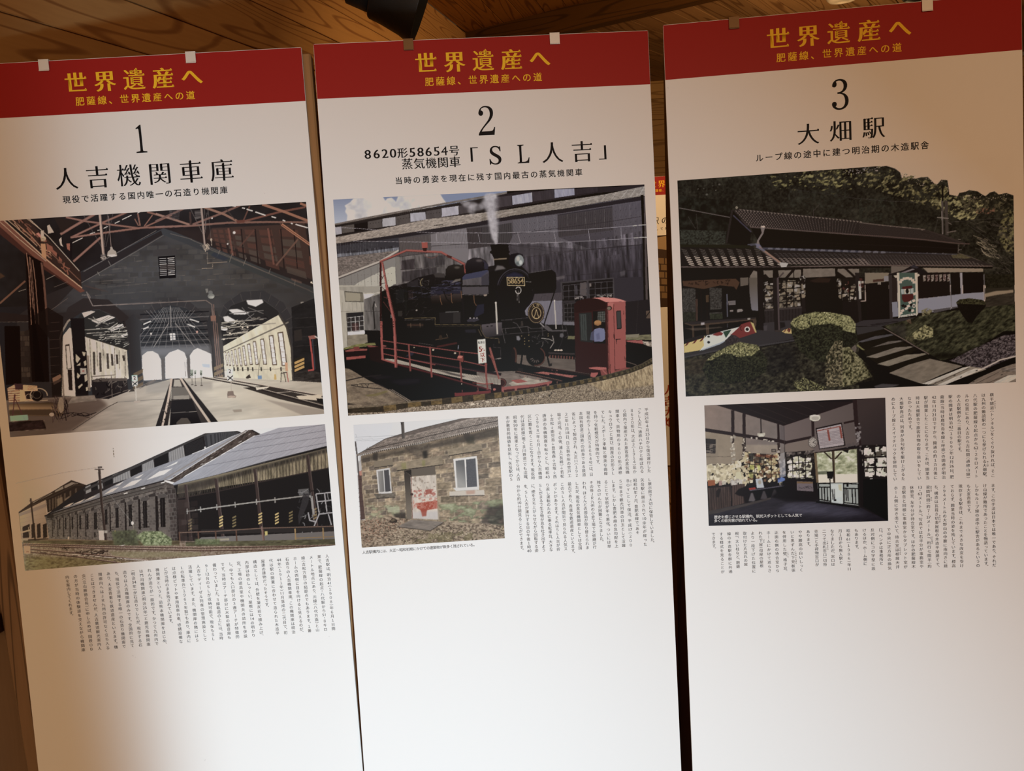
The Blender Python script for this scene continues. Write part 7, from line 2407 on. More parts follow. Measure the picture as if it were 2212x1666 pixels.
    s.tex('380,1300 900,1300 900,1420 400,1430', [(44, 44, 24), (80, 80, 44)], 20, seed=36, thr=.6, a=.7)
    # ---------- lower right
    s.view(*E4)
    s.P('-10,-5 270,-5 270,280 0,290', (36, 30, 28)); s.papers('0,10 255,5 255,260 0,280', 46, 42, 34, [(146, 128, 96), (160, 146, 126), (84, 40, 32), (36, 30, 28), (110, 96, 74)], 15, .4); s.grid('-10,5 262,0 262,265 -10,285', 3, 3, (28, 22, 22), 11)
    s.P('150,-60 200,-60 235,545 180,545', (46, 38, 37)); s.P('192,42 220,40 228,260 198,262', (170, 164, 160)); s.E(207, 90, 7, 14, (150, 60, 60)); s.P('170,545 250,525 255,570 170,580', (62, 54, 50))
    s.P('270,-60 560,-60 560,45 275,75', (128, 112, 86)); s.P('275,75 560,45 580,500 300,540', (30, 25, 25)); s.P('370,25 500,12 500,45 372,55', (84, 52, 38)); s.P('425,50 465,48 466,84 428,86', (130, 118, 100)); s.P('505,-20 560,-20 560,44 505,44', (130, 124, 126))
    s.P('0,290 180,280 200,580 0,500', (34, 28, 28)); s.P('560,-60 600,-60 612,510 575,505', (62, 52, 50)); s.P('600,0 665,0 668,290 605,300', (52, 40, 38)); s.P('600,300 670,290 680,470 610,480', (124, 124, 136))
    s.P('910,-40 1300,-40 1310,215 920,258', (36, 28, 27)); s.P('1315,-60 1430,-60 1440,200 1320,215', (34, 27, 26)); s.P('1460,-60 1712,-60 1716,175 1468,195', (32, 25, 25)); s.P('1426,-60 1455,-60 1462,215 1438,215', (142, 136, 142))
    s.P('920,260 1310,215 1465,195 1716,175 1720,280 1560,330 1320,380 1100,420 920,430', (130, 130, 144)); s.P('1100,392 1560,325 1400,365 1110,430', (84, 78, 80)); s.LL('1305,-40 1318,210 1325,370;1720,-40 1726,270', 8, (110, 104, 108)); s.L('1300,360 1330,360 1310,385', 6, (150, 146, 150))
    s.view(*E2)
    s.P('975,1290 1710,1300 1710,1340 1040,1350', (140, 122, 98)); s.P('590,1270 850,1275 700,1340 590,1370', (110, 96, 82)); s.P('925,1350 1300,1345 1300,1560 920,1560', (36, 28, 27))
    for k in range(7):
        x = 978 + k * 49
        s.P([(x, 1382 - k * 2), (x + 36, 1378 - k * 2), (x + 32, 1450), (x + 4, 1460)], (116, 90, 82) if k % 2 else (126, 112, 96)); s.dots([(x + 4, 1390), (x + 30, 1388), (x + 28, 1445), (x + 8, 1450)], 6, 4, 9, [(150, 138, 130), (70, 30, 28)], k)
    s.P('545,1380 590,1360 740,1320 860,1255 910,1275 1045,1355 930,1370', (36, 31, 34)); s.P('820,1280 870,1250 925,1290 900,1300', (56, 52, 62)); s.P('680,1360 850,1300 880,1310 720,1368', (120, 110, 112)); s.P('618,1382 930,1365 940,1385 915,1400 640,1412', (176, 160, 134)); s.scribble('700,1378 870,1374 870,1396 710,1400', 14, 18, 6, [(84, 60, 44)], 16)
    s.view(*E4)
    s.P('660,-60 690,-60 705,480 680,490', (176, 172, 166)); s.P('875,-60 910,-60 918,440 895,470', (176, 172, 166)); s.P('690,-60 878,-60 895,430 708,480', (66, 92, 78))
    rg = np.random.default_rng(4)
    for t in range(200, 345, 24):
        r = math.radians(t); s.P([(785 + 90 * math.cos(r) - 20, 75 + 70 * math.sin(r) - 12), (785 + 90 * math.cos(r) + 20, 75 + 70 * math.sin(r) - 14), (785 + 90 * math.cos(r) + 20, 75 + 70 * math.sin(r) + 16), (785 + 90 * math.cos(r) - 20, 75 + 70 * math.sin(r) + 18)], (180, 180, 172) if t % 48 else (40, 34, 34))
    s.P('725,110 845,95 850,130 725,140', (90, 28, 26)); s.P('710,140 745,138 748,200 714,200', (146, 156, 150)); s.P('825,130 860,128 862,190 828,192', (146, 156, 150)); s.P('750,140 820,138 822,195 752,198', (176, 176, 170)); s.E(786, 165, 20, 30, (26, 22, 24)); s.P('720,205 862,195 860,255 810,290 750,300 725,270', (92, 28, 26))
    for x, y, c in ((735, 340, 0), (775, 375, 1), (800, 345, 1), (835, 330, 0), (730, 400, 1), (820, 300, 1), (760, 350, 0), (865, 280, 1), (710, 430, 1), (850, 400, 1), (815, 395, 0), (875, 195, 1)):
        s.P([(x - 24, y - 4), (x + 10, y - 20), (x + 24, y + 6), (x - 8, y + 22)], (186, 186, 180) if c else (34, 30, 30))
    s.E(868, 343, 20, 24, (190, 190, 184)); s.E(868, 343, 11, 13, (60, 70, 64)); s.P('705,460 890,430 895,455 708,482', (170, 166, 160)); s.scribble('720,462 880,440 885,452 720,474', 14, 10, 5, [(130, 70, 60), (90, 80, 80)], 17, ang=0)
    # right ground, track
    s.P('1730,130 2090,90 2095,190 1735,240', (54, 48, 36)); s.P('1730,195 1850,165 2075,148 2080,180 1850,215 1735,238', (150, 128, 96), .9, 6); s.P('1740,240 2090,185 2095,330 1720,380', (58, 50, 40)); s.tex('1740,240 2090,185 2095,330 1720,380', [(44, 38, 32), (80, 70, 52)], 18, 4, -10, seed=40, a=.6); s.tex('1730,-40 2085,-40 2085,120 1740,130', [(30, 28, 20), (54, 50, 34)], 16, seed=41)
    gr = '500,590 700,520 1100,430 1550,380 2098,320 2100,650 1960,650 1750,790 1500,930 1200,1010 1040,920 760,750'
    s.P(gr, (54, 52, 34)); s.tex(gr, [(30, 30, 22), (58, 58, 36), (86, 84, 50)], 22, 2.2, -28, seed=42, con=1.8, octv=4); s.P('1050,930 1500,900 1760,780 1980,650 2040,690 1700,850 1350,980 1150,1000', (24, 22, 18), .75, 30)
    s.P('560,600 760,560 780,740 700,720', (60, 54, 50), .6, 20)
    s.tex('845,680 1000,570 1100,620 1100,720 950,760 860,740', [(80, 76, 36), (146, 138, 74), (170, 160, 96)], 16, seed=43, thr=.34, soft=8); s.tex('960,400 1030,370 1100,400 1060,450 970,470', [(90, 82, 44), (150, 140, 90)], 14, seed=44, thr=.3, soft=5); s.tex('770,500 820,480 840,560 790,550', [(84, 62, 40), (120, 96, 66)], 12, seed=45, thr=.3); s.tex('760,720 860,700 880,800 780,790', [(60, 56, 32), (120, 110, 66)], 12, seed=46, thr=.4)
    s.P('1380,300 1420,265 1540,250 1700,270 1742,300 1740,350 1640,460 1580,550 1520,545 1440,430 1400,350', (28, 24, 22)); s.tex('1380,300 1420,265 1540,250 1700,270 1742,300 1735,330 1500,320 1390,320', [(46, 44, 24), (86, 84, 44)], 12, seed=47, thr=.3); s.mod('1400,330 1740,330 1580,550 1440,430', .4, 12, 1, 0, seed=48)
    s.P('1300,1010 1560,880 1960,700 2100,690 2102,960 1740,1110 1540,1080', (68, 58, 58)); s.tex('1300,1010 1560,880 1960,700 2100,690 2102,960 1740,1110 1540,1080', [(34, 28, 30), (78, 66, 68), (116, 102, 100)], 11, 1.5, -25, seed=49, con=2)
    # platform path, steps
    s.P('150,590 480,590 720,530 900,480 600,500 250,520 150,560', (62, 56, 58)); s.P('160,600 470,590 520,625 180,700', (62, 58, 58)); s.LL('340,570 680,530;350,580 560,560', 6, (30, 26, 28))
    st = [('165,700 510,622 520,680 190,790', (36, 31, 24)), ('185,780 400,710 600,685 640,700 400,760 260,790', (84, 80, 82)), ('180,800 620,700 700,745 270,880', (34, 30, 22)), ('265,880 560,775 735,760 760,770 640,830 300,885', (106, 96, 84)), ('240,870 760,770 830,820 300,960', (38, 33, 24)),
          ('285,965 640,850 860,832 890,835 720,890 410,978', (122, 110, 90)), ('300,965 410,980 890,835 905,880 560,1075 430,1050', (36, 31, 22)), ('420,1050 760,940 1000,920 1035,928 800,1000 555,1078', (128, 116, 92)), ('560,1078 1045,930 1050,980 760,1080 580,1160', (34, 30, 22)),
          ('565,1160 800,1060 1060,985 1460,1075 1180,1190 960,1290', (122, 108, 86))]
    for q, c in st:
        s.P(q, c); s.mod(q, .12, 24, 3, -15, seed=50)
    s.P('180,810 270,880 240,880 175,830', (130, 126, 50), .9, 3); s.L('510,620 760,760 890,840 1050,930', 12, (112, 92, 78)); s.P('515,628 760,770 1040,930 1030,935 740,790', (24, 20, 20), .6)
    s.P('140,790 172,860 145,935 100,870', (104, 90, 78)); s.mod('140,790 172,860 145,935 100,870', .3, 8, 1, 0, seed=51)
    s.P('0,450 90,470 160,560 160,680 180,760 60,760 0,600', (70, 70, 38)); s.tex('0,450 90,470 160,560 150,680 0,640', [(84, 84, 42), (146, 142, 74), (176, 170, 98)], 14, seed=52, thr=.25); s.tex('0,640 170,680 190,780 100,860 0,880', [(22, 22, 18), (56, 58, 38)], 14, seed=53)
    s.tex('0,850 80,840 240,1000 380,1130 380,1250 0,1330', [(30, 30, 18), (104, 98, 52), (156, 146, 90)], 18, seed=54, con=1.7); s.P('240,1020 420,1100 560,1180 900,1290 400,1330 120,1300 360,1200', (22, 19, 18), .85, 14)
    s.P('380,1320 480,1290 700,1300 600,1335 400,1340', (110, 104, 104), .6, 8)
    # planks and rail of the crossing
    s.P('960,1290 1540,1078 1700,1100 1750,1115 1200,1310', (134, 120, 98)); s.P('1500,1310 1800,1130 2110,1040 2112,1275', (122, 104, 84))
    for q in ('970,1290 1460,1095 1540,1078 1560,1085 1050,1300', '1150,1305 1600,1105 1720,1108 1240,1308', '1830,1280 2010,1190 2110,1180 2112,1225 2010,1275'):
        s.P(q, (176, 166, 146))
    s.mod('960,1290 1540,1078 1750,1115 2110,1040 2112,1275 1200,1310', .14, 8, 8, -24, seed=55); s.L('1100,1300 1540,1095', 6, (70, 60, 52)); s.L('1700,1110 1920,1000 2105,955', 18, (168, 152, 134)); s.P('1370,1305 1760,1120 2105,970 2108,1035 1900,1110 1470,1300', (28, 23, 22)); s.LL('1620,1290 1900,1150;1740,1290 2000,1190', 5, (70, 58, 48))
    s.P('1920,1110 2108,1090 2110,1140 1960,1140', (120, 106, 92), .8); s.mod('1920,1060 2108,1040 2110,1160 1940,1150', .4, 16, 4, -10, seed=56)
    for x, y in ((1130, 1282), (1210, 1250), (1360, 1190), (1440, 1210), (1630, 1130), (1935, 1180), (1590, 1265)):
        s.P([(x - 14, y), (x + 10, y - 10), (x + 16, y), (x - 8, y + 9)], (70, 60, 52))
    return s


# ---------------------------------------------------------------- board 3, lower print: waiting room
def pic_waiting_room():
    s = Art(2, (46.7, 680.3, 362.9, 902.7), 7)
    s.view(1500, 850, 5.027)
    s.P('0,0 2300,0 2300,1600 0,1600', (34, 28, 30))
    s.P('100,130 250,130 970,350 975,560 990,900 140,1000', ((136, 118, 106), (120, 110, 104), (150, 300), (900, 500), 'g'))
    s.P('100,380 540,470 540,780 130,790', (142, 128, 106), .8, 20); s.P('560,560 910,560 905,660 560,650', (150, 136, 118), .8, 10)
    s.mod('100,130 970,350 990,900 140,1000', .07, 80, 1, 0, seed=1)
    s.P('250,130 900,100 1730,95 970,350', (40, 31, 32)); s.LL('420,110 1000,330;620,110 1100,300;840,105 1240,250;1050,90 1330,200;1260,80 1400,150', 5, (60, 48, 46), .7)
    s.P('975,350 1730,100 1770,100 1790,560 1300,650 985,640', ((112, 98, 94), (96, 84, 80), (1000, 500), (1700, 300), 'g')); s.P('1760,70 2075,45 2090,560 1790,580', ((66, 54, 52), (54, 46, 46), (1800, 200), (2050, 500), 'g')); s.P('975,560 1240,480 1300,640 980,650', (128, 114, 100), .6, 10)
    s.P('930,350 980,350 985,540 930,520', (96, 86, 86), .8)
    dk = (48, 34, 34)
    for t, w in (('418,185 420,460', 34), ('540,220 542,470', 34), ('910,330 915,520', 26), ('100,395 400,440 930,520 990,535', 38), ('990,535 1270,478', 30), ('1285,260 1290,470', 30), ('1740,85 1755,300 1790,560', 44), ('1620,325 1760,295', 22), ('250,130 970,352', 6), ('970,352 1740,95', 6)):
        s.L(t, w, dk)
    s.L('970,352 978,640', 4, (80, 70, 68))
    s.LL('418,460 418,560;543,470 545,600;915,540 920,680', 30, (60, 46, 42)); s.papers('400,460 440,460 440,780 400,780', 26, 24, 26, [(190, 180, 160), (150, 140, 124)], 2); s.papers('525,480 560,480 560,760 525,760', 22, 20, 24, [(180, 170, 150), (60, 46, 42)], 3); s.papers('905,560 930,560 935,760 905,760', 14, 16, 20, [(170, 160, 150)], 4); s.papers('450,450 900,520 900,535 460,470', 10, 26, 16, [(176, 166, 152)], 5)
    s.P('120,490 235,500 232,655 128,650', (52, 44, 42)); s.grid('128,550 228,555 226,650 130,645', 2, 4, (110, 98, 88), 3); s.papers('128,555 226,560 224,640 132,640', 10, 36, 12, [(120, 108, 96)], 6, .05)
    s.L('130,690 250,688 330,690 400,685', 4, (96, 84, 70)); s.P('835,605 890,605 890,640 838,640', (72, 62, 58)); s.P('845,612 880,612 880,632 847,632', (120, 110, 100))
    # wall of papers
    s.P('130,780 400,770 640,650 910,670 930,980 600,1000 400,980 140,1010', (40, 33, 30))
    s.papers('130,785 400,780 400,960 140,960', 130, 40, 40, [(196, 184, 150), (178, 166, 132), (206, 196, 168), (150, 138, 110)], 7, .5)
    s.papers('400,780 560,700 600,980 410,1000', 80, 36, 38, [(190, 176, 140), (176, 164, 130), (200, 192, 170)], 8, .5)
    s.papers('550,650 905,670 930,960 560,960', 200, 32, 30, [(188, 172, 130), (170, 154, 112), (202, 192, 164), (120, 88, 62), (60, 50, 42)], 9, .3)
    s.P('585,650 650,655 640,745 600,740', (52, 48, 44), .9); s.P('655,680 745,690 740,760 660,750', (60, 52, 46), .6); s.P('600,780 650,775 650,830 605,830', (176, 176, 80), .8, 5); s.P('680,770 715,775 710,840 690,835', (180, 184, 90), .8, 5); s.P('590,860 640,860 640,920 600,920', (180, 180, 96), .7, 5)
    s.P('655,660 905,675 900,700 660,690', (130, 62, 40), .5, 4); s.LL('655,655 658,940;750,670 752,940;835,675 838,930;560,770 920,790;560,870 930,880', 6, (48, 38, 34))
    s.P('455,860 500,850 525,940 450,940', (190, 184, 150)); s.papers('400,950 560,930 560,980 420,1030', 26, 30, 30, [(186, 180, 170), (160, 150, 140)], 11)
    s.P('930,660 980,640 992,900 935,920', ((140, 134, 130), (120, 122, 132), (940, 700), (980, 880), 'g')); s.papers('930,700 985,700 985,880 935,880', 12, 20, 30, [(160, 156, 156)], 12)
    # counter, table, things on it
    s.P('140,1015 400,1000 405,1225 160,1280', (74, 58, 52)); s.stripes('142,1015 400,1003 405,1222 160,1275', 10, (56, 42, 38), None, .3); s.mod('142,1015 400,1003 405,1222 160,1275', .25, 20, 6, 86, seed=3)
    s.P('405,1000 550,980 560,1190 410,1225', (84, 66, 60)); s.stripes('408,1000 550,985 558,1190 412,1222', 6, (60, 46, 42), None, .25); s.L('400,1000 405,1225', 12, (34, 25, 25)); s.P('140,1005 400,990 400,1012 142,1028', (44, 32, 30)); s.P('240,1060 270,1030 290,1040 270,1130 240,1125', (44, 32, 30))
    s.P('440,1090 480,1040 560,1010 600,1050 590,1180 570,1190 545,1190 535,1120 480,1110', (34, 24, 24), 1, 4); s.P('148,945 225,940 230,1000 152,1005', (146, 82, 46)); s.P('265,950 300,950 302,1000 270,1000', (160, 130, 120)); s.P('300,955 345,950 345,990 305,995', (176, 168, 150))
    s.P('600,1050 820,1020 975,995 980,1008 830,1035 605,1062', (84, 80, 90)); s.P('600,1062 980,1008 980,1090 820,1150 600,1190', (28, 22, 24)); s.P('590,1030 660,1020 670,1040 600,1050', (150, 52, 44)); s.P('665,930 735,925 758,1022 680,1030', (170, 176, 180)); s.E(710, 965, 18, 24, (150, 140, 120), .8, 3)
    s.P('800,990 830,965 900,960 900,1000 810,1010', (34, 30, 32)); s.P('905,940 945,910 990,925 985,950 940,960 910,975', (96, 120, 176)); s.P('900,915 930,915 935,935 905,935', (50, 60, 100)); s.P('920,965 960,960 960,995 925,1000', (140, 134, 120)); s.P('930,985 1000,930 1010,1000 960,1010', (30, 26, 28), .8, 5)
    for x in (625, 755, 870):
        s.P([(x - 36, 1170 - (x - 625) * .18), (x - 8, 1080 - (x - 625) * .15), (x + 10, 1080 - (x - 625) * .15), (x + 38, 1160 - (x - 625) * .2), (x + 20, 1175 - (x - 625) * .2)], (112, 106, 108), .8 - (x - 625) * .002, 8)
    # lattice window centre, door
    s.P('980,640 1300,620 1310,930 1000,925', (38, 31, 30)); s.papers('1000,700 1275,670 1285,915 1010,920', 130, 40, 36, [(196, 190, 160), (180, 176, 150), (206, 204, 190), (70, 62, 54)], 13, .3); s.grid('1000,695 1275,665 1288,918 1008,922', 4, 3, (38, 31, 30), 9); s.papers('980,650 1300,625 1300,650 990,680', 34, 24, 20, [(120, 108, 100), (84, 74, 70)], 14)
    s.P('1305,640 1760,600 1785,970 1330,970', (176, 176, 148)); s.tex('1330,650 1765,600 1785,880 1340,880', [(110, 116, 84), (164, 166, 130), (206, 206, 184)], 34, 1.5, 0, seed=15, con=1.7); s.P('1335,880 1785,875 1788,970 1338,970', (206, 198, 178)); s.P('1340,850 1440,840 1440,880 1340,882', (90, 94, 74), .8, 6); s.L('1700,780 1710,870', 5, (130, 120, 96), .6); s.LL('1530,780 1760,790;1640,760 1650,870', 4, (140, 132, 104), .5)
    s.L('1312,640 1335,970', 26, (112, 92, 66)); s.P('1490,630 1520,628 1530,980 1510,980', (88, 72, 52)); s.L('1500,640 1515,975', 12, (50, 38, 32)); s.L('1410,640 1490,715', 16, (58, 44, 36)); s.L('1525,715 1600,635', 16, (58, 44, 36)); s.P('1590,615 1680,600 1665,650 1640,640', (34, 28, 28)); s.L('1305,645 1760,600', 12, (50, 38, 34))
    s.P('1435,850 1510,845 1515,860 1498,930 1445,925', (30, 26, 26)); s.L('1470,930 1475,980', 12, (34, 30, 30)); s.L('1770,590 1790,1240', 18, (40, 32, 30)); s.P('1790,570 1830,570 1840,1230 1800,1230', (32, 26, 26)); s.papers('1745,330 1800,330 1810,620 1770,620', 26, 20, 24, [(96, 86, 84), (130, 122, 120)], 16); s.papers('1640,560 1790,530 1790,560 1650,590', 18, 22, 18, [(90, 80, 78)], 17)
    # gate
    s.P('1340,975 1780,975 1785,1220 1350,1165', (150, 156, 150)); s.P('1480,985 1610,985 1610,1200 1490,1185', (186, 192, 186)); s.P('1560,990 1600,990 1600,1060 1570,1050', (176, 166, 120), .6, 6); s.P('1500,1150 1600,1120 1610,1200 1490,1185', (176, 186, 184), .7, 8)
    for t in ('1345,978 1475,980', '1345,1018 1478,1020', '1350,1150 1480,1172', '1348,975 1355,1170', '1472,975 1480,1185', '1380,1020 1386,1155', '1410,1020 1416,1158', '1440,1020 1446,1165', '1612,980 1785,985', '1612,1030 1785,1035', '1620,1185 1785,1205', '1618,980 1622,1200', '1778,985 1785,1215', '1710,1030 1718,1190', '1745,1030 1752,1195'):
        s.L(t, 12, (26, 22, 22))
    s.stripes('1490,1040 1530,1040 1535,1160 1495,1155', 5, (40, 36, 36), None, .5); s.stripes('1630,1035 1675,1035 1680,1170 1635,1165', 6, (40, 36, 36), None, .5); s.P('1650,985 1672,985 1672,1015 1652,1015', (26, 22, 22)); s.P('1515,1155 1540,1150 1540,1168 1512,1170', (26, 22, 22))
    # right window, notice, board, clock, lamps
    s.P('1820,560 2090,560 2095,930 1845,930', (38, 32, 30)); s.papers('1835,590 2085,570 2090,915 1850,915', 110, 46, 40, [(206, 206, 186), (190, 190, 170), (214, 214, 200), (84, 76, 66)], 18, .25); s.grid('1828,590 2088,565 2095,915 1845,918', 2, 3, (34, 28, 28), 16)
    s.P('1110,955 1285,960 1292,1065 1115,1055', (120, 108, 112)); s.P('1112,958 1285,962 1286,980 1113,978', (120, 92, 62)); s.scribble('1130,1000 1280,1005 1280,1035 1130,1035', 20, 22, 5, [(70, 62, 66)], 19, ang=0)
    s.P('1315,380 1600,318 1640,570 1355,610', (36, 28, 28)); s.P('1328,392 1592,335 1625,562 1362,600', (160, 148, 148)); s.mod('1328,392 1592,335 1625,562 1362,600', .12, 6, 6, -12, seed=20); s.stripes('1345,440 1590,400 1620,550 1365,580', 9, (130, 118, 120), None, .35, vert=False)
    s.L('1335,410 1585,360', 10, (140, 74, 60)); s.L('1448,398 1468,515', 20, (134, 66, 54)); s.L('1580,362 1600,490', 20, (134, 66, 54)); s.scribble('1380,395 1500,368 1500,378 1385,405', 12, 9, 4, [(60, 50, 52)], 21)
    s.E(1285, 535, 52, 60, (84, 74, 68)); s.E(1285, 535, 44, 52, (160, 150, 140)); s.LL('1285,535 1310,515;1285,535 1318,548', 5, (40, 34, 34))
    for t in range(0, 360, 30):
        r = math.radians(t); s.E(1285 + 34 * math.cos(r), 535 + 42 * math.sin(r), 4, 5, (70, 62, 60))
    s.L('722,280 726,420', 10, (40, 32, 32)); s.P('718,420 735,420 742,440 712,440', (50, 40, 38)); s.P('685,435 768,430 770,455 750,474 700,474 685,455', (176, 170, 152)); s.E(728, 456, 26, 8, (200, 196, 180)); s.P('1250,245 1300,232 1365,242 1368,275 1345,300 1290,306 1252,285', (190, 184, 166)); s.E(1312, 272, 40, 20, (168, 160, 146)); s.L('1265,245 1350,240', 8, (210, 206, 192))
    # lower walls, floor
    s.P('985,925 1320,930 1345,1180 820,1150 985,1010', (32, 25, 26)); s.P('1830,930 2095,930 2110,1390 1830,1230', (22, 18, 20)); s.P('1110,955 1285,960 1292,1065 1115,1055', (120, 108, 112), .9); s.P('1113,958 1285,962 1286,980 1114,978', (116, 90, 62)); s.scribble('1130,1005 1280,1008 1280,1035 1130,1035', 18, 22, 5, [(70, 62, 66)], 19, ang=0)
    s.P('160,1280 400,1225 600,1190 830,1130 1330,1180 1800,1240 2110,1390 160,1440', ((52, 47, 54), (40, 36, 44), (600, 1300), (1900, 1350), 'g')); s.P('160,1280 560,1195 830,1130 830,1150 560,1225 165,1320', (70, 62, 60)); s.P('1000,1190 1330,1185 1700,1245 1880,1310 1600,1360 900,1280', (78, 76, 92), .6, 50); s.P('880,1250 1300,1200 1500,1260 1100,1340', (84, 82, 100), .3, 50); s.mod('160,1280 830,1130 1330,1180 1800,1240 2110,1390 160,1440', .16, 14, 6, -10, seed=22)
    s.L('1320,1178 1790,1242', 16, (22, 18, 20)); s.P('830,1120 1000,1000 1340,1170 1000,1180', (30, 24, 26), .8, 16); s.P('100,1330 2110,1330 2120,1500 100,1500', (24, 20, 24), .25, 60)
    return s
# ------------------------------------------------------------------ turn the painted sheets into printed meshes
def print_material():
    mt = principled('photo_print_ink', (.5, .5, .5), GLOSS, 0, .06)
    a = nd(mt, 'ShaderNodeAttribute')
    a.attribute_name = 'ink'
    ln(mt, a.outputs['Color'], mt.node_tree.nodes['Principled BSDF'].inputs['Base Color'])
    return mt


M_PHOTO = print_material()


def printed_photo(art, white, label, *tone):
    C = art.ink(white, *tone)
    h, w = C.shape[:2]
    x0, y0, x1, y1 = art.rect
    xs = (np.linspace(x0, x1, w) - 300) / 1000
    zs = (1800 - np.linspace(y0, y1, h)) / 1000
    V = np.empty((h, w, 3), np.float32)
    V[..., 0] = xs[None]
    V[..., 1] = -.00022
    V[..., 2] = zs[:, None]
    idx = np.arange(h * w, dtype=np.int32).reshape(h, w)
    F = np.stack([idx[1:, :-1], idx[1:, 1:], idx[:-1, 1:], idx[:-1, :-1]], -1).reshape(-1, 4)
    me = bpy.data.meshes.new('printed_photo')
    me.vertices.add(h * w)
    me.vertices.foreach_set('co', V.ravel())
    me.loops.add(F.size)
    me.loops.foreach_set('vertex_index', F.ravel())
    me.polygons.add(len(F))
    me.polygons.foreach_set('loop_start', np.arange(0, F.size, 4, dtype=np.int32))
    me.update(calc_edges=True)
    at = me.attributes.new('ink', 'FLOAT_COLOR', 'POINT')
    at.data.foreach_set('color', np.concatenate([C, np.ones((h, w, 1))], -1).astype(np.float32).ravel())
    me.materials.append(M_PHOTO)
    o = link(bpy.data.objects.new('printed_photo', me), ROOTS[art.b])
    o['label'] = label
    return o


printed_photo(pic_engine_house(), [[(130, 98, 70), (172, 160, 150), (195, 190, 188)], [(143, 112, 86), (190, 182, 175), (222, 226, 228)]], 'large photograph inside the arched stone engine house', .003, .72, 1.12, (1.08, 1.0, .90))
printed_photo(pic_shed(), [[(143, 112, 86), (190, 182, 175), (222, 226, 228)], [(148, 116, 90), (205, 203, 200), (230, 236, 238)]], 'photograph of the long stone shed beside the rails', .002, .66, 1.08, (1.03, 1, .97))
printed_photo(pic_loco(), [[(188, 182, 176), (185, 172, 160), (172, 152, 132)], [(222, 226, 228), (212, 212, 210), (205, 200, 195)]], 'large photograph of the black steam locomotive on a red turntable', .004, .82, 1.2, (1.03, 1, .97))
printed_photo(pic_store(), [[(222, 226, 228), (216, 218, 219), (212, 212, 210)], [(230, 236, 238), (227, 231, 233), (222, 225, 225)]], 'small photograph of a stone store with a rusty door', .001, .8, 1.0)
printed_photo(pic_station(), [[(180, 160, 142), (172, 148, 125), (165, 138, 115)], [(205, 198, 190), (196, 184, 172), (180, 163, 146)]], 'large photograph of the tile-roofed wooden station', .006, .66, 1.18, (1.0, .98, .98))
printed_photo(pic_waiting_room(), [[(205, 198, 190), (200, 190, 180), (196, 184, 172)], [(212, 209, 205), (206, 202, 197), (204, 198, 190)]], 'small photograph of the dark waiting room covered in cards', .005, .85, 1.1)


def q4(i, v, px, py):
    return loc(i, v[0] + px / v[2], v[1] + py / v[2])


M_PLATE = principled('plate_gold_ink', (.62, .50, .28), GLOSS, 0, SPEC)
M_SIGNRED = principled('sign_red_ink', (.42, .05, .03), GLOSS, 0, SPEC)
LIFT = .0004
# number plate of the locomotive
p = Print()
for c, x in zip('58654', (342, 380, 420, 459, 497)):
    a = q4(1, (1040, 390, 5.672), x, 1232)
    for dx in (-.25, 0, .25):
        p.ch(c, a[0] + dx, a[1], 13.6, 'gothicb', .86, latin=True)
p.obj('plate_lettering', M_PLATE, ROOTS[1], LIFT)
# lettering on the round head mark
p = Print()
for c, x, y in (('人', 640, 232), ('吉', 690, 222)):
    a = q4(1, (1040, 620, 5.672), x, y)
    p.ch(c, a[0], a[1], 6.0, 'ming')
p.obj('headmark_lettering', M_PLATE, ROOTS[1], LIFT)
# speed sign by the turntable
p = Print()
for k, c in enumerate('転車台'):
    a = q4(1, (730, 620, 5.949), 1815 + k * 29, 716 - k * 2)
    p.ch(c, a[0], a[1], 5.2, 'gothicb', .8)
p.obj('sign_lettering', M_INK, ROOTS[1], LIFT)
p = Print()
for c, x, y, e, lat in (('5', 1832, 800, 13.5, True), ('㌔', 1872, 805, 6, False), ('以', 1857, 872, 9, False), ('下', 1860, 938, 9, False)):
    a = q4(1, (730, 620, 5.949), x, y)
    for dx in (-.15, .15):
        p.ch(c, a[0] + dx, a[1], e, 'gothicb', latin=lat)
p.obj('sign_lettering', M_SIGNRED, ROOTS[1], LIFT)
# track signs with a 2 in the engine house
p = Print()
for x, y in ((870, 1155), (1484, 1112)):
    a = q4(0, (0, 430, 2.989), x, y)
    p.ch('2', a[0], a[1], 9.5, 'gothicb', 1.0, latin=True)
p.obj('sign_lettering', M_INK, ROOTS[0], LIFT)
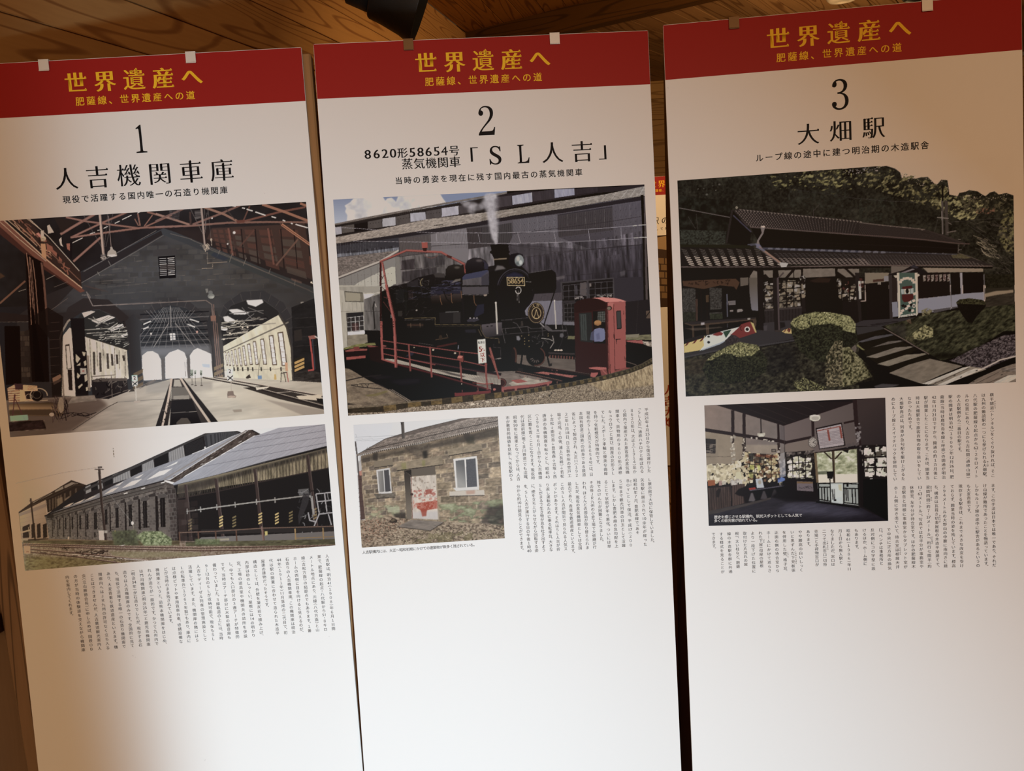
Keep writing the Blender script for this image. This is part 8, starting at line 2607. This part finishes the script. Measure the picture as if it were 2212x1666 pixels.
# caption printed into the waiting-room picture
p = Print()
p.row('歴史を感じさせる駅構内、観光スポットとしても人気で', loc(2, 1546.2, 1117.2), loc(2, 1728.8, 1113), 6.6, 'gothicb')
p.row('多くの観光客が訪れている。', loc(2, 1546.2, 1125.1), loc(2, 1636.5, 1123.2), 6.6, 'gothicb')
p.obj('caption_lettering', M_WHITEINK, ROOTS[2], LIFT)

# a small print on the distant board: stone store wall
vs, fs = [], []
M_STONEPRINT = principled('distant_print_stone', (.20, .13, .07), GLOSS, 0, SPEC)
M_DARKPRINT = principled('distant_print_dark', (.05, .03, .02), GLOSS, 0, SPEC)
M_ROOFPRINT = principled('distant_print_roof', (.34, .24, .14), GLOSS, 0, SPEC)


def far_quad(name, q, mat, lift):
    v = [((x - 300) / 1000, -lift, (1800 - y) / 1000) for x, y in q]
    return mesh_obj(name, v, [(3, 2, 1, 0)], mat, far)


far_quad('printed_photo', [(20, 325), (580, 325), (580, 735), (20, 735)], M_DARKPRINT, .0006)
for r in range(6):
    for c in range(12):
        x, y = 30 + c * 46 + (r % 2) * 22, 430 + r * 40 + c * 5
        if x + 40 < 575 and y < 690:
            vs += [((a - 300) / 1000, -.0009, (1800 - b) / 1000) for a, b in ((x, y), (x + 40, y + 4), (x + 40, y + 36), (x, y + 32))]
            n = len(vs)
            fs.append((n - 1, n - 2, n - 3, n - 4))
st = mesh_obj('printed_stones', vs, fs, M_STONEPRINT, far)
st['kind'] = 'stuff'
far_quad('printed_roof', [(20, 360), (300, 326), (580, 440), (580, 470), (20, 405)], M_ROOFPRINT, .0009)

# a few flecks and scuffs on the white boards
p = Print()
rg = random.Random(8)
for i, marks in ((0, ((287, 1417, 4, .3), (293, 1420, 1.5, .2), (443, 1642, 3.4, -.9), (664, 294, 1.2, .4), (711, 1375, 1.8, .6), (683, 538, 1.2, 1.2), (572, 418, 1.2, .9), (126, 1234, 1.6, 1.4))),
                 (2, ((2181, 710, 5, -.45), (1443, 190, 2.5, .9)))):
    p = Print()
    for x, y, l, a in marks:
        c = loc(i, x, y)
        d = np.array([math.cos(a), math.sin(a)]) * l / 2
        n = np.array([-d[1], d[0]]) / l * .35
        p.add(np.array([c - d, c + n, c + d, c - n]), [(0, 1, 2), (0, 2, 3)])
    p.obj('scuff_marks', M_TEXT, ROOTS[i], .0003)['kind'] = 'stuff'
